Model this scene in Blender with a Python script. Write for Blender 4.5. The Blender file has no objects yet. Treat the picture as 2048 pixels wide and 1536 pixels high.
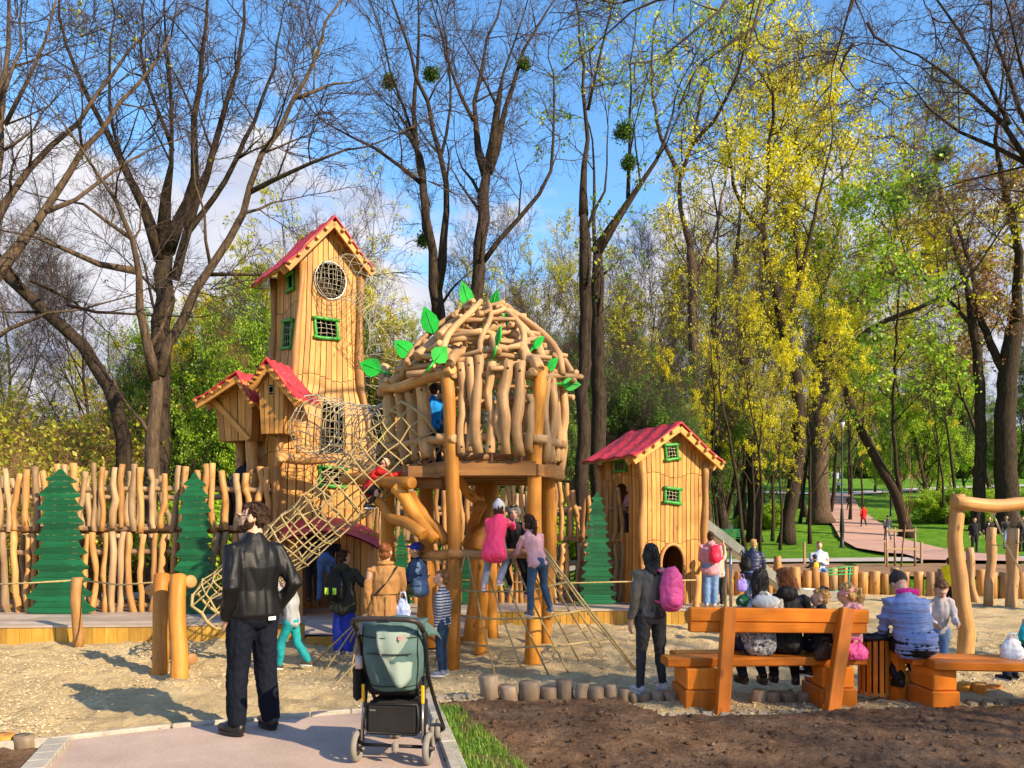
import bpy, bmesh, math, random
import numpy as np
from mathutils import Vector, Matrix, noise
R = math.radians
random.seed(7); np.random.seed(7)
sc = bpy.context.scene
# ---------------------------------------------------------------- camera
F = 1550.0; HC = 1.75; HORY = 1050.0
cam_d = bpy.data.cameras.new('camera'); cam = bpy.data.objects.new('camera', cam_d)
sc.collection.objects.link(cam); sc.camera = cam
cam.location = (0, 0, HC); cam.rotation_euler = (R(90), 0, 0)
cam_d.sensor_width = 36; cam_d.lens = 36 * F / 2048
cam_d.shift_y = (HORY - 768) / 2048
cam_d.clip_start = 0.1; cam_d.clip_end = 2000
# ---------------------------------------------------------------- sky, sun, exposure
SUN_EL, SUN_AZ = 29.0, 52.0        # azimuth measured from straight behind the camera towards the right
sx = math.cos(R(SUN_EL)) * math.sin(R(SUN_AZ)); sy = -math.cos(R(SUN_EL)) * math.cos(R(SUN_AZ)); sz = math.sin(R(SUN_EL))
sd = bpy.data.lights.new('sun', 'SUN'); sd.energy = 5.0; sd.angle = R(0.5); sd.color = (1.0, 0.81, 0.54)
so = bpy.data.objects.new('sun', sd); sc.collection.objects.link(so)
so.rotation_euler = Vector((sx, sy, sz)).to_track_quat('Z', 'Y').to_euler()
w = bpy.data.worlds.new('World'); sc.world = w; w.use_nodes = True
nt = w.node_tree; N = nt.nodes; L = nt.links
bg = N['Background']; bg.inputs['Strength'].default_value = 0.15
sky = N.new('ShaderNodeTexSky'); sky.sky_type = 'NISHITA'; sky.sun_disc = False
sky.sun_elevation = R(SUN_EL); sky.sun_rotation = math.atan2(sx, sy)
sky.air_density = 1.1; sky.dust_density = 0.4; sky.ozone_density = 2.2
hs = N.new('ShaderNodeHueSaturation'); hs.inputs['Saturation'].default_value = 1.22; hs.inputs['Value'].default_value = 1.18
L.new(sky.outputs[0], hs.inputs['Color'])
tc = N.new('ShaderNodeTexCoord')
mp = N.new('ShaderNodeMapping'); mp.inputs['Scale'].default_value = (1.0, 1.0, 2.2); mp.inputs['Location'].default_value = (0.35, 0.1, 0.2)
L.new(tc.outputs['Generated'], mp.inputs['Vector'])
n1 = N.new('ShaderNodeTexNoise'); n1.inputs['Scale'].default_value = 3.2; n1.inputs['Detail'].default_value = 8; n1.inputs['Roughness'].default_value = 0.58
L.new(mp.outputs[0], n1.inputs['Vector'])
sp = N.new('ShaderNodeSeparateXYZ'); L.new(tc.outputs['Generated'], sp.inputs[0])
def mth(op, a, b=None, c=None):
    m = N.new('ShaderNodeMath'); m.operation = op
    for i, q in enumerate((a, b, c)):
        if q is None: continue
        if isinstance(q, (int, float)): m.inputs[i].default_value = q
        else: L.new(q, m.inputs[i])
    return m.outputs[0]
# clouds bank low over the trees, higher on the left, thinning out upwards
lim = mth('MULTIPLY_ADD', sp.outputs['X'], -0.07, 0.40)
d = mth('SUBTRACT', lim, sp.outputs['Z'])
dens = mth('ADD', mth('MULTIPLY', d, 1.7), mth('SUBTRACT', n1.outputs['Fac'], 0.47))
mr = N.new('ShaderNodeMapRange'); mr.inputs['From Min'].default_value = 0.0; mr.inputs['From Max'].default_value = 0.13
mr.interpolation_type = 'SMOOTHSTEP'
L.new(dens, mr.inputs['Value'])
n2 = N.new('ShaderNodeTexNoise'); n2.inputs['Scale'].default_value = 6; n2.inputs['Detail'].default_value = 6
L.new(mp.outputs[0], n2.inputs['Vector'])
cr = N.new('ShaderNodeValToRGB'); cr.color_ramp.elements[0].position = 0.36; cr.color_ramp.elements[0].color = (2.1, 2.35, 3.1, 1)
cr.color_ramp.elements[1].position = 0.6; cr.color_ramp.elements[1].color = (3.4, 3.35, 3.55, 1)
L.new(n2.outputs['Fac'], cr.inputs[0])
mx = N.new('ShaderNodeMix'); mx.data_type = 'RGBA'
L.new(mr.outputs[0], mx.inputs['Factor']); L.new(hs.outputs[0], mx.inputs[6]); L.new(cr.outputs[0], mx.inputs[7])
L.new(mx.outputs[2], bg.inputs['Color'])
sc.view_settings.view_transform = 'Standard'; sc.view_settings.look = 'None'
sc.view_settings.exposure = 0.88; sc.view_settings.gamma = 1.0
sc.cycles.max_bounces = 6; sc.cycles.transparent_max_bounces = 6

# ================================================================ helpers
def P(px, py, D): return Vector(((px - 1024) / F * D, D, HC + (HORY - py) / F * D))
def G(px, py, z=0.0):
    D = (HC - z) * F / (py - HORY); return Vector(((px - 1024) / F * D, D, z))
COL = sc.collection
WM = {}
def tag(o, label=None, cat=None, group=None, kind=None):
    if label: o['label'] = label
    if cat: o['category'] = cat
    if group: o['group'] = group
    if kind: o['kind'] = kind
    return o
def empty(name, loc, label, cat, group=None, rz=0):
    o = bpy.data.objects.new(name, None); COL.objects.link(o); o.location = loc; o.rotation_euler = (0, 0, rz)
    o.empty_display_size = 0.2
    WM[o.name] = Matrix.Translation(loc) @ Matrix.Rotation(rz, 4, 'Z')
    return tag(o, label, cat, group)
def nrm(a): return a / (np.linalg.norm(a, axis=-1, keepdims=True) + 1e-12)
class MB:
    def __init__(s): s.V = []; s.n = 0; s.Q = []; s.T = []; s.qu = []; s.tu = []; s.qt = []; s.tt = []
    def raw(s, v, quads=None, tris=None, quv=None, tuv=None, tone=0.5):
        v = np.asarray(v, float).reshape(-1, 3)
        if quads is not None and len(quads):
            q = np.asarray(quads, int).reshape(-1, 4); s.Q.append(q + s.n)
            s.qu.append(np.zeros((len(q) * 4, 2)) if quv is None else np.asarray(quv, float).reshape(-1, 2))
            s.qt.append(np.full(len(q), tone) if np.isscalar(tone) else np.asarray(tone, float))
        if tris is not None and len(tris):
            t = np.asarray(tris, int).reshape(-1, 3); s.T.append(t + s.n)
            s.tu.append(np.zeros((len(t) * 3, 2)) if tuv is None else np.asarray(tuv, float).reshape(-1, 2))
            s.tt.append(np.full(len(t), tone if np.isscalar(tone) else 0.5))
        s.V.append(v); s.n += len(v)
    def tube(s, pts, rad, n=8, cap=True, tone=None, ref=None, closed=False, flat=1.0):
        p = np.array([tuple(q) for q in pts], float); k = len(p)
        rad = np.full(k, rad, float) if np.isscalar(rad) else np.asarray(rad, float)
        if tone is None: tone = random.random()
        if closed: t = np.roll(p, -1, 0) - np.roll(p, 1, 0)
        else: t = np.gradient(p, axis=0) if k > 2 else np.repeat((p[1] - p[0])[None], 2, 0)
        t = nrm(t)
        if ref is None:
            d = np.abs(t).mean(0); ref = np.zeros(3); ref[int(np.argmin(d))] = 1
        u = nrm(np.cross(t, np.asarray(ref, float))); w_ = np.cross(t, u)
        a = np.arange(n) / n * 2 * math.pi
        ring = p[:, None] + rad[:, None, None] * (np.cos(a)[None, :, None] * u[:, None] + flat * np.sin(a)[None, :, None] * w_[:, None])
        v = ring.reshape(-1, 3)
        ln = np.concatenate([[0], np.cumsum(np.linalg.norm(np.diff(p, axis=0), axis=1))]) + random.random() * 9
        rr = rad.mean() * 2 * math.pi; off = random.random() * 5
        kk = k if closed else k - 1
        i = np.repeat(np.arange(kk), n); j = np.tile(np.arange(n), kk); i2 = (i + 1) % k; j2 = (j + 1) % n
        q = np.stack([i * n + j, i * n + j2, i2 * n + j2, i2 * n + j], 1)
        u0 = off + j / n * rr; u1 = off + (j + 1) / n * rr; v0 = ln[i]; v1 = ln[np.minimum(i + 1, k - 1)]
        quv = np.stack([np.stack([u0, v0], 1), np.stack([u1, v0], 1), np.stack([u1, v1], 1), np.stack([u0, v1], 1)], 1).reshape(-1, 2)
        if cap and not closed:
            v = np.vstack([v, p[0], p[-1]]); c0 = k * n; jj = np.arange(n); jn = (jj + 1) % n
            tr = np.vstack([np.stack([np.full(n, c0), jn, jj], 1), np.stack([np.full(n, c0 + 1), (k - 1) * n + jj, (k - 1) * n + jn], 1)])
            s.raw(v, q, tr, quv, None, tone)
        else: s.raw(v, q, None, quv, None, tone)
    def log(s, a, b, r, r2=None, n=10, k=7, wob=0.03, bump=0.08, tone=None):
        a = np.array(tuple(a), float); b = np.array(tuple(b), float); r2 = r if r2 is None else r2
        t = np.linspace(0, 1, k); Ln = np.linalg.norm(b - a)
        ph = np.random.rand(2, 3) * 6; fr = 1 + np.random.rand(2, 3) * 1.5
        off = np.stack([np.sin(ph[0, j] + t * fr[0, j] * math.pi) + .4 * np.sin(ph[1, j] + t * fr[1, j] * 7) for j in range(3)], 1)
        off -= off[0] * (1 - t)[:, None] + off[-1] * t[:, None]
        p = a + (b - a) * t[:, None] + off * wob * .55
        rad = (r + (r2 - r) * t) * (1 + bump * (np.random.rand(k) - .5) * 2)
        # chamfered ends
        p = np.vstack([p[0], p, p[-1]]); d = (b - a) / Ln; p[0] -= d * r * .12; p[-1] += d * r2 * .12
        rad = np.concatenate([[rad[0] * .8], rad, [rad[-1] * .8]])
        s.tube(p, rad, n=n, tone=tone)
    def box(s, c, size, M=None, bev=0.0, tone=None):
        hx, hy, hz = [q / 2 for q in size]; b = min(bev, hx * .9, hy * .9, hz * .9)
        tone = random.random() if tone is None else tone
        c = Vector(c); M = M or Matrix.Identity(3)
        vs = []; 
        for x in (-1, 1):
            for y in (-1, 1):
                for z in (-1, 1): vs.append((x * hx, y * hy, z * hz))
        fs = [(0, 1, 3, 2), (4, 6, 7, 5), (0, 4, 5, 1), (2, 3, 7, 6), (0, 2, 6, 4), (1, 5, 7, 3)]
        if b <= 0:
            V = vs; Fq = fs; Ft = []
        else:
            V = []; idx = {}
            for i, (x, y, z) in enumerate(vs):
                for ax in range(3):
                    q = [x, y, z]
                    for k2 in range(3):
                        if k2 != ax: q[k2] -= math.copysign(b, q[k2])
                    idx[(i, ax)] = len(V); V.append(tuple(q))
            Fq = [tuple(idx[(i, ax)] for i in f) for f, ax in zip(fs, (0, 0, 1, 1, 2, 2))]
            E = [(0, 1), (2, 3), (4, 5), (6, 7), (0, 2), (1, 3), (4, 6), (5, 7), (0, 4), (1, 5), (2, 6), (3, 7)]
            for n_, (i, j) in enumerate(E):
                ax = 2 if n_ < 4 else (1 if n_ < 8 else 0); o = [q for q in range(3) if q != ax]
                Fq.append((idx[(i, o[0])], idx[(j, o[0])], idx[(j, o[1])], idx[(i, o[1])]))
            Ft = [(idx[(i, 0)], idx[(i, 1)], idx[(i, 2)]) for i in range(8)]
        long = max(range(3), key=lambda q: size[q]); o = random.random() * 7
        def uvof(vv, f):
            nn = (Vector(vv[f[1]]) - Vector(vv[f[0]])).cross(Vector(vv[f[2]]) - Vector(vv[f[0]]))
            dn = max(range(3), key=lambda q: abs(nn[q]))
            oth = [q for q in range(3) if q != dn]
            if long in oth: vax = long; uax = [q for q in oth if q != long][0]
            else: uax, vax = oth
            return [(vv[i][uax] + o, vv[i][vax] + o) for i in f]
        quv = [u_ for f in Fq for u_ in uvof(V, f)]; tuv = [u_ for f in Ft for u_ in uvof(V, f)] if Ft else None
        W = [tuple(c + M @ Vector(q)) for q in V]
        s.raw(W, Fq, Ft, quv, tuv, tone)
    def beam(s, a, b, wd, ht, up=Vector((0, 0, 1)), bev=0.006, tone=None):
        a = Vector(a); b = Vector(b); d = (b - a); Ln = d.length; d.normalize()
        x = d.cross(up); x.normalize(); u = x.cross(d)
        M = Matrix((x, d, u)).transposed()
        s.box((a + b) / 2, (wd, Ln, ht), M, bev, tone)
    def prism(s, outline, th, M4, tone=None, uvs=1.0):
        # outline: 2-D points in local x,z; thickness along y
        n = len(outline); tone = random.random() if tone is None else tone
        bm = bmesh.new(); vs = [bm.verts.new((x, -th / 2, z)) for x, z in outline]
        bm.faces.new(vs); r = bmesh.ops.extrude_face_region(bm, geom=bm.faces[:])
        bmesh.ops.translate(bm, verts=[q for q in r['geom'] if isinstance(q, bmesh.types.BMVert)], vec=(0, th, 0))
        bmesh.ops.recalc_face_normals(bm, faces=bm.faces)
        bmesh.ops.triangulate(bm, faces=bm.faces); bm.verts.index_update()
        V = [tuple(M4 @ q.co) for q in bm.verts]; T = [[q.index for q in f.verts] for f in bm.faces]
        tuv = [((q.co.z, q.co.x) if uvs < 0 else (q.co.x * uvs, q.co.z * uvs)) for f in bm.faces for q in f.verts]
        s.raw(V, None, T, None, tuv, tone); bm.free()
    def ball(s, c, r, seg=10, rng=7, tone=.5, M=None, lump=0):
        r = (r, r, r) if np.isscalar(r) else r; V = []; 
        for i in range(rng + 1):
            th = math.pi * i / rng
            for j in range(seg):
                ph = 2 * math.pi * j / seg; q = Vector((r[0] * math.sin(th) * math.cos(ph), r[1] * math.sin(th) * math.sin(ph), r[2] * math.cos(th)))
                if lump: q *= 1 + lump * noise.noise(q * 2.5 / max(r) + Vector(c) * 3)
                if M: q = M @ q
                V.append(tuple(Vector(c) + q))
        i = np.repeat(np.arange(rng), seg); j = np.tile(np.arange(seg), rng); j2 = (j + 1) % seg
        s.raw(V, np.stack([i * seg + j, (i + 1) * seg + j, (i + 1) * seg + j2, i * seg + j2], 1), None, None, None, tone)
    def build(s, name, mat, parent=None, smooth=True, loc=None):
        me = bpy.data.meshes.new(name)
        V = np.vstack(s.V)
        if parent is None: loc = Vector(((V[:, 0].min() + V[:, 0].max()) / 2, (V[:, 1].min() + V[:, 1].max()) / 2, V[:, 2].min())) if loc is None else Vector(loc)
        else: loc = None
        nq = sum(len(q) for q in s.Q); ntr = sum(len(q) for q in s.T)
        if loc is not None: V = V - np.array(tuple(loc))
        me.vertices.add(len(V)); me.vertices.foreach_set('co', V.astype(np.float32).ravel())
        loops = np.concatenate([np.concatenate([q.ravel() for q in s.Q]) if nq else np.zeros(0, int), np.concatenate([q.ravel() for q in s.T]) if ntr else np.zeros(0, int)])
        me.loops.add(len(loops)); me.loops.foreach_set('vertex_index', loops.astype(np.int32))
        st = np.concatenate([np.arange(nq) * 4, nq * 4 + np.arange(ntr) * 3]).astype(np.int32)
        tot = np.concatenate([np.full(nq, 4), np.full(ntr, 3)]).astype(np.int32)
        me.polygons.add(nq + ntr); me.polygons.foreach_set('loop_start', st); me.polygons.foreach_set('loop_total', tot)
        uv = np.vstack(s.qu + s.tu); ul = me.uv_layers.new(name='UVMap'); 
        me.update(calc_edges=True)
        me.uv_layers[0].data.foreach_set('uv', uv.astype(np.float32).ravel())
        at = me.attributes.new('tone', 'FLOAT', 'FACE'); at.data.foreach_set('value', np.concatenate(s.qt + s.tt).astype(np.float32))
        me.polygons.foreach_set('use_smooth', np.full(nq + ntr, bool(smooth)))
        me.materials.append(mat); me.validate()
        if smooth == 'auto':
            me.set_sharp_from_angle(angle=R(40))
        o = bpy.data.objects.new(name, me); COL.objects.link(o)
        if parent is not None:
            o.parent = parent; o.matrix_parent_inverse = WM[parent.name].inverted()   # meshes are written in world coordinates
            WM[o.name] = Matrix.Identity(4)
        else:
            o.location = loc; WM[o.name] = Matrix.Translation(loc)
        return o
# ---------------------------------------------------------------- materials
_m = {}
def newmat(name):
    m = bpy.data.materials.new(name); m.use_nodes = True; b = m.node_tree.nodes['Principled BSDF']
    return m, m.node_tree, b
def nd(t, ty, **kw):
    n = t.nodes.new(ty)
    for k, v in kw.items():
        if k in n.inputs: n.inputs[k].default_value = v
        else: setattr(n, k, v)
    return n
def ramp(t, src, stops):
    c = t.nodes.new('ShaderNodeValToRGB'); e = c.color_ramp.elements
    while len(e) < len(stops): e.new(0.5)
    for i, (p, col) in enumerate(stops): e[i].position = p; e[i].color = tuple(col) + (1,) if len(col) == 3 else col
    t.links.new(src, c.inputs[0]); return c.outputs[0]
def mixc(t, f, a, b, mode='MIX'):
    m = t.nodes.new('ShaderNodeMix'); m.data_type = 'RGBA'; m.blend_type = mode
    for i, q in ((0, f), (6, a), (7, b)):
        if isinstance(q, (int, float)): m.inputs[i].default_value = q
        elif isinstance(q, tuple): m.inputs[i].default_value = q + (1,) if len(q) == 3 else q
        else: t.links.new(q, m.inputs[i])
    return m.outputs[2]
def wood(name, ca, cb, cc=None, rough=0.55, grain=1.0, bump=0.25, spec=0.35, knots=True):
    if name in _m: return _m[name]
    m, t, b = newmat(name); cc = cc or tuple(q * .45 for q in ca)
    uv = nd(t, 'ShaderNodeUVMap'); at = nd(t, 'ShaderNodeAttribute', attribute_name='tone')
    mpn = nd(t, 'ShaderNodeMapping'); mpn.inputs['Scale'].default_value = (22 * grain, 1.6 * grain, 1)
    cmb = nd(t, 'ShaderNodeCombineXYZ'); t.links.new(at.outputs['Fac'], cmb.inputs['Z'])
    ad = nd(t, 'ShaderNodeVectorMath', operation='MULTIPLY_ADD'); ad.inputs[1].default_value = (1, 1, 37)
    t.links.new(uv.outputs[0], mpn.inputs[0])
    add = nd(t, 'ShaderNodeVectorMath', operation='ADD'); sc2 = nd(t, 'ShaderNodeVectorMath', operation='SCALE'); sc2.inputs['Scale'].default_value = 31
    t.links.new(cmb.outputs[0], sc2.inputs[0]); t.links.new(mpn.outputs[0], add.inputs[0]); t.links.new(sc2.outputs[0], add.inputs[1])
    n1 = nd(t, 'ShaderNodeTexNoise', Scale=1.0, Detail=5.0, Roughness=0.65, Distortion=0.8)
    t.links.new(add.outputs[0], n1.inputs['Vector'])
    g = nd(t, 'ShaderNodeNewGeometry'); n2 = nd(t, 'ShaderNodeTexNoise', Scale=2.3, Detail=4.0, Roughness=0.6)
    t.links.new(g.outputs['Position'], n2.inputs['Vector'])
    c = ramp(t, n1.outputs['Fac'], [(0.33, cb), (0.62, ca)])
    c = mixc(t, ramp(t, n2.outputs['Fac'], [(0.42, (0, 0, 0)), (0.68, (.75, .75, .75))]), c, cb)
    # individual tone of each log or plank
    tn = nd(t, 'ShaderNodeMapRange'); tn.inputs['To Min'].default_value = 0.66; tn.inputs['To Max'].default_value = 1.14
    t.links.new(at.outputs['Fac'], tn.inputs['Value'])
    hsn = nd(t, 'ShaderNodeHueSaturation'); t.links.new(c, hsn.inputs['Color']); t.links.new(tn.outputs[0], hsn.inputs['Value'])
    c = hsn.outputs[0]
    if knots:
        mk = nd(t, 'ShaderNodeMapping'); mk.inputs['Scale'].default_value = (4.5, 2.2, 1); t.links.new(uv.outputs[0], mk.inputs[0])
        ak = nd(t, 'ShaderNodeVectorMath', operation='ADD'); t.links.new(mk.outputs[0], ak.inputs[0]); t.links.new(sc2.outputs[0], ak.inputs[1])
        vo = nd(t, 'ShaderNodeTexVoronoi', Scale=1.0); t.links.new(ak.outputs[0], vo.inputs['Vector'])
        kf = ramp(t, vo.outputs['Distance'], [(0.05, (.8, .8, .8)), (0.13, (0, 0, 0))]); c = mixc(t, kf, c, cc)
    t.links.new(c, b.inputs['Base Color'])
    b.inputs['Roughness'].default_value = rough; b.inputs['Specular IOR Level'].default_value = spec
    bp = nd(t, 'ShaderNodeBump', Strength=bump, Distance=0.01); t.links.new(n1.outputs['Fac'], bp.inputs['Height']); t.links.new(bp.outputs[0], b.inputs['Normal'])
    _m[name] = m; return m
def plain(name, col, rough=0.6, var=0.25, scale=6.0, bump=0.0, bscale=40.0, metal=0.0, col2=None, spec=0.4, coat=0, sheen=0, trans=0):
    if name in _m: return _m[name]
    m, t, b = newmat(name)
    g = nd(t, 'ShaderNodeTexCoord'); n1 = nd(t, 'ShaderNodeTexNoise', Scale=scale, Detail=5.0, Roughness=0.6)
    t.links.new(g.outputs['Object'], n1.inputs['Vector'])
    c2 = col2 or tuple(q * (1 - var) for q in col)
    c = ramp(t, n1.outputs['Fac'], [(0.35, c2), (0.65, col)])
    t.links.new(c, b.inputs['Base Color']); b.inputs['Roughness'].default_value = rough; b.inputs['Metallic'].default_value = metal
    b.inputs['Specular IOR Level'].default_value = spec
    if coat: b.inputs['Coat Weight'].default_value = coat
    if sheen: b.inputs['Sheen Weight'].default_value = sheen
    if bump:
        n2 = nd(t, 'ShaderNodeTexNoise', Scale=bscale, Detail=4.0, Roughness=0.7); t.links.new(g.outputs['Object'], n2.inputs['Vector'])
        bp = nd(t, 'ShaderNodeBump', Strength=bump, Distance=0.02); t.links.new(n2.outputs['Fac'], bp.inputs['Height']); t.links.new(bp.outputs[0], b.inputs['Normal'])
    if trans:
        tr = nd(t, 'ShaderNodeBsdfTranslucent'); t.links.new(c, tr.inputs['Color']); ms = nd(t, 'ShaderNodeMixShader'); ms.inputs[0].default_value = trans
        t.links.new(b.outputs[0], ms.inputs[1]); t.links.new(tr.outputs[0], ms.inputs[2]); t.links.new(ms.outputs[0], t.nodes['Material Output'].inputs['Surface'])
    _m[name] = m; return m
def leafmat(name, ca, cb, cc):
    if name in _m: return _m[name]
    m, t, b = newmat(name); at = nd(t, 'ShaderNodeAttribute', attribute_name='tone')
    c = ramp(t, at.outputs['Fac'], [(0.0, ca), (0.5, cb), (1.0, cc)])
    t.links.new(c, b.inputs['Base Color']); b.inputs['Roughness'].default_value = .5
    tr = nd(t, 'ShaderNodeBsdfTranslucent'); t.links.new(c, tr.inputs['Color']); ms = nd(t, 'ShaderNodeMixShader'); ms.inputs[0].default_value = .45
    t.links.new(b.outputs[0], ms.inputs[1]); t.links.new(tr.outputs[0], ms.inputs[2]); t.links.new(ms.outputs[0], t.nodes['Material Output'].inputs['Surface'])
    _m[name] = m; return m
W_LOG = wood('pale_debarked_log', (.58, .31, .11), (.36, .17, .05), (.12, .05, .02), bump=.4)
W_POST = wood('golden_post', (.68, .30, .045), (.46, .17, .02), (.16, .06, .015), bump=.3)
W_GREY = wood('weathered_log', (.46, .30, .16), (.27, .17, .09), (.10, .06, .03), bump=.5)
W_NEST = wood('driftwood_log', (.62, .38, .18), (.38, .21, .095), (.10, .05, .025), bump=.6)
W_PLANK = wood('larch_plank', (.68, .34, .085), (.44, .20, .045), (.15, .06, .02), grain=1.2, bump=.25)
W_PLANKY = wood('yellow_plank', (.58, .34, .06), (.40, .21, .03), (.15, .07, .02), bump=.3)
W_DARK = wood('brown_beam', (.36, .17, .05), (.20, .09, .03), (.06, .03, .015))
W_DECK = wood('grey_deck', (.50, .42, .36), (.34, .28, .24), (.14, .1, .08), bump=.3)
W_BENCH = wood('oiled_bench_timber', (.74, .22, .018), (.54, .14, .010), (.25, .06, .01), rough=.38, bump=.12, grain=.8)
W_STUMP = wood('old_stump', (.34, .25, .17), (.21, .15, .10), (.08, .05, .03), bump=.5)
M_RED = plain('red_roof_sheet', (.60, .035, .055), .6, .45, 7, .3, 18)
M_GREEN = plain('green_frame_paint', (.05, .30, .04), .4, .3, 8)
M_TREEB = wood('green_stained_board', (.004, .125, .045), (.0025, .07, .025), (.002, .04, .015), rough=.6, grain=.55, knots=False)
M_LEAFB = plain('bright_green_panel', (.01, .42, .03), .35, .3, 5)
M_ROPE = plain('beige_rope', (.50, .38, .17), .8, .35, 30, .4, 200)
M_WIRE = plain('pale_cable', (.46, .42, .30), .5, .25, 10)
M_SHADE = plain('interior_shade', (.03, .015, .008), .9, .4, 5)  # near-black colour standing in for the shade inside the towers
M_STEEL = plain('brushed_steel', (.55, .55, .54), .32, .2, 12, metal=.9)
M_BLACK = plain('black_plastic', (.012, .012, .013), .45, .3, 10)
M_IRON = plain('dark_iron', (.02, .022, .02), .5, .3, 10)
# ================================================================ ground
def vnoise(x, y, seed=0):
    rs = np.random.RandomState(seed); tab = rs.rand(256, 256)
    xi = np.floor(x).astype(int); yi = np.floor(y).astype(int); fx = x - xi; fy = y - yi
    fx = fx * fx * (3 - 2 * fx); fy = fy * fy * (3 - 2 * fy)
    g = lambda a, b: tab[a % 256, b % 256]
    return (g(xi, yi) * (1 - fx) + g(xi + 1, yi) * fx) * (1 - fy) + (g(xi, yi + 1) * (1 - fx) + g(xi + 1, yi + 1) * fx) * fy - 0.5
def fbm(x, y, sc_, o=4, seed=0):
    r = 0; a = 1
    for i in range(o): r = r + a * vnoise(x * sc_ + 17.3 * i, y * sc_ - 9.1 * i, seed + i); a *= .5; sc_ *= 2.03
    return r
ZX = np.array([0, 19.9, 20.3, 28, 36, 50, 57, 77, 95, 130, 220, 700.]); ZZ = np.array([0, 0, .42, .40, .34, .75, 1.55, 3.15, 5.3, 9.5, 15, 22])
def sstep(a, b, x): t = np.clip((x - a) / (b - a), 0, 1); return t * t * (3 - 2 * t)
def terrain(x, y):
    x = np.asarray(x, float); y = np.asarray(y, float)
    side = sstep(-.12, .12, x / np.maximum(y, 1)) 
    lo = sstep(19.9, 20.3, y) * .42 * sstep(1.5, 3.0, x)
    z = np.interp(y, ZX, ZZ)
    return lo * (1 - sstep(26, 40, y)) + np.maximum(z * side, 0) * sstep(26, 40, y) * 1.0 + 0 * x
def tz(x, y): return float(terrain(x, y))
def sheet(name, xs, ys, zf, mat, mask=None):
    X, Y = np.meshgrid(xs, ys); Z = zf(X, Y); nx, ny = len(xs), len(ys)
    V = np.stack([X, Y, Z], -1).reshape(-1, 3)
    i, j = np.meshgrid(np.arange(ny - 1), np.arange(nx - 1), indexing='ij'); i = i.ravel(); j = j.ravel()
    q = np.stack([i * nx + j, i * nx + j + 1, (i + 1) * nx + j + 1, (i + 1) * nx + j], 1)
    if mask is not None:
        c = V[q].mean(1); q = q[mask(c[:, 0], c[:, 1])]
        used = np.unique(q); mp_ = np.zeros(len(V), int); mp_[used] = np.arange(len(used)); V = V[used]; q = mp_[q]
    mb = MB(); mb.raw(V, q, None, None, None, .5); o = mb.build(name, mat, loc=(0, 0, 0)); o['kind'] = 'structure'; return o
def groundmat(name, stops, scale, bump, bscale, rough=.9, dist=.03, extra=None, spec=.15):
    m, t, b = newmat(name); g = nd(t, 'ShaderNodeNewGeometry')
    n1 = nd(t, 'ShaderNodeTexNoise', Scale=scale, Detail=8.0, Roughness=0.65); t.links.new(g.outputs['Position'], n1.inputs['Vector'])
    n3 = nd(t, 'ShaderNodeTexNoise', Scale=bscale * .8, Detail=3.0, Roughness=0.7); t.links.new(g.outputs['Position'], n3.inputs['Vector'])
    ad = nd(t, 'ShaderNodeMath', operation='MULTIPLY_ADD'); t.links.new(n3.outputs['Fac'], ad.inputs[0]); ad.inputs[1].default_value = .6
    sb = nd(t, 'ShaderNodeMath', operation='SUBTRACT'); t.links.new(n1.outputs['Fac'], sb.inputs[0]); sb.inputs[1].default_value = .3; t.links.new(sb.outputs[0], ad.inputs[2])
    c = ramp(t, ad.outputs[0], stops)
    if extra: c = extra(t, g, c)
    t.links.new(c, b.inputs['Base Color']); b.inputs['Roughness'].default_value = rough; b.inputs['Specular IOR Level'].default_value = spec
    n2 = nd(t, 'ShaderNodeTexNoise', Scale=bscale, Detail=5.0, Roughness=0.75); t.links.new(g.outputs['Position'], n2.inputs['Vector'])
    bp = nd(t, 'ShaderNodeBump', Strength=bump, Distance=dist); t.links.new(n2.outputs['Fac'], bp.inputs['Height']); t.links.new(bp.outputs[0], b.inputs['Normal'])
    return m
M_LAWN = groundmat('lawn_grass', [(.25, (.035, .12, .008)), (.42, (.08, .24, .012)), (.58, (.17, .34, .02)), (.75, (.30, .38, .05))], 1.6, 1.0, 7, dist=.25)
M_SAND = groundmat('coarse_sand', [(.2, (.34, .26, .15)), (.5, (.66, .50, .27)), (.8, (.84, .68, .41))], 1.6, 1.0, 30, dist=.07)
M_SOIL = groundmat('dark_soil', [(.25, (.085, .048, .028)), (.5, (.20, .115, .066)), (.8, (.36, .23, .14))], 2.2, 1, 26, dist=.07)
M_BANK = groundmat('bank_soil', [(.25, (.16, .09, .05)), (.6, (.30, .18, .10)), (.8, (.38, .24, .14))], 1.5, .6, 12)
M_PATH = groundmat('pinkish_asphalt', [(.2, (.30, .22, .18)), (.5, (.43, .32, .265)), (.8, (.54, .42, .35))], 1.0, .45, 70, rough=.8, dist=.012)
M_REDP = groundmat('red_path_paving', [(.25, (.38, .22, .18)), (.6, (.50, .31, .26)), (.8, (.58, .40, .34))], .8, .2, 20, rough=.85)
M_GREYP = groundmat('grey_path_paving', [(.25, (.34, .31, .29)), (.6, (.46, .42, .40)), (.8, (.54, .5, .48))], .8, .3, 20, rough=.85)
M_CONC = groundmat('concrete_kerb', [(.25, (.28, .25, .21)), (.6, (.42, .38, .32)), (.8, (.52, .47, .40))], 5, .5, 40, rough=.85, dist=.01)
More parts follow.
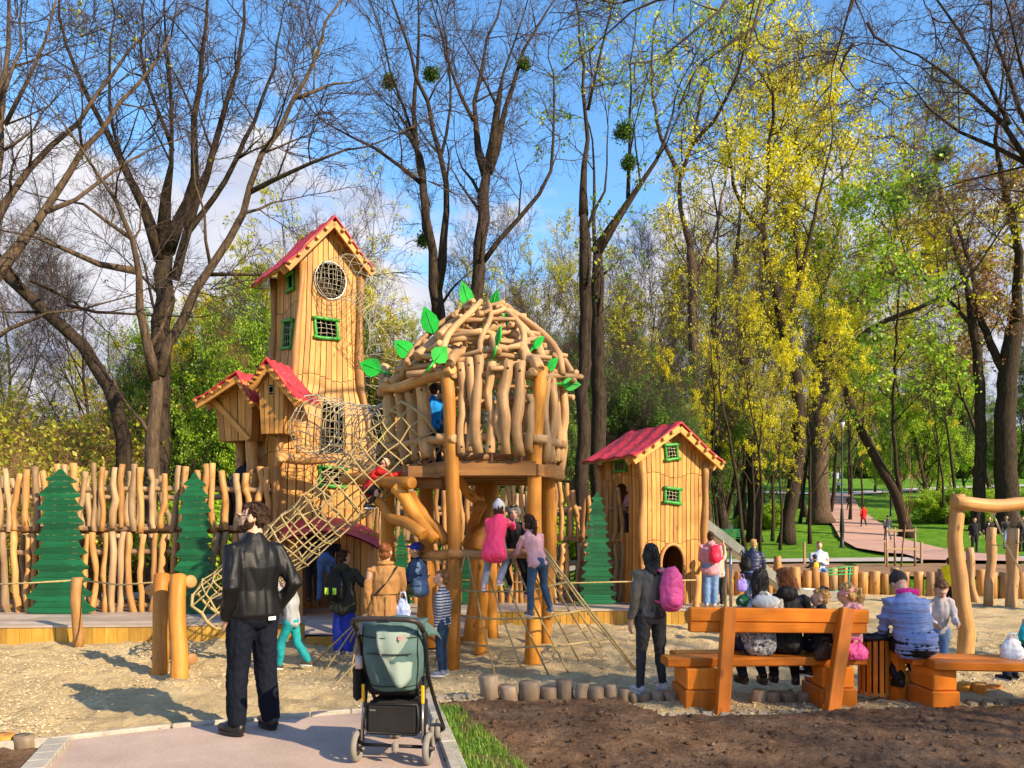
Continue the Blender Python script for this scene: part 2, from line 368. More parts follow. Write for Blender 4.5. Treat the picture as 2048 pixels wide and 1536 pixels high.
# the one sheet that reaches the horizon
xs = np.concatenate([np.linspace(-700, -60, 12)[:-1], np.linspace(-60, -20, 20)[:-1], np.linspace(-20, 45, 150)[:-1], np.linspace(45, 700, 30)])
ys = np.concatenate([np.linspace(-60, 4, 20)[:-1], np.linspace(4, 21, 60)[:-1], np.linspace(21, 110, 150)[:-1], np.linspace(110, 700, 40)])
def gz(x, y): return terrain(x, y) - .05 + np.where(y > 40, .12 * fbm(x, y, .35, 3), 0)
sheet('ground', xs, ys, gz, M_LAWN)
# sand of the playground, trampled into bumps
def inpoly(poly):
    pl = np.array([(q[0], q[1]) for q in poly], float)
    def f(x, y):
        c = np.zeros(np.shape(x), bool); j = len(pl) - 1
        for i in range(len(pl)):
            xi, yi = pl[i]; xj, yj = pl[j]
            c ^= ((yi > y) != (yj > y)) & (x < (xj - xi) * (y - yi) / (yj - yi + 1e-12) + xi); j = i
        return c
    return f
def sandz(x, y):
    near = np.exp(-((y - 8) / 6.) ** 2)
    b = .06 * fbm(x, y, 1.6, 3, 3) + .075 * np.abs(fbm(x, y, 4.2, 3, 9)) - .02 + .03 * fbm(x, y, 11, 1, 14)
    for cx, cy, r, h in mounds: b = b + h * np.exp(-((x - cx) ** 2 + (y - cy) ** 2) / r ** 2)
    return .008 + b
mounds = [(G(358, 1368).x, G(358, 1368).y, .28, .05), (G(322, 1352).x, G(322, 1352).y, .25, .03), (G(905, 1335).x, G(905, 1335).y, .22, .05), (G(1062, 1330).x, G(1062, 1330).y, .25, .05), (G(960, 1303).x, G(960, 1303).y, .25, .04)]
path_edge = [G(-150, 1515), G(95, 1492), G(340, 1464), (G(620, 1440)), G(700, 1433), G(846, 1428)]
kerb_pts = [G(846, 1400), G(862, 1440), G(884, 1500), G(905, 1560), G(960, 1750)]
log_pts = [G(868, 1412), G(960, 1404), G(1150, 1398), G(1230, 1402), G(1330, 1450), G(1500, 1440), G(1700, 1432), G(2048, 1420), G(2600, 1415)]
sand_poly = [(-14, path_edge[0].y + .3)] + [tuple(q.xy) for q in path_edge] + [(G(862, 1410).x, G(862, 1410).y)] + [tuple(q.xy) for q in log_pts] + [(14, 7.0), (19, 20.2), (-16, 20.2)]
xs = np.concatenate([np.arange(-7, 7.5, .045)]); ys = np.arange(5.4, 13, .045)
sheet('playground_sand', np.concatenate([np.arange(-16, -7, .15), np.arange(-7, 7.5, .045), np.arange(7.6, 19, .15)]), np.concatenate([np.arange(5.2, 13, .045), np.arange(13.05, 20.25, .1)]), sandz, M_SAND, inpoly(sand_poly))
# dark soil bed in the right foreground
soil_poly = [tuple(kerb_pts[i].xy) for i in (4, 3, 2, 1)] + [tuple(q.xy) for q in log_pts] + [(12, 7.0), (12, 2.6)]
def soilz(x, y): return .015 + .05 * fbm(x, y, 1.3, 3, 21) + .035 * np.abs(fbm(x, y, 7, 3, 22)) + .035 * np.clip(fbm(x, y, 17, 2, 25), 0, 1) + .03 * sstep(0, 1.2, x)
sheet('soil', np.arange(-1.4, 9, .03), np.arange(2.6, 7.9, .03), soilz, M_SOIL, inpoly(soil_poly))
# near path
pp = [(-14, 2), (kerb_pts[4].x, 2)] + [tuple(kerb_pts[i].xy) for i in (4, 3, 2, 1, 0)] + [tuple(q.xy) for q in path_edge[::-1]] + [(-14, path_edge[0].y + .3)]
lw = [(-14, 2), (G(30, 1650).x, G(30, 1650).y), (G(95, 1497).x, G(95, 1497).y), (-14, G(-150, 1515).y)]
fpp = inpoly(pp); flw = inpoly([(-14, 2), tuple(G(-200, 1900).xy), tuple(G(75, 1545).xy), tuple(G(118, 1492).xy), (-14, G(-150, 1490).y)])
sheet('path', np.arange(-14, .2, .05), np.arange(2, 7.9, .05), lambda x, y: .03 + .006 * fbm(x, y, .8, 2, 5), M_PATH, lambda x, y: fpp(x, y) & ~flw(x, y))
sheet('garden_soil', np.arange(-14, -1.8, .05), np.arange(2, 6.6, .05), lambda x, y: .0 + .08 * fbm(x, y, 5, 3, 31), M_SOIL, flw)
# kerbs
def kerb(name, pts, wd, h, mat, label, L_=.9):
    root = None; mb = MB(); z0 = -.05
    for i in range(len(pts) - 1):
        a = Vector((pts[i].x, pts[i].y, h / 2 - .02)); b = Vector((pts[i + 1].x, pts[i + 1].y, h / 2 - .02)); n = max(1, round((b - a).length / L_))
        for k in range(n):
            mb.beam(a.lerp(b, (k + .008) / n), a.lerp(b, (k + .992) / n), wd, h, bev=.008)
    o = mb.build(name, mat, smooth=False); o['kind'] = 'structure'; return o
kerb('kerb', [Vector(q) + Vector((.05, 0, 0)) for q in kerb_pts], .12, .09, M_CONC, '')
kerb('kerb', [Vector((q.x, q.y + .02, 0)) for q in path_edge], .04, .085, M_CONC, '', 1.0)
kerb('kerb', [G(62, 1560), G(118, 1495)], .16, .10, M_CONC, '', .22)
# park paths on the rise
def ribbon(name, cl, wds, mat, dz):
    V = []; n = 0; pts = []
    for i in range(len(cl) - 1):
        a, b = Vector(cl[i]), Vector(cl[i + 1]); m_ = max(2, int((b - a).length / 1.0))
        for k in range(m_): pts.append((a.lerp(b, k / m_), wds[i] + (wds[i + 1] - wds[i]) * k / m_))
    pts.append((Vector(cl[-1]), wds[-1]))
    K = 7; q = []
    for i, (p, wd) in enumerate(pts):
        a = pts[max(i - 1, 0)][0]; b = pts[min(i + 1, len(pts) - 1)][0]; d = (b - a).normalized(); s_ = Vector((d.y, -d.x))
        for k in range(K):
            c = p.xy + s_ * wd * (k / (K - 1) - .5); V.append((c.x, c.y, tz(c.x, c.y) + dz))
    for i in range(len(pts) - 1):
        for k in range(K - 1): q.append((i * K + k, i * K + k + 1, (i + 1) * K + k + 1, (i + 1) * K + k))
    mb = MB(); mb.raw(V, q, None, None, None, .5); o = mb.build(name, mat, loc=(0, 0, 0)); o['kind'] = 'structure'; return o
def T2(px, D): return ((px - 1024) / F * D, D, 0)
ribbon('park_path', [T2(1960, 27), T2(1905, 34), T2(1800, 40), T2(1745, 50), T2(1708, 62), T2(1682, 80), T2(1676, 97)], [3.5, 3.9, 4.2, 3.9, 3.6, 3.4, 3.4], M_REDP, .10)
ribbon('cross_path', [T2(1380, 102), T2(1680, 97), T2(1900, 108), T2(2300, 120)], [3.0, 3.2, 3, 3], M_GREYP, .14)
ribbon('grey_path', [(-6, 27.5, 0), (3, 28, 0), (9, 28.5, 0), (13.5, 29.5, 0), (30, 32, 0)], [2.3, 2.3, 2.4, 3.2, 6.0], M_GREYP, .03)
ribbon('pink_path', [(-30, 33, 0), (-12, 29, 0), (-5, 27.8, 0)], [4, 3.4, 2.3], M_REDP, .035)
sheet('soil_bank', np.arange(2.6, 30, .3), np.arange(20.25, 26.6, .25), lambda x, y: terrain(x, y) + .0 + .05 * fbm(x, y, 1.2, 3, 41) - .0, M_BANK)

def Dg(px, py):
    D = 12.0
    while D < 160 and HC + (HORY - py) / F * D > tz((px - 1024) / F * D, D) + .02: D += .1
    return D
# ================================================================ deck, fences, towers, nest
ZD = .26                                   # height of the wooden deck
def deckface(a, b, ztop, mb, n, th=.03):
    a = Vector(a); b = Vector(b); d = b - a; Ln = d.length; d.normalize(); ang = math.atan2(d.y, d.x); M = Matrix.Rotation(ang, 3, 'Z')
    for k in range(n):
        c = a + d * Ln * (k + .5) / n; mb.box((c.x, c.y, ztop / 2 - .03 - .02), (Ln / n * .975, th, ztop + .04), M, .004)
front = [G(-330, 1290), G(-10, 1286), G(330, 1283), G(610, 1276)]
right_f = [G(940, 1250), G(1180, 1247), G(1450, 1246)]
deck = empty('wooden_deck', (0, 13, 0), 'long grey boarded deck with a yellow plank front under the log fences and towers', 'deck')
for lst, nb_, zz_ in ((front, 14, ZD), (right_f, 20, ZD), ([G(610, 1291), G(930, 1291)], 2, .16)):
    mb = MB()
    for a, b in zip(lst[:-1], lst[1:]): deckface(a, b, zz_, mb, nb_)
    mb.build('front_boards', W_PLANKY, deck, smooth=False)
mb = MB()
def topboards(poly_front, back_y, z, n):
    for (a, b) in zip(poly_front[:-1], poly_front[1:]):
        for k in range(n):
            f0 = k / n; f1 = (k + .96) / n
            p = [Vector((a.x, a.y - .03 + (back_y - a.y) * f0, z)), Vector((b.x, b.y - .03 + (back_y - b.y) * f0, z)), Vector((b.x, b.y - .03 + (back_y - b.y) * f1, z)), Vector((a.x, a.y - .03 + (back_y - a.y) * f1, z))]
            m_ = (p[0] + p[1] + p[2] + p[3]) / 4; v = p + [q - Vector((0, 0, .035)) for q in p]
            mb.raw([tuple(q) for q in v], [(0, 1, 2, 3), (4, 5, 1, 0), (7, 6, 5, 4)], None, [(q.y * 1.0, q.x) for f in ((0, 1, 2, 3), (4, 5, 1, 0), (7, 6, 5, 4)) for q in [v[i] for i in f]], None, random.random())
topboards(front, 17.2, ZD, 36); topboards([Vector((front[-1].x, front[-1].y, 0)), Vector((right_f[0].x, front[-1].y + .6, 0))], 17.2, ZD - .004, 36)
topboards(right_f, 17.5, ZD, 30)
ya = G(610, 1291).y
v = [(a.x, a.y - .02, .16), (b.x, b.y - .02, .16), (right_f[0].x, front[-1].y + .63, ZD), (front[-1].x, front[-1].y, ZD)]
mb.raw(v, [(0, 1, 2, 3)], None, [(q[1], q[0]) for q in v], None, .6)
mb.build('deck_boards', W_DECK, deck, smooth=False)

def palisade(name, label, x0, x1, D0, D1, ytop, ybreak, ybot, step, r, jit=.05, seed=1, skip=None, lower=True, mat=W_LOG, rails=None, group='two-storey palisades of crooked logs'):
    random.seed(seed); np.random.seed(seed)
    xm = (x0 + x1) / 2; o = empty(name, ((xm - 1024) / F * (D0 + D1) / 2, (D0 + D1) / 2, ZD), label, 'fence', group)
    def D(x): return D0 + (D1 - D0) * (x - x0) / (x1 - x0)
    x = x0
    while x < x1:
        d = D(x)
        for tier, (ya, yb) in enumerate(((ytop, ybreak), (ybreak + 4, ybot))):
            if tier and not lower: continue
            px = x + random.uniform(-.25, .25) * step; tilt = random.uniform(-.35, .35) * step
            if skip and skip(px, tier): continue
            yb2 = yb + random.uniform(-5, 5) if tier == 0 else yb
            yt2 = ya + random.uniform(-12, 10) if tier == 0 else ya + random.uniform(-1, 6)
            m_ = MB(); m_.log(P(px + tilt, yt2, d), P(px - tilt, yb2, d), r * random.uniform(.85, 1.15), r * random.uniform(.85, 1.2), n=9, k=9, wob=jit, bump=.12)
            m_.build('picket', mat if random.random() < .68 else W_GREY, o)
        x += step * random.uniform(.85, 1.15)
    for yr in rails or (ytop + 42, ybreak - 3, ybreak + 45, ybot - 14):
        if not lower and yr > ybreak: continue
        m_ = MB(); m_.log(P(x0 - 10, yr, D0 + r * 1.5), P(x1 + 10, yr, D1 + r * 1.5), .05, n=8, k=12, wob=.02); m_.build('rail', W_GREY, o)
    return o
palisade('log_palisade', 'front row of crooked pale log pickets behind the two green boards at left', -50, 545, 13.2, 13.35, 938, 1060, 1226, 20.5, .052, seed=3, jit=.045)
palisade('log_palisade', 'second row of log pickets seen through the gaps of the left palisade', -70, 560, 14.7, 14.9, 952, 1058, 1218, 25, .052, seed=4, mat=W_GREY)
palisade('log_palisade', 'dense palisade of thin crooked pickets between the nest stilts and the right tower', 735, 1255, 14.7, 14.95, 975, 1082, 1207, 14, .045, seed=5, jit=.035)
palisade('log_palisade', 'shaded rear palisade seen between the nest stilts', 740, 1200, 16.2, 16.4, 985, 1080, 1195, 22, .05, seed=6, mat=W_GREY)
m_ = MB()
for Dd, x0, x1 in ((14.0, -80, 545),):                                   # raised walkway between the two rows
    for k in range(22):
        f = k / 22; a = P(x0 + (x1 - x0) * f, 1057, 13.5); b = P(x0 + (x1 - x0) * (f + 1 / 22.6), 1057, 13.5)
        m_.box(((a.x + b.x) / 2, 14.05, a.z - .06), (b.x - a.x, 1.1, .06), None, .005)
o = m_.build('walkway', W_DARK, smooth=False); tag(o, 'raised board walkway running between the two left palisade rows', 'walkway')

# cut-out green trees
def cutout(cx, ytop, ybot, halfw, D, seed, label, mirror=1):
    rs = random.Random(seed); Hh = P(0, ytop, D).z - P(0, ybot, D).z; W_ = halfw / F * D
    pts = []; nt_ = 9 + int(Hh * 1.0)
    side = []
    def wprof(f): return W_ * (np.interp(f, [0, .06, .16, .45, .75, 1], [.06, .34, .58, .66, .84, 1.0]) if cx < 500 else np.interp(f, [0, .06, .2, .5, 1], [.06, .26, .45, .64, 1.0]))
    nt_ = 10 if cx < 500 else 13
    for s_ in (1, -1):
        e = []; fs = [(k + rs.uniform(-.12, .12)) / nt_ for k in range(nt_ + 1)]; fs[0] = 0.01; fs[-1] = 1
        for k in range(nt_):
            f, f2 = fs[k], fs[k + 1]; dw = f2 - f; wa = wprof(f2) * rs.uniform(.96, 1.04); wi = wprof(f) * .70
            e += [(wi, f + .02 * dw), (wi + (wa - wi) * .30, f + dw * .35), (wi + (wa - wi) * .72, f + dw * .58), (wa, f + dw * rs.uniform(.62, .78)), (wa * .95, f + dw * .86), (wi + (wa - wi) * .35, f + dw * .93)]
        side.append(e)
    right_ = [(x, Hh * (1 - min(f, 1))) for x, f in side[0]]; left_ = [(-x, Hh * (1 - min(f, 1))) for x, f in side[1]]
    bot = []; nb = 9
    for k in range(1, nb * 2):
        x = W_ * .9 * (1 - k / nb); bot.append((x, 0.0))
    out = [(0.02, Hh)] + right_ + bot + left_[::-1] + [(-.02, Hh)]
    base = P(cx, ybot, D); m4 = Matrix.Translation(base); m_ = MB()
    ns_ = 24
    for k in range(ns_):
        bm = bmesh.new(); vs = [bm.verts.new((x, 0, z)) for x, z in out]; bm.faces.new(vs)
        for zc, flip in ((Hh * k / ns_ + .002, 1), (Hh * (k + 1) / ns_ - .002, -1)):
            bmesh.ops.bisect_plane(bm, geom=bm.verts[:] + bm.edges[:] + bm.faces[:], plane_co=(0, 0, zc), plane_no=(0, 0, -flip), clear_outer=True)
        if not bm.faces: bm.free(); continue
        bmesh.ops.triangulate(bm, faces=bm.faces[:]); dy = rs.uniform(-.004, .004)
        r_ = bmesh.ops.extrude_face_region(bm, geom=bm.faces[:]); bmesh.ops.translate(bm, verts=[q for q in r_['geom'] if isinstance(q, bmesh.types.BMVert)], vec=(0, -.032, 0)); bmesh.ops.recalc_face_normals(bm, faces=bm.faces[:]); bmesh.ops.triangulate(bm, faces=bm.faces[:]); bm.verts.index_update()
        V = [tuple(m4 @ (q.co + Vector((0, dy, 0)))) for q in bm.verts]; m_.raw(V, None, [[q.index for q in f.verts] for f in bm.faces], None, [(q.co.z + k * 1.7, q.co.x + k * .9) for f in bm.faces for q in f.verts], rs.random()); bm.free()
    o = empty('fir_tree_board', base, label, 'cut-out board', 'fir-shaped green boards on the fences')
    b_ = m_.build('board', M_TREEB, o, smooth=False)
    m_ = MB()
    for zz in (.25, .6):
        m_.box(base + Vector((0, .05, Hh * zz)), (W_ * .8, .05, .07), None, .004)
    m_.build('batten', W_DARK, o, smooth=False)
cutout(122, 938, 1227, 71, 12.95, 1, 'tallest dark green fir cut-out, first from the left on the fence')
cutout(390, 946, 1227, 51, 13.0, 2, 'sunlit green fir cut-out behind the foot of the rope net tunnel')
cutout(1194, 984, 1208, 40, 14.55, 3, 'green fir cut-out beside the right play tower')
cutout(938, 1062, 1207, 28, 14.5, 4, 'dark green fir cut-out half hidden behind the nest stilts')
cutout(803, 1066, 1207, 26, 14.4, 5, 'small green fir cut-out behind the boy in the blue cap')

# ---------------- houses made of planks
class Tower:
    def __init__(s, C, phi, half, prof):
        s.C = Vector(C); s.n = Vector((math.sin(phi), -math.cos(phi), 0)); s.r = Vector((math.cos(phi), math.sin(phi), 0)); s.h = half
        s.prof = prof; s.phi = phi
    def sc(s, z):
        zs = [p[0] for p in s.prof]; return [float(np.interp(z, zs, [p[i] for p in s.prof])) for i in (1, 2, 3, 4)]   # left, right, front, back
    def corner(s, k, z, off=0):
        l, r, f, b = s.sc(z); h = s.h
        return s.C + {0: s.n * (f * h + off) - s.r * (l * h + off), 1: s.n * (f * h + off) + s.r * (r * h + off), 2: -s.n * (b * h + off) + s.r * (r * h + off), 3: -s.n * (b * h + off) - s.r * (l * h + off)}[k] + Vector((0, 0, z))
    def wallpt(s, w_, u, z, off=0):       # wall 0 front (0->1), 1 right, 2 back, 3 left (3->0)
        ks = {0: (0, 1), 1: (1, 2), 2: (2, 3), 3: (3, 0)}[w_]
        a = s.corner(ks[0], z); b = s.corner(ks[1], z); nn = {0: s.n, 1: s.r, 2: -s.n, 3: -s.r}[w_]
        return a.lerp(b, u) + nn * off
    def wall(s, w_, z0, ztop, npl, holes=(), seams=(), name='wall', parent=None, sub=4):
        # holes: (u0,u1,f(u)->(za,zb)) ; ztop(u) gives the upper limit
        mb = MB(); back = MB(); rs = random.Random(w_ + 5)
        for layer, (m_, off) in enumerate(((mb, 0), (back, -.03))):
            for k in range(npl):
                for c in range(sub):
                    ua = (k + c / sub) / npl; ub = (k + (c + 1) / sub) / npl
                    if layer == 0:
                        g = .007 / (s.h * 2) 
                        if c == 0: ua += g
                        if c == sub - 1: ub -= g
                    um = (ua + ub) / 2; zt = (ztop(ua), ztop(ub)); segs = [[z0, None]]
                    cuts = []
                    for (h0, h1, fz) in holes:
                        if h0 <= um <= h1:
                            q = fz(um)
                            if q: cuts.append(q)
                    if layer == 0:
                        for sz in seams:
                            zz = sz + .05 * math.sin(k * .7 + w_); cuts.append((zz, zz + .012))
                    cuts.sort(); lo = z0; segs = []
                    for (qa, qb) in cuts:
                        if qa > lo: segs.append((lo, qa))
                        lo = max(lo, qb)
                    if lo < min(zt): segs.append((lo, None))
                    for si, (sa, sb) in enumerate(segs):
                        if sb is not None and sb > min(zt): sb = None
                        if sa >= min(zt): continue
                        top = min(zt) if sb is None else sb
                        rows = max(1, int((top - sa) / .18)); V = []; uv = []
                        for r_ in range(rows + 1):
                            f = r_ / rows
                            za = sa + ((zt[0] if sb is None else sb) - sa) * f; zb = sa + ((zt[1] if sb is None else sb) - sa) * f
                            o_ = off + (0 if layer else ((k * 7) % 3) * .003)
                            V += [tuple(s.wallpt(w_, ua, za, o_)), tuple(s.wallpt(w_, ub, zb, o_))]
                            uv += [(ua * 2 * s.h + k * 3.1, za + si * 2.3), (ub * 2 * s.h + k * 3.1, zb + si * 2.3)]
                        q = [(2 * i, 2 * i + 1, 2 * i + 3, 2 * i + 2) for i in range(rows)]
                        m_.raw(V, q, None, [uv[i] for f in q for i in f], None, ((k * 37 + si * 17 + w_ * 11) % 23) / 23)
        o = mb.build(name, W_PLANK, parent, smooth=False); b = back.build('lining', W_DARK, o, smooth=False); return o
    def frame(s, w_, u, z, wd, ht, parent, t=.045, grid=(3, 3), mat=None, tilt=0, bars=True):
        uu = .5 * wd; p = s.wallpt(w_, u, z, .02); nn = {0: s.n, 1: s.r, 2: -s.n, 3: -s.r}[w_]; side = {0: s.r, 3: s.n * 1, 1: -s.n * 1}[w_]; side = {0: s.r, 1: -s.n, 3: s.n}[w_]
        up = Vector((0, 0, 1)); rot = Matrix.Rotation(tilt, 3, nn); side = rot @ side; up = rot @ up
        m_ = MB()
        e = .04
        for sg in (-1, 1):
            m_.log(p + side * (-uu - e * 1.2) + up * sg * ht / 2 + nn * .02, p + side * (uu + e * 1.2) + up * (sg * ht / 2) + nn * .02, t * .75, n=8, k=5, wob=.008)
            m_.log(p + side * sg * uu + up * (-ht / 2 - e * .4), p + side * sg * uu + up * (ht / 2 + e * .4), t * .7, n=8, k=5, wob=.008)
        o = m_.build('window', M_GREEN, parent)
        if bars:
            m_ = MB()
            for i in range(1, grid[0] + 1):
                x = (i / (grid[0] + 1) - .5) * wd; m_.tube([p + side * x + up * f * ht + nn * .0 + side * .012 * math.sin(f * 5 + i) for f in (-.5, -.2, .1, .5)], .005, 5)
            for i in range(1, grid[1] + 1):
                y = (i / (grid[1] + 1) - .5) * ht; m_.tube([p + side * f * wd + up * (y + .012 * math.sin(f * 6 + i)) for f in (-.5, -.2, .1, .5)], .005, 5)
            m_.build('rope_grid', M_WIRE, o)
        return o
    def gable_roof(s, zap, zeave_l, zeave_r, fo, bo, ol, orr, parent, th=.03, sag=.03, mat=None, apex_r=0.0):
        # ridge along n; slopes to left and right. offsets beyond the walls
        h = s.h; z0 = zeave_l; l, r, f, b = s.sc(z0); ridge_f = s.C + s.n * (f * h + fo) + s.r * apex_r + Vector((0, 0, zap)); ridge_b = s.C - s.n * (b * h + bo) + s.r * apex_r + Vector((0, 0, zap))
        for sg, ze, ww, oo in ((-1, zeave_l, l * h + apex_r, ol), (1, zeave_r, r * h - apex_r, orr)):
            m_ = MB(); K = 14; J = 7; V = []; uv = []
            sl = (zap - ze) / ww
            for i in range(K + 1):
                a = i / K; base = ridge_f.lerp(ridge_b, a)
                for j in range(J + 1):
                    f_ = j / J; d_ = (ww + oo) * f_
                    z_ = -sl * d_ + .10 * math.sin(f_ * math.pi) * -sag * 10 * 1.0 + .018 * math.sin(i * 1.7 + j * .8) + (.05 * f_ * f_)
                    q = base + s.r * sg * (d_ + .015 * math.sin(i * 2.1)) + Vector((0, 0, z_)); V.append(q); uv.append((a * 3, d_))
            nv = len(V); V2 = [q - Vector((0, 0, th)) for q in V]; W_ = V + V2; q = []
            J1 = J + 1
            for i in range(K):
                for j in range(J):
                    f4 = (i * J1 + j, i * J1 + j + 1, (i + 1) * J1 + j + 1, (i + 1) * J1 + j); f4 = f4 if sg > 0 else f4[::-1]
                    q.append(f4); q.append(tuple(nv + t_ for t_ in f4[::-1]))
            for i in range(K):
                for j in (0, J): q.append((i * J1 + j, (i + 1) * J1 + j, nv + (i + 1) * J1 + j, nv + i * J1 + j))
            for j in range(J):
                for i in (0, K): q.append((i * J1 + j, i * J1 + j + 1, nv + i * J1 + j + 1, nv + i * J1 + j))
            m_.raw([tuple(t_) for t_ in W_], q, None, None, None, .5)
            ro = m_.build('roof_slope', mat or M_RED, parent, smooth=False)
            # boards and battens under the slope
            m_ = MB(); 
            for j in range(1, 6):
                d_ = (ww + oo) * j / 5.3; off = Vector((0, 0, -sl * d_ - th - .035 - .10 * math.sin(d_ / (ww + oo) * math.pi) * sag * 10 + .05 * (d_ / (ww + oo)) ** 2))
                m_.beam(ridge_f + s.n * .03 + s.r * sg * d_ + off, ridge_b + s.r * sg * d_ + off, .06, .045, bev=.004)
            m_.build('batten', W_PLANK, ro, smooth=False)
            m_ = MB()
            d_ = ww + oo - .03
            for at in (fo - .06, -.02):
                pf = ridge_f - s.n * (fo - at)
                m_.beam(pf + Vector((0, 0, -th - .09)), pf + s.r * sg * d_ + Vector((0, 0, -sl * d_ - th - .07)), .05, .12, up=Vector((0, 0, 1)), bev=.004)
            m_.build('barge_board', W_PLANK, ro, smooth=False)
def circ(uc, zc, ru, rz): return (uc - ru, uc + ru, lambda u: (zc - rz * math.sqrt(max(0, 1 - ((u - uc) / ru) ** 2)), zc + rz * math.sqrt(max(0, 1 - ((u - uc) / ru) ** 2))))
def rect(uc, zc, wu, hz): return (uc - wu / 2, uc + wu / 2, lambda u: (zc - hz / 2, zc + hz / 2))
def arch(uc, zb, zt, wu): return (uc - wu / 2, uc + wu / 2, lambda u: (zb, zt - (wu * .5 * 1.2) * (1 - math.sqrt(max(0, 1 - ((u - uc) / (wu / 2)) ** 2)))))

# tall tower
TW = Tower((-3.72, 14.64, 0), R(38), .6, [(ZD, 1.75, 1.25, 1.2, 1.2), (3.3, 1.6, 1.2, 1.2, 1.2), (3.75, 1.45, 1.16, 1.15, 1.1), (4.25, 1.05, 1.02, 1.0, 1.0), (5.2, .90, .95, .98, .98), (5.9, .86, .90, .98, .98), (6.45, .84, .98, 1.0, 1.0), (7.6, .84, .98, 1, 1)])
tower = empty('play_tower', (-3.72, 14.64, ZD), 'tall crooked plank play tower with a round window under its red gable', 'play tower')
def gt(zap, zl, zr): return lambda u: (zl + (zap - zl) * u / .5 if u < .5 else zr + (zap - zr) * (1 - u) / .5)
ZA, ZL, ZR = 7.33, 6.74, 6.72
# front holes: round window, green window, lower door, lower window, u positions measured on the front wall
TW.wall(0, ZD, gt(ZA - .07, ZL - .07, ZR - .07), 11, [circ(.50, 6.22, .29, .335), rect(.44, 5.33, .36, .32), rect(.57, 3.5, .27, .98), rect(.58, 2.62, .26, .32)], (4.43, 3.05), parent=tower)
TW.wall(3, ZD, lambda u: ZL - .05, 10, [rect(.55, 5.25, .34, .5), rect(.62, 6.2, .22, .3), arch(.62, 1.4, 2.55, .3)], (5.75, 4.2, 3.0), parent=tower)
TW.wall(1, ZD, lambda u: ZR - .05, 10, [], (5.7, 4.3), parent=tower)
TW.wall(2, ZD, gt(ZA - .07, ZR - .07, ZL - .07), 6, [], (), parent=tower, sub=1)
TW.gable_roof(ZA, ZL, ZR, .28, .35, .40, .22, tower)
TW.frame(0, .44, 5.33, .42, .34, tower, tilt=R(3)); TW.frame(0, .58, 2.62, .48, .34, tower, tilt=R(-2))
TW.frame(3, .55, 5.25, .38, .5, tower, tilt=R(-8)); TW.frame(3, .62, 6.2, .26, .3, tower, bars=False)
for w_, k in ((0, 0), (0, 1), (3, 3)):                                 # wavy corner boards
    m_ = MB(); pts = []; 
    for i in range(16):
        z = ZD + (6.45 - ZD) * i / 15; q = TW.corner(k, z, .035); q += (TW.r if k != 3 else TW.n) * .03 * math.sin(z * 2.2 + k); pts.append(q)
    m_.tube(pts, [.075 + .02 * math.sin(i * 1.3) for i in range(16)], 7, flat=.8); m_.build('corner_post', W_LOG, tower)
m_ = MB(); m_.tube([TW.wallpt(0, .50 + .285 * math.cos(a), 6.22 + .34 * math.sin(a), .02) for a in np.linspace(0, 2 * math.pi, 40)[:-1]], .014, 6, closed=True, ref=TW.n); m_.build('ring', M_STEEL, tower)
m_ = MB()
for i in range(-3, 4):
    x = i * .09; hh = math.sqrt(.335 ** 2 - x * x) if abs(x) < .33 else .05
    m_.tube([TW.wallpt(0, .5 + x / 1.2, 6.22 + f * hh, .03 + .10 * (1 - f * f)) for f in (-1, -.5, 0, .5, 1)], .004, 5)
    hu = hh
    m_.tube([TW.wallpt(0, .5 + f * hu / 1.2, 6.22 + x, .03 + .10 * (1 - f * f)) for f in (-1, -.5, 0, .5, 1)], .004, 5)
m_.build('window_net', M_WIRE, tower)
m_ = MB()
for k in range(6):                                                     # grid of the lower door
    f = k / 5 - .5; m_.tube([TW.wallpt(0, .57 + f * .27, z, .02) for z in (3.02, 3.5, 3.98)], .006, 5)
for k in range(7):
    z = 3.05 + k * .15; m_.tube([TW.wallpt(0, .435, z, .02), TW.wallpt(0, .57, z, .03), TW.wallpt(0, .705, z, .02)], .006, 5)
m_.build('door_net', M_ROPE, tower)
m_ = MB(); q = TW.wallpt(0, .05, 2.98, .16); m_.log(P(555, 912, 13.0), P(735, 925, 13.4), .085, n=9, k=8, wob=.04); m_.log(P(556, 930, 13.1), P(566, 918, 12.95), .06); m_.build('ledge_log', W_LOG, tower)

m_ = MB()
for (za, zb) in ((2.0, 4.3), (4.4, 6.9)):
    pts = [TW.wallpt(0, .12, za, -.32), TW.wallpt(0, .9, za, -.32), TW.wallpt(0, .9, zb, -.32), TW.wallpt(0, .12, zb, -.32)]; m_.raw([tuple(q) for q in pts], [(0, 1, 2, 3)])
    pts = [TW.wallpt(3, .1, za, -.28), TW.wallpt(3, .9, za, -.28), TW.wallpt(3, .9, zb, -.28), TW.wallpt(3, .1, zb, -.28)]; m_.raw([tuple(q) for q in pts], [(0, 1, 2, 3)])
m_.build('shade_panel', M_SHADE, tower, smooth=False)  # added dark panels: painted shade seen through the tower's openings
m_ = MB(); pts = [SH.wallpt(0, u, z, -.3) for u, z in ()] if False else None
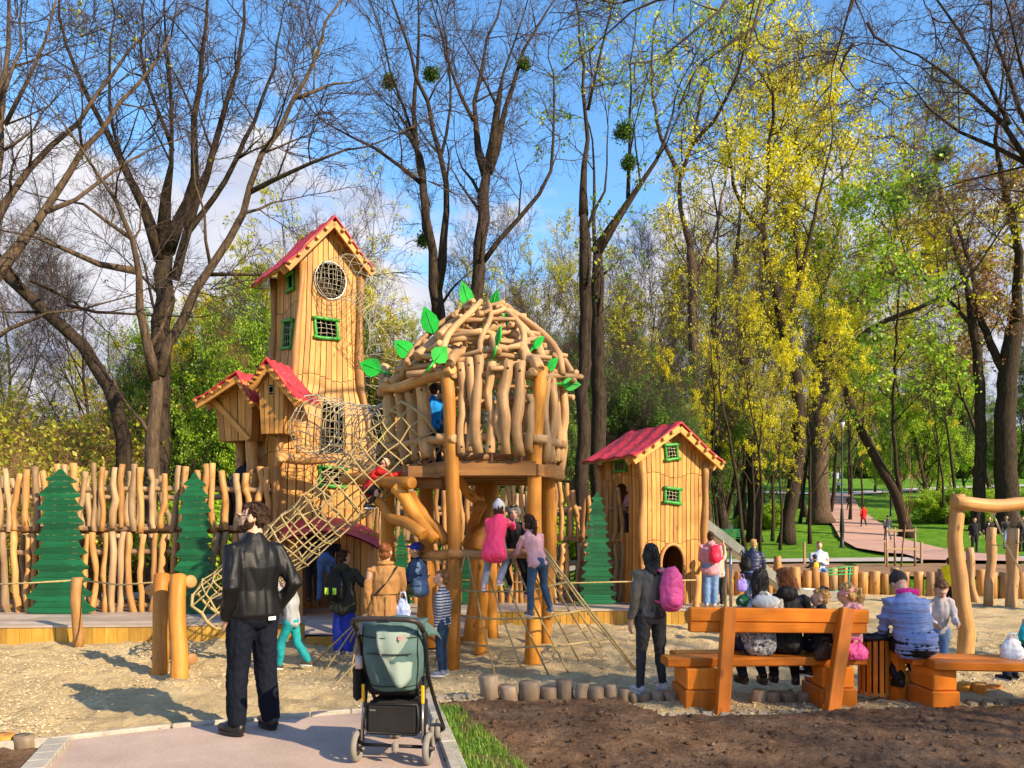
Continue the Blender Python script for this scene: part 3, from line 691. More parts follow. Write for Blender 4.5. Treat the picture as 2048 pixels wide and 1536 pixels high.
# small bay house with its own roof, on the tower's front left edge
def bayhouse(name, label, C, phi, half, z0, z1, zap, ol, orr, depth=1.0, holes=(), fo=.18, prof=None, slope_left=True, eave=None, apr=0):
    T = Tower(C, phi, half, prof or [(z0, .85, .85, .9, depth), (z1, 1, 1, 1, depth), (zap, 1, 1, 1, depth)])
    o = empty(name, (C[0], C[1], z0), label, 'play house')
    el, er = eave or (z1, z1)
    T.wall(0, z0, gt(zap - .05, el - .05, er - .05), 5, holes, (), parent=o)
    for w_ in (1, 3): T.wall(w_, z0, lambda u: (er if w_ == 1 else el) - .04, 4, [], (), parent=o, sub=1)
    T.wall(2, z0, gt(zap - .05, er - .05, el - .05), 3, [], (), parent=o, sub=1)
    m_ = MB(); m_.raw([tuple(T.corner(k, z0 + .004)) for k in range(4)], [(3, 2, 1, 0)]); m_.build('floor', W_DARK, o, smooth=False)
    T.gable_roof(zap, el, er, fo, .1, ol, orr, o, apex_r=apr); return T, o
B1, b1o = bayhouse('bay_house', 'narrow plank bay with a tiny barred window and red roof hung on the tall tower', (P(553, 900, 13.2).x, 13.35, 0), R(-14), .25, P(0, 868, 13.2).z, P(0, 758, 13.2).z, P(0, 722, 13.2).z, .10, .34, 1.2, [rect(.5, P(0, 781, 13.2).z, .26, .16)])
m_ = MB()
for f in (-.3, .3):
    m_.tube([B1.wallpt(0, .5 + f * .26, P(0, 781, 13.2).z - .09, .01), B1.wallpt(0, .5 + f * .26, P(0, 781, 13.2).z + .09, .01)], .006, 5); m_.tube([B1.wallpt(0, .37, P(0, 781, 13.2).z + f * .17, .01), B1.wallpt(0, .63, P(0, 781, 13.2).z + f * .17, .01)], .006, 5)
m_.build('window_bars', M_WIRE, b1o)
B2, b2o = bayhouse('bay_house', 'leftmost plank bay under a low red roof with a diagonal brace', (P(487, 900, 13.9).x, 14.2, 0), R(-20), .42, P(0, 882, 13.9).z, P(0, 800, 13.9).z, P(0, 752, 13.9).z, .22, .22, .9, [], fo=.3, apr=.30, eave=(P(0, 792, 13.9).z, P(0, 775, 13.9).z))
m_ = MB(); m_.beam(B2.wallpt(0, 0, P(0, 800, 13.9).z, .04), B2.wallpt(0, .95, P(0, 882, 13.9).z, .04), .03, .1); m_.build('brace', W_PLANK, b2o, smooth=False)
m_ = MB(); m_.log(P(500, 1060, 13.9), P(503, 875, 13.9), .11, k=8, wob=.03); m_.log(P(478, 1210, 14.2), P(482, 880, 14.2), .09, k=8); m_.build('support_post', W_LOG, b2o)

# entrance hut under the curved red canopy
hut = empty('entrance_hut', (P(655, 1200, 12.9).x, 13.1, ZD), 'low plank hut with a dark doorway under a curved red canopy at the tower foot', 'play house')
HT = Tower((P(655, 1200, 13.0).x, 13.45, 0), R(6), .78, [(ZD, .95, .95, .9, .6), (2, 1, 1, .9, .6)])
zt_ = P(0, 1068, 12.7).z
HT.wall(0, ZD, lambda u: zt_ + .12 * math.sin(u * math.pi), 13, [arch(.45, ZD, P(0, 1082, 12.7).z, .46)], (), parent=hut, sub=3)
HT.wall(1, ZD, lambda u: zt_, 5, [], (), parent=hut, sub=1); HT.wall(3, ZD, lambda u: zt_, 5, [], (), parent=hut, sub=1)
m_ = MB(); K = 16
for lay in range(2):
    V = []; 
    for i in range(K + 1):
        f = i / K; px = 562 + (755 - 562) * f; yt = 1060 - 26 * math.sin(f * math.pi) ** .8 + 12 * f
        a_ = P(px, yt - 6, 13.6); b_ = P(px + (-6 if f < .5 else 6), yt + 22 + 10 * abs(f - .5), 12.35); 
        for q in (a_, (a_ + b_) / 2 + Vector((0, 0, .03)), b_): V.append(tuple(q - Vector((0, 0, .03 * lay))))
    q = [(i * 3 + j, i * 3 + j + 1, i * 3 + j + 4, i * 3 + j + 3) for i in range(K) for j in range(2)]
    m_.raw(V, q if lay == 0 else [t_[::-1] for t_ in q])
m_.build('canopy', M_RED, hut)
m_ = MB(); m_.log(P(735, 1205, 12.6), P(742, 1085, 12.7), .07, wob=.03); m_.log(P(568, 1195, 12.6), P(566, 1075, 12.7), .06); m_.build('door_post', W_LOG, hut)

# right house with the slide
SH = Tower((0, 0, 0), R(25), .7, [(ZD, 1, 1, 1, 1), (1.0, .97, 1.0, 1, 1), (2.2, .97, 1.0, 1, 1), (2.45, .97, .98, 1, 1), (3.2, 1.02, 1.05, 1, 1), (4, 1.02, 1.05, 1, 1)])
FL = Vector((2.40, 14.3, 0)); SH.C = FL - SH.n * .7 + SH.r * .7
house = empty('slide_house', (SH.C.x, SH.C.y, ZD), 'shorter plank tower with red pitched roof and green windows beside the slide', 'play tower')
sa, sl_, sr_ = 3.67, 3.20, 3.14
SH.wall(0, ZD, gt(sa - .06, sl_ - .06, sr_ - .06), 14, [rect(.46, 3.14, .17, .26), rect(.47, 2.3, .22, .26), arch(.47, ZD, 1.35, .37)], (2.68, 1.42), parent=house)
SH.wall(3, ZD, lambda u: sl_ - .04, 12, [rect(.50, 2.88, .24, .2), arch(.48, 1.6, 2.55, .36)], (2.66,), parent=house)
SH.wall(1, ZD, lambda u: sr_ - .04, 8, [rect(.4, 1.9, .6, .8)], (), parent=house, sub=2)
SH.wall(2, ZD, gt(sa - .06, sr_ - .06, sl_ - .06), 6, [], (), parent=house, sub=1)
SH.gable_roof(sa, sl_, sr_, .26, .25, .34, .30, house)
SH.frame(0, .46, 3.12, .26, .28, house, tilt=R(6)); SH.frame(0, .47, 2.3, .32, .27, house, tilt=R(-4)); SH.frame(3, .50, 2.88, .36, .2, house, tilt=R(0), t=.035)
m_ = MB(); cx = .47
pts = [SH.wallpt(0, .47 + .185 * math.cos(a) * 1.05, 1.03 + .36 * math.sin(a), .02) for a in np.linspace(0, math.pi, 18)]
pts = [SH.wallpt(0, .47 + .195, ZD, .02)] + pts + [SH.wallpt(0, .47 - .195, ZD, .02)]
m_.tube(pts, .035, 7, ref=SH.n); m_.build('arch_trim', W_LOG, house)
for k in (0, 1, 3):
    m_ = MB(); pts = [SH.corner(k, ZD + (2.95 - ZD) * i / 11, .03) + SH.r * .02 * math.sin(i * .9) for i in range(12)]
    m_.tube(pts, [.065 + .012 * math.sin(i * 1.3) for i in range(12)], 7, flat=.8); m_.build('corner_post', W_LOG, house)
m_ = MB(); m_.raw([tuple(SH.wallpt(0, u, z, -.45)) for u, z in ((.1, 1.6), (.9, 1.6), (.9, 3.3), (.1, 3.3))], [(0, 1, 2, 3)]); m_.build('shade_panel', M_SHADE, house, smooth=False)  # added dark sheet, indoor shade put into its colour behind the front windows
# room behind the arch
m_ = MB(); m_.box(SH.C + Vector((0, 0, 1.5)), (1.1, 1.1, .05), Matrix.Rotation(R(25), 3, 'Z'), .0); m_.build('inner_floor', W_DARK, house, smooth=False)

# steel slide
sl0 = P(1398, 1052, 15.4); sl1 = P(1560, 1178, 15.9); sl2 = P(1600, 1196, 16.1); sl3 = P(1662, 1200, 16.3)
slide = empty('slide', (sl2.x, sl2.y, 0), 'shiny steel slide running down from the shorter tower to the sand', 'slide')
m_ = MB(); path_ = [sl0 - Vector((.5, 0, 0)), sl0] + [sl0.lerp(sl1, f) for f in (.33, .66)] + [sl1, sl2, sl3]; V = []; sec = [(-.27, .20), (-.25, .20), (-.22, .02), (.22, .02), (.25, .20), (.27, .20), (.26, .0), (.22, -.02), (-.22, -.02), (-.26, .0)]
for p_ in path_:
    for (a_, b_) in sec: V.append((p_.x - .1 * a_, p_.y + a_, p_.z + b_))
ns = len(sec); q = [(i * ns + j, i * ns + (j + 1) % ns, (i + 1) * ns + (j + 1) % ns, (i + 1) * ns + j) for i in range(len(path_) - 1) for j in range(ns)]
m_.raw(V, q); m_.build('chute', M_STEEL, slide, smooth=False)
m_ = MB(); 
for f in (.35, .8):
    c = sl0.lerp(sl1, f); 
    for s_ in (-.2, .2): m_.tube([(c.x, c.y + s_, -.05), (c.x, c.y + s_, c.z)], .03, 8)
m_.build('support_leg', M_STEEL, slide)

# ---------------- the nest on stilts
nest = empty('nest_house', (-.2, 10.7, 0), 'round log nest on stilts with a driftwood dome and green leaves', 'play house')
A = Vector((-.78, 9.5, 0)); B = Vector((.29, 9.5, 0)); C_ = Vector((.66, 10.35, 0)); D_ = Vector((.5, 11.5, 0)); E_ = Vector((-.3, 12.0, 0)); F_ = Vector((-1.35, 11.8, 0)); G_ = Vector((-1.76, 10.75, 0))
poly = [A, B, C_, D_, E_, F_, G_]; zf = P(0, 925, 9.5).z
def up(v, z): return Vector((v.x, v.y, z))
def post(a, b, r, r2=None, name='post', mat=W_POST, par=nest, wob=.03, n=12): m_ = MB(); m_.log(a, b, r, r2, n=n, k=10, wob=wob, bump=.05); return m_.build(name, mat, par)
post(P(905, 1340, G(905, 1338).y), P(893, 735, 9.45), .092, .08, wob=.05)
post(P(1064, 1334, G(1064, 1332).y), P(1083, 735, 9.5), .098, .085, wob=.05)
post(P(1093, 1120, 10.6) - Vector((0, 0, .8)), P(1100, 740, 10.35), .09, .08, wob=.05)
post(up(D_, -.05), up(D_, zf), .09, .09); post(up(E_, -.05), up(E_, zf), .1, .09, wob=.06); post(up(F_, -.05), up(F_, 3.6), .09, .09, wob=.06); post(up(G_, -.05), up(G_ + Vector((.12, 0, 0)), 3.6), .10, .085, wob=.05)
post(P(862, 1250, 11) - Vector((0, 0, .3)), P(850, 930, 11), .12, .1, wob=.03); post(P(940, 1100, 11.2) - Vector((0, 0, 1.3)), P(968, 945, 11.2), .10, .1, wob=.03)
post(P(960, 1306, 10.55), P(968, 1112, 10.4), .085, .08, name='stub_post')
post(P(870, 1080, 9.4), P(792, 975, 9.6), .075, .085, 'brace'); post(P(893, 1085, 9.5), P(820, 990, 9.7), .07, .08, 'brace'); post(P(848, 1070, 9.2), P(752, 1000, 9.9), .075, .06, 'brace', wob=.06)
post(P(915, 940, 10.0), P(962, 1000, 10.4), .06, .07, 'brace', wob=.08); post(P(965, 1010, 10.2), P(935, 1090, 11.2), .07, .09, 'brace')
post(P(985, 945, 10.9), P(955, 1100, 10.6), .09, .1, 'brace')
post(P(690, 958, 10.5), P(824, 966, 9.45), .085, .075, 'net_bar', wob=.02)
post(P(898, 1108, 9.35), P(1056, 1107, 9.35), .058, .058, 'cross_log', W_LOG, wob=.012); post(P(845, 1112, 9.9), P(905, 1106, 9.5), .06, .06, 'cross_log', W_LOG, wob=.01)
# floor beams and boards
m_ = MB()
for a_, b_ in zip(poly, poly[1:] + poly[:1]): m_.beam(up(a_, zf - .09), up(b_, zf - .09), .09, .15)
for k in range(5): y = 9.7 + k * .5; m_.beam((-1.5 + abs(k - 2) * .1, y, zf - .10), (.55, y, zf - .10), .08, .14)
m_.beam(P(1075, 936, 9.9), P(1112, 938, 10.6), .12, .16)
m_.build('floor_frame', W_DARK, nest, smooth=False)
m_ = MB(); m_.prism([(q.x, q.y) for q in poly], .04, Matrix.Translation((0, 0, zf)) @ Matrix(((1, 0, 0, 0), (0, 0, 1, 0), (0, 1, 0, 0), (0, 0, 0, 1))), .5); m_.build('floor', W_DARK, nest, smooth=False)
m_ = MB(); a_ = P(752, 948, 10.2); b_ = P(885, 952, 9.6)
for k in range(6): m_.beam(a_ + Vector((0, k * .11, 0)), b_ + Vector((0, k * .11, 0)), .10, .05)
m_.beam(a_ - Vector((0, -.05, .1)), b_ - Vector((0, -.05, .1)), .06, .12); m_.build('landing', W_DARK, nest, smooth=False)
# crooked wall slats
random.seed(11); np.random.seed(11)
def slat(xt, yt, xb, yb, D, r, wob=.05, D2=None): m_ = MB(); m_.log(P(xt, yt, D), P(xb, yb, D2 or D), r, r * 1.05, n=9, k=9, wob=wob, bump=.1); o = m_.build('wall_log', W_NEST, nest); m_ = MB(); m_.ball(P(xt, yt + 14, D - r * .9), (.016, .012, .016), 8, 5); m_.build('bolt', M_IRON, o); m_ = MB(); m_.ball(P(xb, yb - 12, (D2 or D) - r * .9), (.016, .012, .016), 8, 5); m_.build('bolt', M_IRON, o)
for xt, yt, xb, yb, r in ((921, 726, 923, 906, .05), (938, 716, 940, 902, .055), (958, 712, 957, 906, .062), (984, 724, 980, 905, .058), (1016, 722, 1012, 908, .07), (1040, 727, 1040, 911, .066), (1000, 800, 1001, 900, .04), (1058, 790, 1058, 905, .05)): slat(xt, yt, xb, yb, 9.42, r)
for i, (x, D) in enumerate(((1096, 9.75), (1105, 9.95), (1112, 10.1), (1119, 10.25), (1126, 10.4))): slat(x - 2, 745 + i * 4, x - 8, 925 - i * 1, D, .06, .04)
for i, x in enumerate((778, 800, 822, 843)): slat(x, 778 - i * 4, x + 14, 932 - i * 6, 10.65 - i * .25, .085, .03)
for i in range(9):
    f = (i + .5) / 9; q = D_.lerp(E_, f * 2) if f < .5 else E_.lerp(F_, f * 2 - 1); m_ = MB(); m_.log(up(q, zf - .1), up(q, 3.55), .06, n=8, k=7, wob=.05); m_.build('wall_log', W_NEST, nest)
for i in range(4): q = C_.lerp(D_, (i + .5) / 4); m_ = MB(); m_.log(up(q, zf - .1), up(q, 3.6), .06, n=8, k=7, wob=.05); m_.build('wall_log', W_NEST, nest)
for i in range(5): q = F_.lerp(G_, (i + .5) / 5); m_ = MB(); m_.log(up(q, zf - .1), up(q, 3.6), .07, n=8, k=7, wob=.04); m_.build('wall_log', W_NEST, nest)
zr = P(0, 745, 9.5).z
for a_, b_ in zip(poly, poly[1:] + poly[:1]):
    for zz in (zr - .04, zf + .28): m_ = MB(); d_ = (b_ - a_).normalized() * .14; m_.log(up(a_ - d_, zz + .02), up(b_ + d_, zz), .055, n=9, k=7, wob=.03); m_.build('rail', W_NEST, nest)
m_ = MB(); m_.log(P(905, 738, 9.35), P(764, 776, 10.55), .07, n=10, k=9, wob=.07); m_.build('rail', W_LOG, nest)
# driftwood dome: rings of overlapping logs that climb inwards
Cc = Vector((-.36, 10.6, 0)); NR = 8
for ring in range(NR):
    f = ring / (NR - 1); rad = 1.12 * (1 - .74 * f ** 1.15); z = zr + .02 + (4.62 - zr) * (f ** .92); m_n = 7 if ring < 5 else 6
    for k in range(m_n):
        a = 2 * math.pi * (k + .5 * (ring % 2) + random.uniform(-.12, .12)) / m_n; c = Cc + Vector((math.cos(a) * rad, math.sin(a) * rad * .95, 0)); t_ = Vector((-math.sin(a), math.cos(a), 0)); hl = rad * math.tan(math.pi / m_n) * 1.3 + .05
        z1 = z + random.uniform(-.03, .03)
        m_ = MB(); m_.log(up(c - t_ * hl, z1 - .035), up(c + t_ * hl, z1 + .045), random.uniform(.03, .045), random.uniform(.026, .042), n=9, k=7, wob=.05, bump=.12); m_.build('dome_log', W_NEST, nest)
for k in range(12):                                                     # long curved branches that meet at the top
    a = 2 * math.pi * (k + random.uniform(-.2, .2)) / 12; pts = []; rr0 = random.uniform(.036, .05)
    for i in range(9):
        f = i / 8; rad = 1.16 * (1 - .86 * f ** 1.5) + .045; z = zr + .06 + (4.70 - zr) * (f ** .86); aa = a + .18 * f + .05 * math.sin(f * 7 + k); pts.append(Cc + Vector((math.cos(aa) * rad, math.sin(aa) * rad * .95, z)))
    m_ = MB(); m_.tube(pts, [rr0 * (1.1 - .35 * i / 8 + random.uniform(-.06, .06)) for i in range(9)], 9); m_.build('rafter', W_NEST, nest)
for (x0, y0, D0, x1, y1, D1, r) in ((835, 712, 9.9, 905, 652, 10.4, .075), (880, 672, 9.8, 948, 618, 10.5, .07), (783, 765, 10.3, 842, 720, 10.2, .06), (900, 728, 9.3, 928, 700, 9.8, .07), (995, 705, 9.5, 984, 628, 10.3, .06), (1078, 740, 9.4, 1040, 690, 9.7, .075), (1100, 740, 9.8, 1035, 645, 10.4, .065), (1130, 772, 10.2, 1095, 738, 10.0, .07), (860, 735, 10.0, 920, 690, 10.2, .06), (1010, 660, 10.2, 1050, 700, 10.0, .06), (800, 730, 10.6, 870, 690, 10.8, .06), (1112, 748, 10.3, 1060, 700, 10.6, .055), (770, 735, 10.9, 775, 790, 10.6, .08)):
    m_ = MB(); m_.log(P(x0, y0, D0), P(x1, y1, D1), r, r * .85, n=10, k=8, wob=.04); m_.build('rafter', W_NEST, nest)
# green leaf panels on their stalks
def leaf(px, py, D, ln, wd, ang, yaw, tilt=0):
    out = []; K = 9; ln *= 1.14; wd *= 1.14
    for i in range(K + 1): f = i / K; out.append((wd * .5 * math.sin(math.pi * f ** .75) * (1 + .05 * ((i % 2) * 2 - 1)), ln * f))
    for i in range(K - 1, 0, -1): f = i / K; out.append((-wd * .5 * math.sin(math.pi * f ** .75) * (1 + .05 * ((i % 2) * 2 - 1)), ln * f))
    M4 = Matrix.Translation(P(px, py, D)) @ Matrix.Rotation(yaw, 4, 'Z') @ Matrix.Rotation(ang, 4, 'Y') @ Matrix.Rotation(tilt, 4, 'X')
    m_ = MB(); m_.prism(out, .022, M4, .5); o = m_.build('leaf', M_LEAFB, nest, smooth=False)
    m_ = MB(); m_.tube([M4 @ Vector((0, 0, -.16)), M4 @ Vector((0, 0, .0))], .016, 6); m_.tube([M4 @ Vector((0, -.014, .0)), M4 @ Vector((0, -.014, ln * .8))], .006, 5); m_.build('stem', M_LEAFB, o)
for a_ in ((940, 615, 10.5, .33, .17, R(-18), .2), (983, 622, 10.4, .26, .13, R(18), -.4), (868, 668, 10.2, .34, .21, R(-20), .1), (1013, 645, 10.2, .16, .11, R(12), .2), (826, 711, 10.1, .27, .21, R(-55), .2), (762, 742, 10.6, .27, .23, R(-70), .1), (868, 724, 9.2, .22, .19, R(38), .3), (993, 690, 9.3, .2, .09, R(22), -.9), (1066, 696, 9.8, .27, .1, R(50), .9), (1094, 740, 9.6, .24, .11, R(48), .8), (1124, 768, 10.0, .24, .15, R(88), .4)): leaf(*a_)

# ---------------- rope nets
def net_tube(name, label, cen, radx, radz, nl, nh, r, mat, open_=0.0, squash=None, seed=0, jit=.02, dia=False):
    rs = np.random.RandomState(seed); cen = np.array([tuple(c) for c in cen], float); k = len(cen); s_ = np.linspace(0, k - 1, nh)
    ci = np.stack([np.interp(s_, np.arange(k), cen[:, j]) for j in range(3)], 1)
    for _ in range(2): ci[1:-1] = (ci[:-2] + ci[1:-1] * 2 + ci[2:]) / 4
    rx = np.interp(s_, np.arange(k), radx); rz = np.interp(s_, np.arange(k), radz)
    t = nrm(np.gradient(ci, axis=0)); sd_ = nrm(np.cross(t, [0, 0, 1.0])); up_ = np.cross(sd_, t)
    ang = np.linspace(0, 2 * math.pi, nl + 1)[:-1] + .1
    Pt = ci[:, None] + sd_[:, None] * (rx[:, None, None] * np.cos(ang)[None, :, None]) + up_[:, None] * (rz[:, None, None] * np.sin(ang)[None, :, None]); Pt += rs.randn(*Pt.shape) * jit
    m_ = MB()
    for j in range(nl): m_.tube(Pt[:, j], r, 5, cap=False)
    for i in range(nh):
        rg = Pt[i]; mid = (rg + np.roll(rg, -1, 0)) / 2; mid = ci[i] + (mid - ci[i]) * 1.02; loop = np.stack([rg, mid], 1).reshape(-1, 3); m_.tube(loop, r, 5, closed=True, ref=t[i])
    for i in (0, nh - 1):
        rg = Pt[i]; m_.tube(rg, r * 1.8, 6, closed=True, ref=t[i])
    for i in range(nh):
        for j in range(nl): m_.ball(Pt[i, j], r * 1.7, 5, 3)
    o = m_.build(name, mat); tag(o, label, 'rope net'); return o
st = P(415, 1222, 9.75); en = P(845, 850, 10.2)
net_tube('rope_net_tunnel', 'long beige rope tunnel climbing from the two short posts to the nest', [st, st.lerp(en, .33) + Vector((0, 0, -.05)), st.lerp(en, .66) + Vector((0, 0, -.04)), en], [.34, .36, .38, .42], [.30, .33, .37, .42], 12, 20, .011, M_ROPE, seed=1, jit=.02)
net_tube('rope_net_bridge', 'grey-beige rope tube linking the tower door with the nest', [P(628, 850, 13.4), P(690, 868, 12.9), P(760, 880, 12.1), P(800, 868, 11.3)], [.5, .52, .5, .45], [.5, .52, .5, .5], 20, 17, .007, M_WIRE, seed=2)
cw = TW.wallpt(0, .5, 6.22, .0)
net_tube('cable_net_tube', 'pale cable tube curling out of the round window and down', [cw, cw + Vector((.5, -.3, 0)), P(765, 592, 13.9), P(790, 660, 14.3), P(770, 740, 14.9), P(745, 800, 15.5)], [.34, .40, .42, .42, .42, .42], [.34, .42, .44, .42, .42, .42], 15, 20, .004, M_WIRE, seed=3, jit=.012)
# entry posts of the net tunnel
ep = empty('net_entry_posts', (G(345, 1365).x, G(345, 1365).y, 0), 'pair of short thick golden posts joined by a log at the rope tunnel mouth', 'posts')
post(P(319, 1352, G(319, 1352).y), P(325, 1150, 9.35), .092, .09, par=ep, wob=.02); post(P(358, 1368, G(358, 1368).y), P(357, 1152, 9.0), .094, .088, par=ep, wob=.02)
post(P(300, 1180, 9.8), P(382, 1163, 9.1), .07, .075, 'top_log', W_LOG, ep, .01); post(P(330, 1303, 9.9), P(384, 1318, 9.35), .075, .07, 'low_log', W_LOG, ep, .01)
# climbing net below the cross log
cn = MB(); tops = [(905 + i * 19, 1110) for i in range(9)]; bots = [(952, 1352, 9.0), (997, 1355, 8.95), (1052, 1352, 8.9), (1098, 1350, 8.9), (1142, 1346, 8.95), (1182, 1340, 9.1), (1215, 1318, 9.5), (1245, 1300, 9.9), (1265, 1335, 9.45)]
gpts = []
tp = [P(930, 1112, 9.3), P(936, 1112, 9.3), P(965, 1112, 9.3), P(990, 1112, 9.3), P(1022, 1112, 9.3), P(1052, 1112, 9.35), P(1075, 1112, 9.6), P(1085, 1100, 9.9), P(1082, 1095, 9.3)]
bt = [P(870, 1310, 9.9)] + [P(x, y, D) for x, y, D in ((990, 1352, 8.97), (1050, 1358, 8.85), (1098, 1350, 9.0), (1140, 1350, 9.0), (1158, 1300, 10.0), (1195, 1290, 10.5), (1205, 1275, 11.0), (1270, 1337, 9.3))]
for q in bt: q.z = .0
for a_, b_ in zip(tp, bt): cn.tube([a_, a_.lerp(b_, .5) + Vector((0, 0, -.04)), b_], .011, 6)
cn.tube([tp[8] + Vector((.02, 0, .01)), tp[8].lerp(bt[8], .5) + Vector((.03, 0, -.02)), bt[8] + Vector((.03, 0, 0))], .013, 6)
for f in (.28, .5, .74):
    pts = [a_.lerp(b_, f) + Vector((0, 0, -.16 * f * (1 - f))) for a_, b_ in zip(tp[:5], bt[:5])] + [tp[8].lerp(bt[8], f)]; cn.tube(pts, .012, 6)
    cn.tube([a_.lerp(b_, f) for a_, b_ in zip(tp[5:], bt[5:])], .010, 6)
cn.tube([P(838, 1175, 9.7), P(838, 1120, 9.8), P(905, 1120, 9.6)], .01, 6)
o = cn.build('climbing_net', M_ROPE); tag(o, 'wide rope climbing net spread from the low cross log to the sand', 'rope net')
cn = MB(); a_ = P(722, 1235, 9.6)
for (x, y) in ((622, 1332), (648, 1345), (700, 1355)): q = G(x, y); cn.tube([P(740, 1222, 9.9), a_, q], .01, 6)
cn.tube([P(860, 1150, 9.8), P(790, 1215, 9.8), a_, P(700, 1285, 9.7)], .01, 6); cn.tube([a_, P(745, 1238, 9.6), P(850, 1235, 9.7)], .01, 6); cn.tube([P(850, 1120, 9.9), P(790, 1200, 9.6), P(745, 1290, 9.5), G(668, 1372)], .011, 6)
o = cn.build('climbing_net', M_ROPE); tag(o, 'smaller fan of climbing ropes reaching the sand behind the stroller', 'rope net')
# rope rails on short posts
for (x, yb, yt, lab) in ((162, 1290, 1155, 'short crooked rope post in front of the left deck'), (1392, 1246, 1150, 'short rope post by the arched doorway'), (917, 1252, 1130, 'short rope post behind the nest stilts')):
    m_ = MB(); g_ = G(x, yb); m_.log(g_ - Vector((0, .08, .03)), Vector((g_.x, g_.y - .08, P(0, yt, g_.y).z)), .075 if x < 300 else .06, n=9, k=7, wob=.03); o = m_.build('rope_post', W_LOG); tag(o, lab, 'post', 'short posts holding the rope rail')
m_ = MB(); m_.tube([P(-60, 1170, 11.3), P(60, 1166, 11.3), P(160, 1160, 11.3)], .013, 6); m_.tube([P(160, 1160, 11.3), P(240, 1170, 10.4), P(318, 1164, 9.5)], .012, 6); o = m_.build('rope_rail', M_ROPE); tag(o, 'slack rope rail in front of the left green boards', 'rope')
m_ = MB(); m_.tube([P(917, 1160, 13.3), P(1100, 1167, 13.4), P(1392, 1160, 13.6)], .013, 6); o = m_.build('rope_rail', M_ROPE); tag(o, 'slack rope rail across the right green board', 'rope')
# ================================================================ people
TS = bpy.data.scenes.new('remesh_work')
def remesh(name, mb, vox, mat, parent, it=3, amp=0.0, fs=(1, 1, 1), seed=0, fac=.6):
    me = bpy.data.meshes.new('tmp'); V = np.vstack(mb.V); fcs = [tuple(f) for q in mb.Q for f in q.tolist()] + [tuple(f) for q in mb.T for f in q.tolist()]
    me.from_pydata(V.tolist(), [], fcs); me.update(); o = bpy.data.objects.new('tmp', me); TS.collection.objects.link(o)
    m = o.modifiers.new('r', 'REMESH'); m.mode = 'VOXEL'; m.voxel_size = vox; m.use_smooth_shade = True
    s = o.modifiers.new('s', 'SMOOTH'); s.factor = fac; s.iterations = it
    with bpy.context.temp_override(scene=TS, view_layer=TS.view_layers[0]):
        dg = bpy.context.evaluated_depsgraph_get(); dg.update()
    m2 = bpy.data.meshes.new_from_object(o.evaluated_get(dg)); bpy.data.objects.remove(o)
    m2.name = name; n = len(m2.vertices)
    if amp:
        co = np.zeros(n * 3); m2.vertices.foreach_get('co', co); co = co.reshape(-1, 3); nn = np.zeros(n * 3); m2.vertex_normals.foreach_get('vector', nn); nn = nn.reshape(-1, 3)
        h = np.array([noise.noise(Vector((c[0] * fs[0] + seed, c[1] * fs[1], c[2] * fs[2]))) + 1.1 * (abs(noise.noise(Vector((c[0] * fs[0] * 2.1 + seed, c[1] * fs[1] * 2.1 + 9, c[2] * fs[2] * 2.1)))) - .3) for c in co])
        co += nn * (h * amp)[:, None]; m2.vertices.foreach_set('co', co.ravel()); m2.update()
    m2.materials.clear(); m2.materials.append(mat)
    ob = bpy.data.objects.new(name, m2); COL.objects.link(ob); ob.parent = parent; ob.matrix_parent_inverse = WM[parent.name].inverted(); WM[ob.name] = Matrix.Identity(4); return ob
def loft(mb, pts, a, b, side, n=16, round_=True):
    p = np.array([tuple(q) for q in pts], float); a = np.array(a, float); b = np.array(b, float)
    if round_:
        t0 = nrm(p[1] - p[0]); t1 = nrm(p[-1] - p[-2]); m0 = min(a[0], b[0]); m1 = min(a[-1], b[-1])
        p = np.vstack([p[0] - t0 * m0 * .5, p[0] - t0 * m0 * .3, p, p[-1] + t1 * m1 * .3, p[-1] + t1 * m1 * .5])
        a = np.concatenate([[a[0] * .45, a[0] * .8], a, [a[-1] * .8, a[-1] * .45]]); b = np.concatenate([[b[0] * .45, b[0] * .8], b, [b[-1] * .8, b[-1] * .45]])
    k = len(p); t = nrm(np.gradient(p, axis=0)); s_ = np.asarray(tuple(side), float); u = nrm(s_[None] - t * (t @ s_)[:, None]); w_ = np.cross(t, u); an = np.arange(n) / n * 2 * math.pi
    v = (p[:, None] + a[:, None, None] * np.cos(an)[None, :, None] * u[:, None] + b[:, None, None] * np.sin(an)[None, :, None] * w_[:, None]).reshape(-1, 3)
    i = np.repeat(np.arange(k - 1), n); j = np.tile(np.arange(n), k - 1); j2 = (j + 1) % n; q = np.stack([i * n + j, i * n + j2, (i + 1) * n + j2, (i + 1) * n + j], 1)
    v = np.vstack([v, p[0], p[-1]]); c0 = k * n; jj = np.arange(n); jn = (jj + 1) % n
    mb.raw(v, q, np.vstack([np.stack([np.full(n, c0), jn, jj], 1), np.stack([np.full(n, c0 + 1), (k - 1) * n + jj, (k - 1) * n + jn], 1)]))
def cap(mb, pts, r, n=12): loft(mb, pts, r, r, (0.93, .11, .3) if abs(Vector(pts[1]) .x - Vector(pts[0]).x) < abs((Vector(pts[1]) - Vector(pts[0])).length) * .8 else (0.1, .2, 1), n)
SKIN = plain('skin', (.62, .36, .25), .5, .12, 8, spec=.35); SKIN.node_tree.nodes['Principled BSDF'].inputs['Subsurface Weight'].default_value = 0.0
EYEW = plain('eye_dark', (.03, .02, .015), .2, .1)
def cloth(name, col, rough=.8, var=.3, scale=5, bump=.25, bs=60, col2=None, sheen=.0, spec=.25): return plain(name, col, rough, var, scale, bump, bs, 0, col2, spec, 0, sheen)
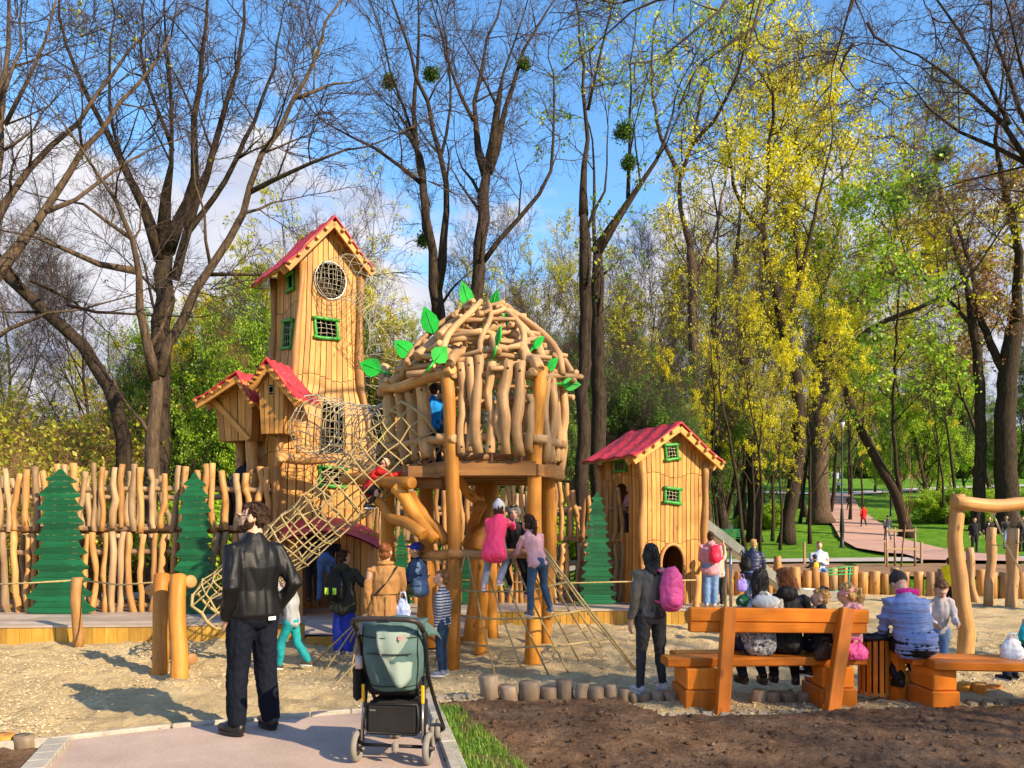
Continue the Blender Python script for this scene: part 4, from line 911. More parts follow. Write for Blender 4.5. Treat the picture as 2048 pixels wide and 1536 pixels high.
HAIRB = cloth('black_hair', (.012, .008, .007), .45, .3, 20, .5, 90, spec=.4); HAIRD = cloth('dark_brown_hair', (.045, .02, .01), .5, .4, 20, .5, 90); HAIRA = cloth('auburn_hair', (.30, .10, .03), .5, .5, 20, .5, 90)
HAIRY = cloth('blond_hair', (.55, .33, .12), .5, .4, 20, .5, 90); HAIRL = cloth('light_brown_hair', (.22, .11, .045), .5, .4, 20, .5, 90)
BLK = cloth('black_fabric', (.012, .012, .014), .6, .4, 6); SHOEK = plain('black_shoe', (.012, .011, .012), .4, .3, 9); SHOEW = plain('pale_shoe', (.55, .54, .55), .5, .25, 14); SOLE = plain('white_sole', (.75, .74, .72), .6, .1)
ARMS = {'down': ((.022, -.015, -.165), (.026, .025, -.315)), 'pocket': ((.045, -.065, -.155), (.012, .02, -.285)), 'fwd': ((.02, .05, -.155), (.0, .17, -.19)), 'lap': ((.02, .03, -.16), (-.04, .13, -.23)), 'up': ((.07, .06, .10), (.06, .09, .24)), 'out': ((.08, .04, -.13), (.12, .15, -.12)), 'bag': ((.03, -.01, -.165), (.03, .06, -.30)), 'reach': ((.02, .14, -.06), (.0, .28, -.02)), 'cross': ((.02, .02, -.16), (-.08, .10, -.14))}
LEGS = {'stand': (((-.0, .008, -.235), (.0, -.012, -.465)), ((-.0, .008, -.235), (.0, -.012, -.465))),
 'wide': (((-.012, .01, -.235), (-.03, -.005, -.465)), ((.012, .0, -.235), (.02, -.03, -.463))),
 'walk': (((0, .09, -.215), (0, .11, -.445)), ((0, -.04, -.23), (0, -.17, -.42))),
 'sit': (((-.01, .235, .0), (-.01, .20, -.235)), ((.01, .235, .0), (.01, .22, -.235))),
 'sitback': (((-.01, .225, -.01), (-.01, .08, -.21)), ((.01, .225, -.01), (.01, .06, -.215))),
 'squat': (((-.07, .17, .02), (-.05, -.01, -.17)), ((.07, .17, .02), (.05, -.01, -.17))),
 'climb': (((-.05, .10, -.20), (-.06, -.02, -.40)), ((.03, .12, -.17), (.01, -.06, -.34))),
 'step': (((-.02, .02, -.235), (-.03, -.01, -.465)), ((.04, .06, -.22), (.09, .0, -.44)))}
def hand(mb, w_, d, palmn, s, curl=.5):
    """palm with four bent fingers and a thumb leaving its side; w_ wrist, d forearm direction, palmn inward normal"""
    d = Vector(d).normalized(); side = d.cross(palmn).normalized(); pn = side.cross(d).normalized()
    loft(mb, [w_ - d * .01 * s, w_ + d * .02 * s, w_ + d * .052 * s], [.013 * s, .021 * s, .022 * s], [.010 * s, .012 * s, .010 * s], side, 10)
    for k, (o_, ln) in enumerate(((-.0165, .040), (-.0055, .046), (.0055, .043), (.0165, .034))):
        b0 = w_ + d * .052 * s + side * o_ * s; d1 = (d + pn * curl * .5).normalized(); b1 = b0 + d1 * ln * .5 * s; d2 = (d + pn * curl * 1.7).normalized(); b2 = b1 + d2 * ln * .5 * s
        cap(mb, [b0, b1, b2], [.0053 * s, .0050 * s, .0042 * s], 8)
    t0 = w_ + d * .018 * s - side * .017 * s; t1 = t0 + (d * .7 - side * .7 + pn * .35) * .024 * s; t2 = t1 + (d * .95 + pn * .35) * .022 * s; cap(mb, [t0, t1, t2], [.0075 * s, .006 * s, .005 * s], 8)
NP = 0
STRIPE, t_, b_ = newmat('striped_knit'); g_ = nd(t_, 'ShaderNodeTexCoord'); w_n = nd(t_, 'ShaderNodeTexWave', Scale=9.5, Distortion=1.0); w_n.bands_direction = 'Z'; t_.links.new(g_.outputs['Object'], w_n.inputs['Vector'])
t_.links.new(ramp(t_, w_n.outputs['Fac'], [(.42, (.02, .03, .07)), (.52, (.34, .37, .44))]), b_.inputs['Base Color']); b_.inputs['Roughness'].default_value = .9
def person(label, pos, yaw, H=1.6, top=None, bot=None, shoe=None, hair=HAIRD, hairst='short', arms=('down', 'down'), legs='stand', lean=0, slean=0, headyaw=0, headtilt=0, fat=1.0, hem=.50, flare=1.0, child=False, sleeves=1.0, group=None, topname='jacket', beard=False, hat=None, hood=None, vest=None, trouser_r=1.0, vox=None, twist=0, collar=True, quilt=0, topamp=1.0, legmat=None, face=True, botname='trousers', hdz=0, folds=(7, 7, 3.2)):
    global NP; NP += 1
    pos = Vector(pos); D = pos.y; o = empty('person', pos, label, 'person', group); hs_ = (1.22 if child else 1.0) * H
    if vox is None: vox = .0085 if D < 9.0 else (.011 if D < 12 else (.016 if D < 20 else .03))
    R3 = Matrix.Rotation(yaw, 3, 'Z'); W = lambda v: pos + R3 @ Vector(v)
    Rl = Matrix.Rotation(-lean, 3, 'X') @ Matrix.Rotation(slean, 3, 'Y'); hipz = .52 * H; sit = legs in ('sit', 'sitback')
    if sit: hipz = .06 * H
    if legs == 'squat': hipz = .22 * H
    hip = Vector((0, 0, hipz)) 
    sp = lambda x, y, z: W(hip + Rl @ (Vector((x, y, (z - .52))) * H))       # point of the torso frame, z as if standing
    side = R3 @ Rl @ Vector((1, 0, 0)); fw = R3 @ Rl @ Vector((0, 1, 0)); upv = R3 @ Rl @ Vector((0, 0, 1))
    shw = .108 if not child else .098
    A_ = {}
    for s_, nm in ((-1, 0), (1, 1)):
        a = arms[nm]; a = ARMS[a] if isinstance(a, str) else a; sh = sp(s_ * shw, -.005, .795)
        el = sh + R3 @ (Vector((a[0][0] * s_, a[0][1], a[0][2])) * H); wr = sh + R3 @ (Vector((a[1][0] * s_, a[1][1], a[1][2])) * H); A_[s_] = (sh, el, wr)
    Lg = {}
    for s_, nm in ((-1, 0), (1, 1)):
        l = LEGS[legs][nm]; hj = W(hip + Vector((s_ * .052 * H, 0, 0))); kn = hj + R3 @ (Vector(l[0]) * H); an = hj + R3 @ (Vector(l[1]) * H); Lg[s_] = (hj, kn, an)
    # ---- continuous body
    b = MB(); f_ = fat
    tor = [(.0, 0, z) for z in (.50, .545, .62, .72, .79, .83)]; ta = np.array([.082, .088, .072, .088, .082, .03]) * H * f_; tb = np.array([.055, .062, .05, .062, .048, .03]) * H * f_
    loft(b, [sp(*q) for q in tor], ta, tb, side)
    hy = Matrix.Rotation(headyaw, 3, 'Z'); ht = Matrix.Rotation(-headtilt, 3, 'X'); hb = sp(0, .0, .848); hdir = R3 @ hy @ ht; hd = hb + (R3 @ Rl @ Vector((0, .0, .028)) + hdir @ Vector((0, .012, .048 + hdz))) * hs_
    if child: hd -= hdir @ Vector((0, 0, .01)) * hs_
    cap(b, [sp(0, -.005, .80), hb, hd - hdir @ Vector((0, .01, .03)) * hs_], [.034 * H, .031 * H * f_, .032 * H])
    hp = lambda x, y, z: hd + hdir @ (Vector((x, y, z)) * hs_)
    M3 = hdir
    for c_, r_ in (((0, -.008, .012), (.043, .053, .052)), ((0, .014, -.012), (.036, .040, .050)), ((0, .022, -.042), (.022, .024, .018)), ((0, .050, .012), (.030, .008, .008)), ((0, .056, -.011), (.0075, .012, .008)), ((0, .053, .0), (.005, .008, .016)), ((0, .051, -.030), (.015, .006, .006)), ((-.044, -.004, -.004), (.006, .012, .018)), ((.044, -.004, -.004), (.006, .012, .018))):
        b.ball(hp(*c_), tuple(q * hs_ for q in r_), 12, 8, M=M3)
    for s_ in (-1, 1):
        sh, el, wr = A_[s_]; cap(b, [sh, sh.lerp(el, .5), el, el.lerp(wr, .4), wr], [.030 * H, .026 * H, .021 * H, .021 * H, .013 * H])
        pocket = arms[0 if s_ < 0 else 1] == 'pocket'
        if D < 14 and not pocket: hand(b, wr, wr - el, (R3 @ Vector((-s_, .2, 0))), H * (1.05 if child else 1), .5)
        else: cap(b, [wr, wr + (wr - el).normalized() * .07 * H], [.014 * H, .016 * H])
        hj, kn, an = Lg[s_]; cap(b, [hj, hj.lerp(kn, .5), kn, kn.lerp(an, .35), an], [.048 * H, .040 * H, .028 * H, .028 * H, .019 * H])
        cap(b, [an, an + R3 @ (Vector((0, .06, -.02)) * H)], [.018 * H, .014 * H])
    remesh('body', b, vox if D < 9 else vox * .9, SKIN, o, 3 if D < 14 else 2, fac=.45)
    if face and D < 17:
        for s_ in (-1, 1):
            e = MB(); e.ball(hp(s_ * .0175, .0475, .006), tuple(q * hs_ for q in (.0075, .005, .0045)), 8, 6, M=M3); e.build('eye', EYEW, o)
        e = MB(); e.ball(hp(0, .0555, -.029), tuple(q * hs_ for q in (.012, .003, .003)), 8, 6, M=M3); e.build('mouth', plain('lip', (.42, .12, .10), .5, .1), o)
    sd = NP * 7.3
    # ---- trousers
    if bot:
        t = MB(); tr = trouser_r
        loft(t, [sp(0, -.004, z) for z in (.485, .53, .58)], np.array([.088, .096, .086]) * H * f_, np.array([.068, .076, .066]) * H * f_, side)
        for s_ in (-1, 1):
            hj, kn, an = Lg[s_]; e_ = an.lerp(kn, -.02); cap(t, [hj, hj.lerp(kn, .45), kn, kn.lerp(an, .5), e_], np.array([.060, .050, .038 * max(tr, 1), .036 * tr, .030 * tr]) * H * (f_ ** .7))
        remesh(botname, t, vox, bot, o, 2, .012 * H * .6, (9, 9, 6), sd)
    # ---- upper garment
    if top:
        j = MB(); zs = [hem, .5 * (hem + .62), .62, .72, .78, .812, .835]
        a_ = np.array([.100 * flare, .096 * (1 + (flare - 1) * .5), .090, .102, .094, .070, .046]) * H * f_; b_ = np.array([.080 * flare, .077 * (1 + (flare - 1) * .5), .072, .080, .066, .054, .044]) * H * f_
        if collar: zs += [.858]; a_ = np.append(a_, .040 * H); b_ = np.append(b_, .042 * H)
        loft(j, [sp(0, -.004, z) for z in zs], a_, b_, side)
        for s_ in (-1, 1):
            sh, el, wr = A_[s_]; w2 = el.lerp(wr, sleeves) if sleeves > 0 else None
            if sleeves > 0: cap(j, [sp(s_ * .06, 0, .792), sh - Vector((0, 0, .008 * H)), sh.lerp(el, .5), el, el.lerp(w2, .5), w2], np.array([.036, .040, .037, .032, .029, .024]) * H * (f_ ** .6))
            else: cap(j, [sp(s_ * .07, 0, .79), sh, sh.lerp(el, .5 if sleeves == 0 else .01)], np.array([.040, .042, .038]) * H)
        if hood: 
            j.ball(sp(0, -.062, .83), (.062 * H, .04 * H, .045 * H), 12, 8, M=R3)
        ob = remesh(topname, j, vox, top, o, 2, .026 * H * .6 * topamp, folds if not quilt else (1.5, 1.5, quilt), sd)
    if vest:
        j = MB(); loft(j, [sp(0, -.004, z) for z in (hem - .01, .62, .72, .785, .825)], np.array([.106, .100, .112, .098, .052]) * H * f_, np.array([.088, .082, .09, .074, .05]) * H * f_, side); remesh('vest', j, vox, vest, o, 2, .008, (4, 4, 22), sd)
    # ---- shoes
    if shoe:
        for s_ in (-1, 1):
            hj, kn, an = Lg[s_]; fd = R3 @ Matrix.Rotation(-s_ * R(8), 3, 'Z') @ Vector((0, 1, 0)); q = an - Vector((0, 0, .030 * H)) + Vector((0, 0, .008 * H)); m_ = MB()
            loft(m_, [q - fd * .032 * H, q, q + fd * .05 * H, q + fd * .098 * H], [.021 * H, .026 * H, .028 * H, .018 * H], [.026 * H, .030 * H, .021 * H, .013 * H], R3 @ Vector((1, 0, 0)), 12)
            cap(m_, [an + Vector((0, 0, .015 * H)), q], [.025 * H, .024 * H])
            so_ = remesh('shoe', m_, max(vox * .8, .008), shoe, o, 2)
            if D < 12:
                m_ = MB(); q2 = q - Vector((0, 0, .020 * H)); out = []
                for i in range(14): a = i / 14 * 6.283; out.append((math.cos(a) * .027 * H, (math.sin(a) * .074 + .033) * H))
                Mx = Matrix.Translation(q2) @ (Matrix(((fd.y, fd.x, 0), (-fd.x, fd.y, 0), (0, 0, 1))).to_4x4()) @ Matrix(((1, 0, 0, 0), (0, 0, 1, 0), (0, 1, 0, 0), (0, 0, 0, 1)))
                m_.prism(out, .016 * H, Mx, .5); m_.build('sole', SOLE if shoe in (SHOEW,) or child else SHOEK, so_, smooth=False)
    # ---- hair, hats
    if hair:
        m_ = MB(); 
        m_.ball(hp(0, -.016, .020), tuple(q * hs_ for q in ((.045, .051, .050) if hairst == 'short' else (.048, .054, .052))), 14, 10, M=M3); m_.ball(hp(0, .010, .048), tuple(q * hs_ for q in (.034, .034, .020)), 12, 8, M=M3)
        if hairst != 'short': m_.ball(hp(0, -.03, -.012), tuple(q * hs_ for q in (.046, .038, .045)), 12, 8, M=M3)
        else: m_.ball(hp(0, -.034, -.006), tuple(q * hs_ for q in (.040, .028, .036)), 12, 8, M=M3)
        dn = Vector((0, 0, -1)); 
        if hairst in ('long', 'wavy'):
            bk = R3 @ Vector((0, -1, 0)); c0 = hp(0, -.035, -.01); wl = .20 if hairst == 'long' else .16
            loft(m_, [hp(0, -.03, .02), c0, c0 + (dn * .06 + bk * .02) * H, c0 + (dn * .12 + bk * .035) * H, c0 + (dn * wl + bk * .03) * H], np.array([.047, .052, .056, .05, .032]) * hs_, np.array([.04, .036, .028, .024, .014]) * hs_, side)
        if hairst == 'pony':
            c0 = hp(0, -.058, .02); bk = hdir @ Vector((0, -1, 0)); cap(m_, [c0, c0 + (bk * .03 + dn * .01) * H, c0 + (bk * .045 + dn * .06) * H, c0 + (bk * .035 + dn * .13) * H, c0 + (bk * .04 + dn * .17) * H], np.array([.016, .020, .020, .016, .007]) * hs_)
        if hairst == 'bun': m_.ball(hp(0, -.058, .035), .026 * hs_, 10, 8)
        remesh('hair', m_, max(vox * .85, .007), hair, o, 2, .010 * hs_, (34, 34, 9), sd)
    if hair and D < 13 and hairst:
        rs = np.random.RandomState(NP); m_ = MB(); nS = 130
        for _ in range(nS):
            th = rs.uniform(0, 6.283); ph = rs.uniform(.15, 1.75); d0 = Vector((math.cos(th) * math.sin(ph), math.sin(th) * math.sin(ph), math.cos(ph)))
            if d0.y > .35 and d0.z < .62: continue
            q0 = Vector((0, -.014, .018)) + Vector((d0.x * .049, d0.y * .056, d0.z * .053)); back = Vector((d0.x * .4, -1, -.15)); tg = (back - d0 * back.dot(d0)).normalized()
            if hairst in ('long', 'wavy') and d0.y < .25: dn_ = Vector((d0.x * .1, -.05, -1)); tg = (tg * .4 + dn_ * .8).normalized(); ln_ = rs.uniform(.05, .14)
            else: ln_ = rs.uniform(.010, .022)
            q1 = q0 + tg * ln_ * .5 + d0 * .003; q2 = q0 + tg * ln_ + d0 * rs.uniform(-.004, .007) + Vector((0, 0, -.012 if ln_ > .04 else 0))
            m_.tube([hp(*q0), hp(*q1), hp(*q2)], [.0022 * hs_, .0018 * hs_, .0006 * hs_], 4)
        m_.build('hair_strands', hair, o)
    if beard:
        m_ = MB(); m_.ball(hp(0, .016, -.040), tuple(q * hs_ for q in (.036, .036, .026)), 14, 8, M=M3)
        for s_ in (-1, 1): m_.ball(hp(s_ * .030, .002, -.022), tuple(q * hs_ for q in (.012, .024, .028)), 10, 8, M=M3)
        remesh('beard', m_, .007, HAIRD, o, 2, .004, (60, 60, 60), sd)
        g_ = MB()
        for s_ in (-1, 1):
            g_.tube([hp(s_ * .018 + .014 * math.cos(a), .060, .006 + .010 * math.sin(a)) for a in np.linspace(0, 6.283, 15)[:-1]], .0016 * hs_, 5, closed=True, ref=hdir @ Vector((0, 1, 0))); g_.tube([hp(s_ * .032, .060, .009), hp(s_ * .046, .045, .010), hp(s_ * .049, -.004, .010)], .0016 * hs_, 5)
        g_.tube([hp(-.005, .062, .008), hp(.005, .062, .008)], .0015 * hs_, 5); g_.build('glasses', M_BLACK, o)
    if hat:
        kind, hm = hat; m_ = MB()
        if kind == 'beanie': m_.ball(hp(0, -.010, .028), tuple(q * hs_ for q in (.053, .060, .055)), 14, 10, M=M3); m_.ball(hp(0, -.02, .078), tuple(q * hs_ for q in (.022, .022, .02)), 10, 8, M=M3)
        if kind == 'cap':
            m_.ball(hp(0, -.006, .030), tuple(q * hs_ for q in (.051, .058, .045)), 14, 10, M=M3); m_.ball(hp(0, .062, .028), tuple(q * hs_ for q in (.036, .036, .009)), 12, 8, M=M3)
        if kind == 'hood': m_.ball(hp(0, -.012, .008), tuple(q * hs_ for q in (.058, .064, .066)), 14, 10, M=M3); cap(m_, [hp(0, -.03, -.03), sp(0, -.03, .82)], [.05 * hs_, .055 * H])
        if kind == 'band':
            loft(m_, [hp(0, -.012, .004), hp(0, -.006, .034)], [.052 * hs_, .050 * hs_], [.062 * hs_, .058 * hs_], hdir @ Vector((1, 0, 0)), 16, False)
        remesh({'beanie': 'beanie', 'cap': 'cap', 'hood': 'hood', 'band': 'headband'}[kind], m_, max(vox * .85, .008), hm, o, 2, .003, (30, 30, 30), sd)
    return dict(o=o, sp=sp, A=A_, L=Lg, hp=hp, side=side, fw=fw, up=upv, H=H, pos=pos, R3=R3)
def backpack(p, label, mat, wd=.28, ht=.42, dp=.15, off=.0, zc=.70, strap=True, patches=None, tilt=0, lat=0, cat='backpack'):
    H = p['H']; c = p['sp'](lat, -.085 - dp / 2 / H - off, zc); o = empty('backpack', c, label, cat); m_ = MB()
    up_ = p['up']; s_ = p['side']; 
    loft(m_, [c - up_ * ht * .48, c - up_ * ht * .3, c, c + up_ * ht * .3, c + up_ * ht * .5], np.array([.42, .5, .5, .44, .28]) * wd, np.array([.45, .55, .5, .42, .3]) * dp, s_)
    m_.ball(c - up_ * ht * .2 - p['fw'] * dp * .42, (wd * .36, dp * .3, ht * .24), 12, 8, M=p['R3']); D = p['pos'].y
    remesh('pack', m_, .010 if D < 13 else .02, mat, o, 2, .012, (9, 9, 9), 3)
    if strap:
        for k in (-1, 1):
            m_ = MB(); m_.tube([c + up_ * ht * .42 + s_ * k * wd * .25 + p['fw'] * dp * .4, p['sp'](k * .075 + lat, -.045, .835), p['sp'](k * .085 + lat, .03, .825), p['sp'](k * .085 + lat, .088, .74), p['sp'](k * .11 + lat, .0, .64), c - up_ * ht * .35 + s_ * k * wd * .4 + p['fw'] * dp * .3], .012 if D > 9 else .014, 6); m_.build('strap', mat, o)
    if patches:
        for (x, z) in patches[1]: m_ = MB(); m_.box(c + s_ * x + up_ * z - p['fw'] * (dp * .78), (.055, .012, .09), p['R3'], .008); m_.build('reflector', patches[0], o)
    return o, c
C = cloth
NAVY = C('navy_cloth', (.012, .02, .06)); JEAN = C('blue_jeans', (.06, .12, .28), .85, .35, 9); JEAND = C('dark_jeans', (.02, .045, .10), .85, .4, 9); JEANL = C('light_jeans', (.16, .28, .50), .85, .3, 9)
# 1 the man in black
man = person('tall bearded man in glasses, black jacket and navy trousers, seen from behind', G(505, 1464, .03), R(52), 1.92, C('black_nylon', (.005, .005, .006), .5, .3, 5, .15, spec=.3), C('dark_navy_trousers', (.006, .008, .017), .8, spec=.15), SHOEK, HAIRD, 'short', ('pocket', 'pocket'), 'wide', lean=R(-2), headyaw=R(40), headtilt=R(-4), fat=1.22, hem=.515, beard=True, trouser_r=1.12, topamp=.62, folds=(5, 5, 1.6), face=True)
m_ = MB(); c = man['sp'](.03, -.10, .50); m_.box(c, (.07, .006, .03), man['R3'], .002); o = m_.build('wallet', SOLE, man['o'], smooth=False)
# 2 woman with the pink backpack
w13 = person('black-haired woman in grey sweater and grey leggings wearing a pink backpack', G(1302, 1387, .0), R(18), 1.57, C('grey_khaki_sweater', (.17, .155, .13), .9), C('charcoal_leggings', (.045, .042, .045), .75, .35, 9), SHOEW, HAIRB, 'wavy', ('down', 'lap'), 'wide', headyaw=R(-28), headtilt=R(6), fat=1.05, hem=.52, trouser_r=.82, topname='sweater', sleeves=.85)
PINK = C('pink_nylon', (.80, .10, .32), .5, .25, 6, .2, 60)
backpack(w13, 'bright pink backpack on the back of the woman in the grey sweater', PINK, .27, .40, .17, zc=.70, lat=.075)
# 3 child in teal trousers
person('small child in grey sweatshirt and teal trousers walking behind the man in black', G(583, 1342, .0), R(80), 1.13, C('light_grey_sweat', (.36, .38, .40)), C('teal_trousers', (.01, .30, .33), .7), C('brown_shoe', (.10, .07, .04)), HAIRL, 'short', ('up', 'up'), 'walk', child=True, headyaw=R(10), topname='sweatshirt', trouser_r=1.2, lean=R(4))
# 4 hooded woman with the black backpack
w6 = person('woman in dark hooded jacket and wide blue trousers before the hut', G(688, 1309, .0), R(-12), 1.42, C('charcoal_jacket', (.035, .038, .03)), C('royal_blue_trousers', (.02, .045, .42), .7), SHOEW, HAIRD, 'bun', ('down', 'out'), 'stand', fat=1.12, hem=.42, flare=1.06, trouser_r=1.55, hood=True, headyaw=R(-30))
NEON = plain('neon_yellow', (.55, .95, .05), .5, .1)
backpack(w6, 'black backpack with two neon-yellow reflectors on the hooded woman', BLK, .28, .36, .13, zc=.66, lat=-.04, patches=(NEON, ((-.06, -.06), (.05, -.06))))
# 5 camel coat
w7 = person('red-haired woman in a camel belted coat standing behind the stroller', G(771, 1352, .0), R(8), 1.55, C('camel_wool', (.50, .25, .085), .9, .2, 4, .4, 80), C('cream_trousers', (.45, .40, .33)), SHOEW, HAIRA, 'bun', ('down', 'lap'), 'stand', fat=1.1, hem=.41, flare=1.22, topname='coat', headyaw=R(-20), topamp=.8)
m_ = MB(); m_.tube([w7['sp'](math.cos(a) * .103, math.sin(a) * .083, .615) for a in np.linspace(0, 6.283, 29)[:-1]], .016, 6, closed=True, ref=w7['up'], flat=.35); m_.build('belt', C('brown_belt', (.10, .05, .02)), w7['o']); m_ = MB(); m_.tube([w7['sp'](0, -.092, .60), w7['sp'](0, -.100, .52), w7['sp'](0, -.112, .43)], .004, 5); m_.build('back_seam', C('brown_belt', (.10, .05, .02)), w7['o']); m_ = MB(); m_.tube([w7['sp'](math.cos(a) * .052, math.sin(a) * .05 - .004, .845) for a in np.linspace(0, 6.283, 19)[:-1]], .022, 7, closed=True, ref=w7['up']); m_.build('collar', _m['camel_wool'], w7['o'])
m_ = MB(); m_.tube([w7['sp'](.085, -.05, .82), w7['sp'](.02, -.088, .72), w7['sp'](-.05, -.086, .64), w7['sp'](-.10, -.03, .58)], .011, 6); o = m_.build('bag_strap', M_BLACK); tag(o, 'thin black bag strap across the back of the camel coat', 'strap')
q = w7['A'][1][2]
def bagmesh(name, c, wd, ht, dp, mat, label, cat='bag', yaw=0):
    c = Vector(c); o = empty(name, c - Vector((0, 0, ht / 2)), label, cat); m_ = MB(); s_ = Matrix.Rotation(yaw, 3, 'Z') @ Vector((1, 0, 0))
    loft(m_, [c + Vector((0, 0, -ht * .48)), c + Vector((0, 0, -ht * .2)), c + Vector((0, 0, .15 * ht)), c + Vector((0, 0, ht * .45))], np.array([.42, .5, .42, .25]) * wd, np.array([.5, .5, .4, .15]) * dp, s_); remesh('bag_body', m_, .012 if c.y < 12 else .02, mat, o, 1, .02, (12, 12, 8), 5)
    m_ = MB(); 
    for k in (-1, 1): m_.tube([c + Vector((0, k * .01, ht * .42)) + s_ * (-.2 * wd), c + Vector((0, k * .02, ht * .72)) + s_ * (-.1 * wd), c + Vector((0, k * .02, ht * .72)) + s_ * (.1 * wd), c + Vector((0, k * .01, ht * .42)) + s_ * (.2 * wd)], .008, 5)
    m_.build('handle', mat, o); return o
bagmesh('carrier_bag', P(806, 1222, 8.9), .20, .30, .1, plain('white_blue_plastic', (.75, .78, .88), .35, .35, 5, col2=(.15, .28, .75)), 'white and blue carrier bag held beside the camel coat')
# 6 boy with the blue cap sitting on the log
p8 = person('boy in a blue cap and navy jacket sitting on a log', P(840, 1192, 9.75), R(60), 1.22, C('navy_sleeves', (.012, .03, .10)), C('khaki_trousers', (.10, .10, .05)), SHOEK, HAIRL, 'short', ('lap', 'lap'), 'sit', child=True, vest=C('pale_blue_vest', (.22, .34, .52), .7, .4, 3, col2=(.02, .05, .14)), hat=('cap', C('royal_blue_cap', (.02, .04, .45))), headyaw=R(20), headtilt=R(-5), lean=R(6))
# 7 striped boy
person('boy with striped sleeves and dark jeans standing by the golden stilt', G(884, 1352, .0), R(75), 1.21, STRIPE, JEAND, C('grey_sneaker', (.30, .32, .36), .6, .5, 18), HAIRL, 'short', ('down', 'down'), 'stand', child=True, headyaw=R(8), topname='sweater', trouser_r=.95, headtilt=R(-6))
# 8 the girl in the pink coat, 9 the boy behind, 10 the ponytail girl
p10 = person('girl in a neon pink coat and pale grey beanie leaning over the cross log', P(990, 1168, 9.05) + Vector((0, 0, -.16)), R(-14), 1.16, C('neon_pink_coat', (.95, .06, .17), .6, .12, 4), C('light_grey_jeans', (.30, .33, .40)), C('pale_pink_shoe', (.65, .45, .42)), HAIRD, None, ('reach', 'reach'), 'climb', child=True, lean=R(26), hem=.40, flare=1.18, hat=('beanie', C('pale_grey_knit', (.50, .50, .54))), topname='coat', headtilt=R(-8), fat=1.1)
person('child in a dark camouflage hood climbing behind the girl in pink', P(1030, 1196, 9.75) - Vector((0, 0, .05)), R(175), 1.22, BLK, BLK, SHOEK, HAIRD, 'short', ('fwd', 'fwd'), 'climb', child=True, hat=('hood', C('camouflage_grey', (.30, .32, .30), .8, .5, 12, col2=(.05, .05, .05))), lean=R(15))
p12 = person('ponytailed girl in pale pink sweater and jeans standing on the climbing ropes', P(1076, 1228, 8.95) - Vector((0, 0, .03)), R(26), 1.19, C('pale_pink_sweater', (.68, .36, .38), .85), C('stonewashed_jeans', (.05, .10, .17), .85, .4, 9), C('grey_black_sneaker', (.20, .20, .22), .6, .6, 20), HAIRD, 'pony', ('fwd', 'fwd'), 'step', child=True, lean=R(20), slean=R(-6), topname='sweater', headyaw=R(12), trouser_r=.95)
# hut doorway people
person('stooping person in black top and blue jeans in the hut doorway', P(652, 1208, 12.3), R(5), 1.35, BLK, JEAN, SHOEK, HAIRD, 'short', ('fwd', 'fwd'), 'wide', lean=R(55), hem=.53)
person('person in black trousers at the left side of the hut doorway', P(625, 1203, 12.6), R(30), 1.3, BLK, C('black_trousers', (.01, .01, .012)), SHOEK, HAIRD, 'short', ('down', 'down'), 'stand', lean=R(15))
person('person in black coat leaning on the palisade beside the tower door', P(468, 1062, 13.95), R(-40), 1.55, BLK, BLK, SHOEK, HAIRD, 'long', ('reach', 'reach'), 'stand', lean=R(38))
person('child in a red top and black trousers crawling inside the rope tunnel', P(735, 1018, 9.95), R(-80), 1.05, C('red_top', (.6, .02, .02)), BLK, SHOEK, HAIRB, 'short', ('reach', 'reach'), 'squat', child=True, lean=R(30))
person('child in a bright blue jacket standing inside the log nest', up(Vector(((868 - 1024) / F * 10.6, 10.6, 0)), zf), R(10), 1.15, C('bright_blue_jacket', (.01, .28, .85)), NAVY, SHOEK, HAIRD, 'short', ('down', 'fwd'), 'stand', child=True)
person('child in pink with a purple hat in the upper arch of the slide tower', up(SH.wallpt(3, .48, 0, -.22), 1.52), R(120), 1.0, C('soft_pink_jacket', (.75, .35, .42)), NAVY, SHOEK, None, 'short', ('fwd', 'fwd'), 'stand', child=True, hat=('beanie', C('purple_knit', (.35, .18, .45))))
for i, (px, c_, lab) in enumerate(((275, (.6, .6, .65), 'person in white far behind the left palisade'), (300, (.35, .45, .75), 'person in pale blue far behind the left palisade'), (322, (.75, .4, .45), 'person in pink far behind the left palisade'))):
    person(lab, Vector(((px - 1024) / F * 26, 26, .03)), R(150 + 40 * i), 1.65, C('far_top_%d' % i, c_), JEAN, SHOEW, HAIRD, 'short', ('lap', 'down'), 'stand')
# right of the slide tower
w14 = person('woman in a pink hooded jacket and light jeans by the slide tower', G(1421, 1213, ZD), R(-8), 1.38, C('dusty_pink_jacket', (.62, .30, .36)), JEANL, SHOEW, HAIRD, 'bun', ('fwd', 'fwd'), 'stand', hood=True, fat=1.2, hem=.46, trouser_r=1.3, flare=1.05)
backpack(w14, 'small red rucksack on the woman in the pink jacket', C('red_nylon', (.8, .02, .07), .5), .22, .30, .12, lat=.05)
person('child in dark trousers half hidden beside the woman in pink', G(1444, 1212, ZD) + Vector((0, .2, 0)), R(20), 1.08, C('beige_child_top', (.5, .38, .32)), BLK, SHOEK, HAIRL, 'short', ('down', 'up'), 'stand', child=True)
w16 = person('blond woman in a navy quilted jacket bending over the slide end', G(1504, 1228, .0), R(-30), 1.5, C('navy_quilted', (.02, .028, .085), .45, .3, 4, .2, spec=.5), JEANL, SHOEW, HAIRY, 'short', ('down', 'fwd'), 'stand', lean=R(12), fat=1.12, hem=.48, quilt=26, topamp=.9)
backpack(w16, 'small black shoulder bag on the navy quilted jacket', BLK, .22, .26, .10, lat=-.06, zc=.64)
bagmesh('carrier_bag', P(1484, 1168, 14.9), .22, .26, .1, plain('violet_plastic', (.32, .25, .75), .4, .2), 'violet carrier bag held by the woman in navy')
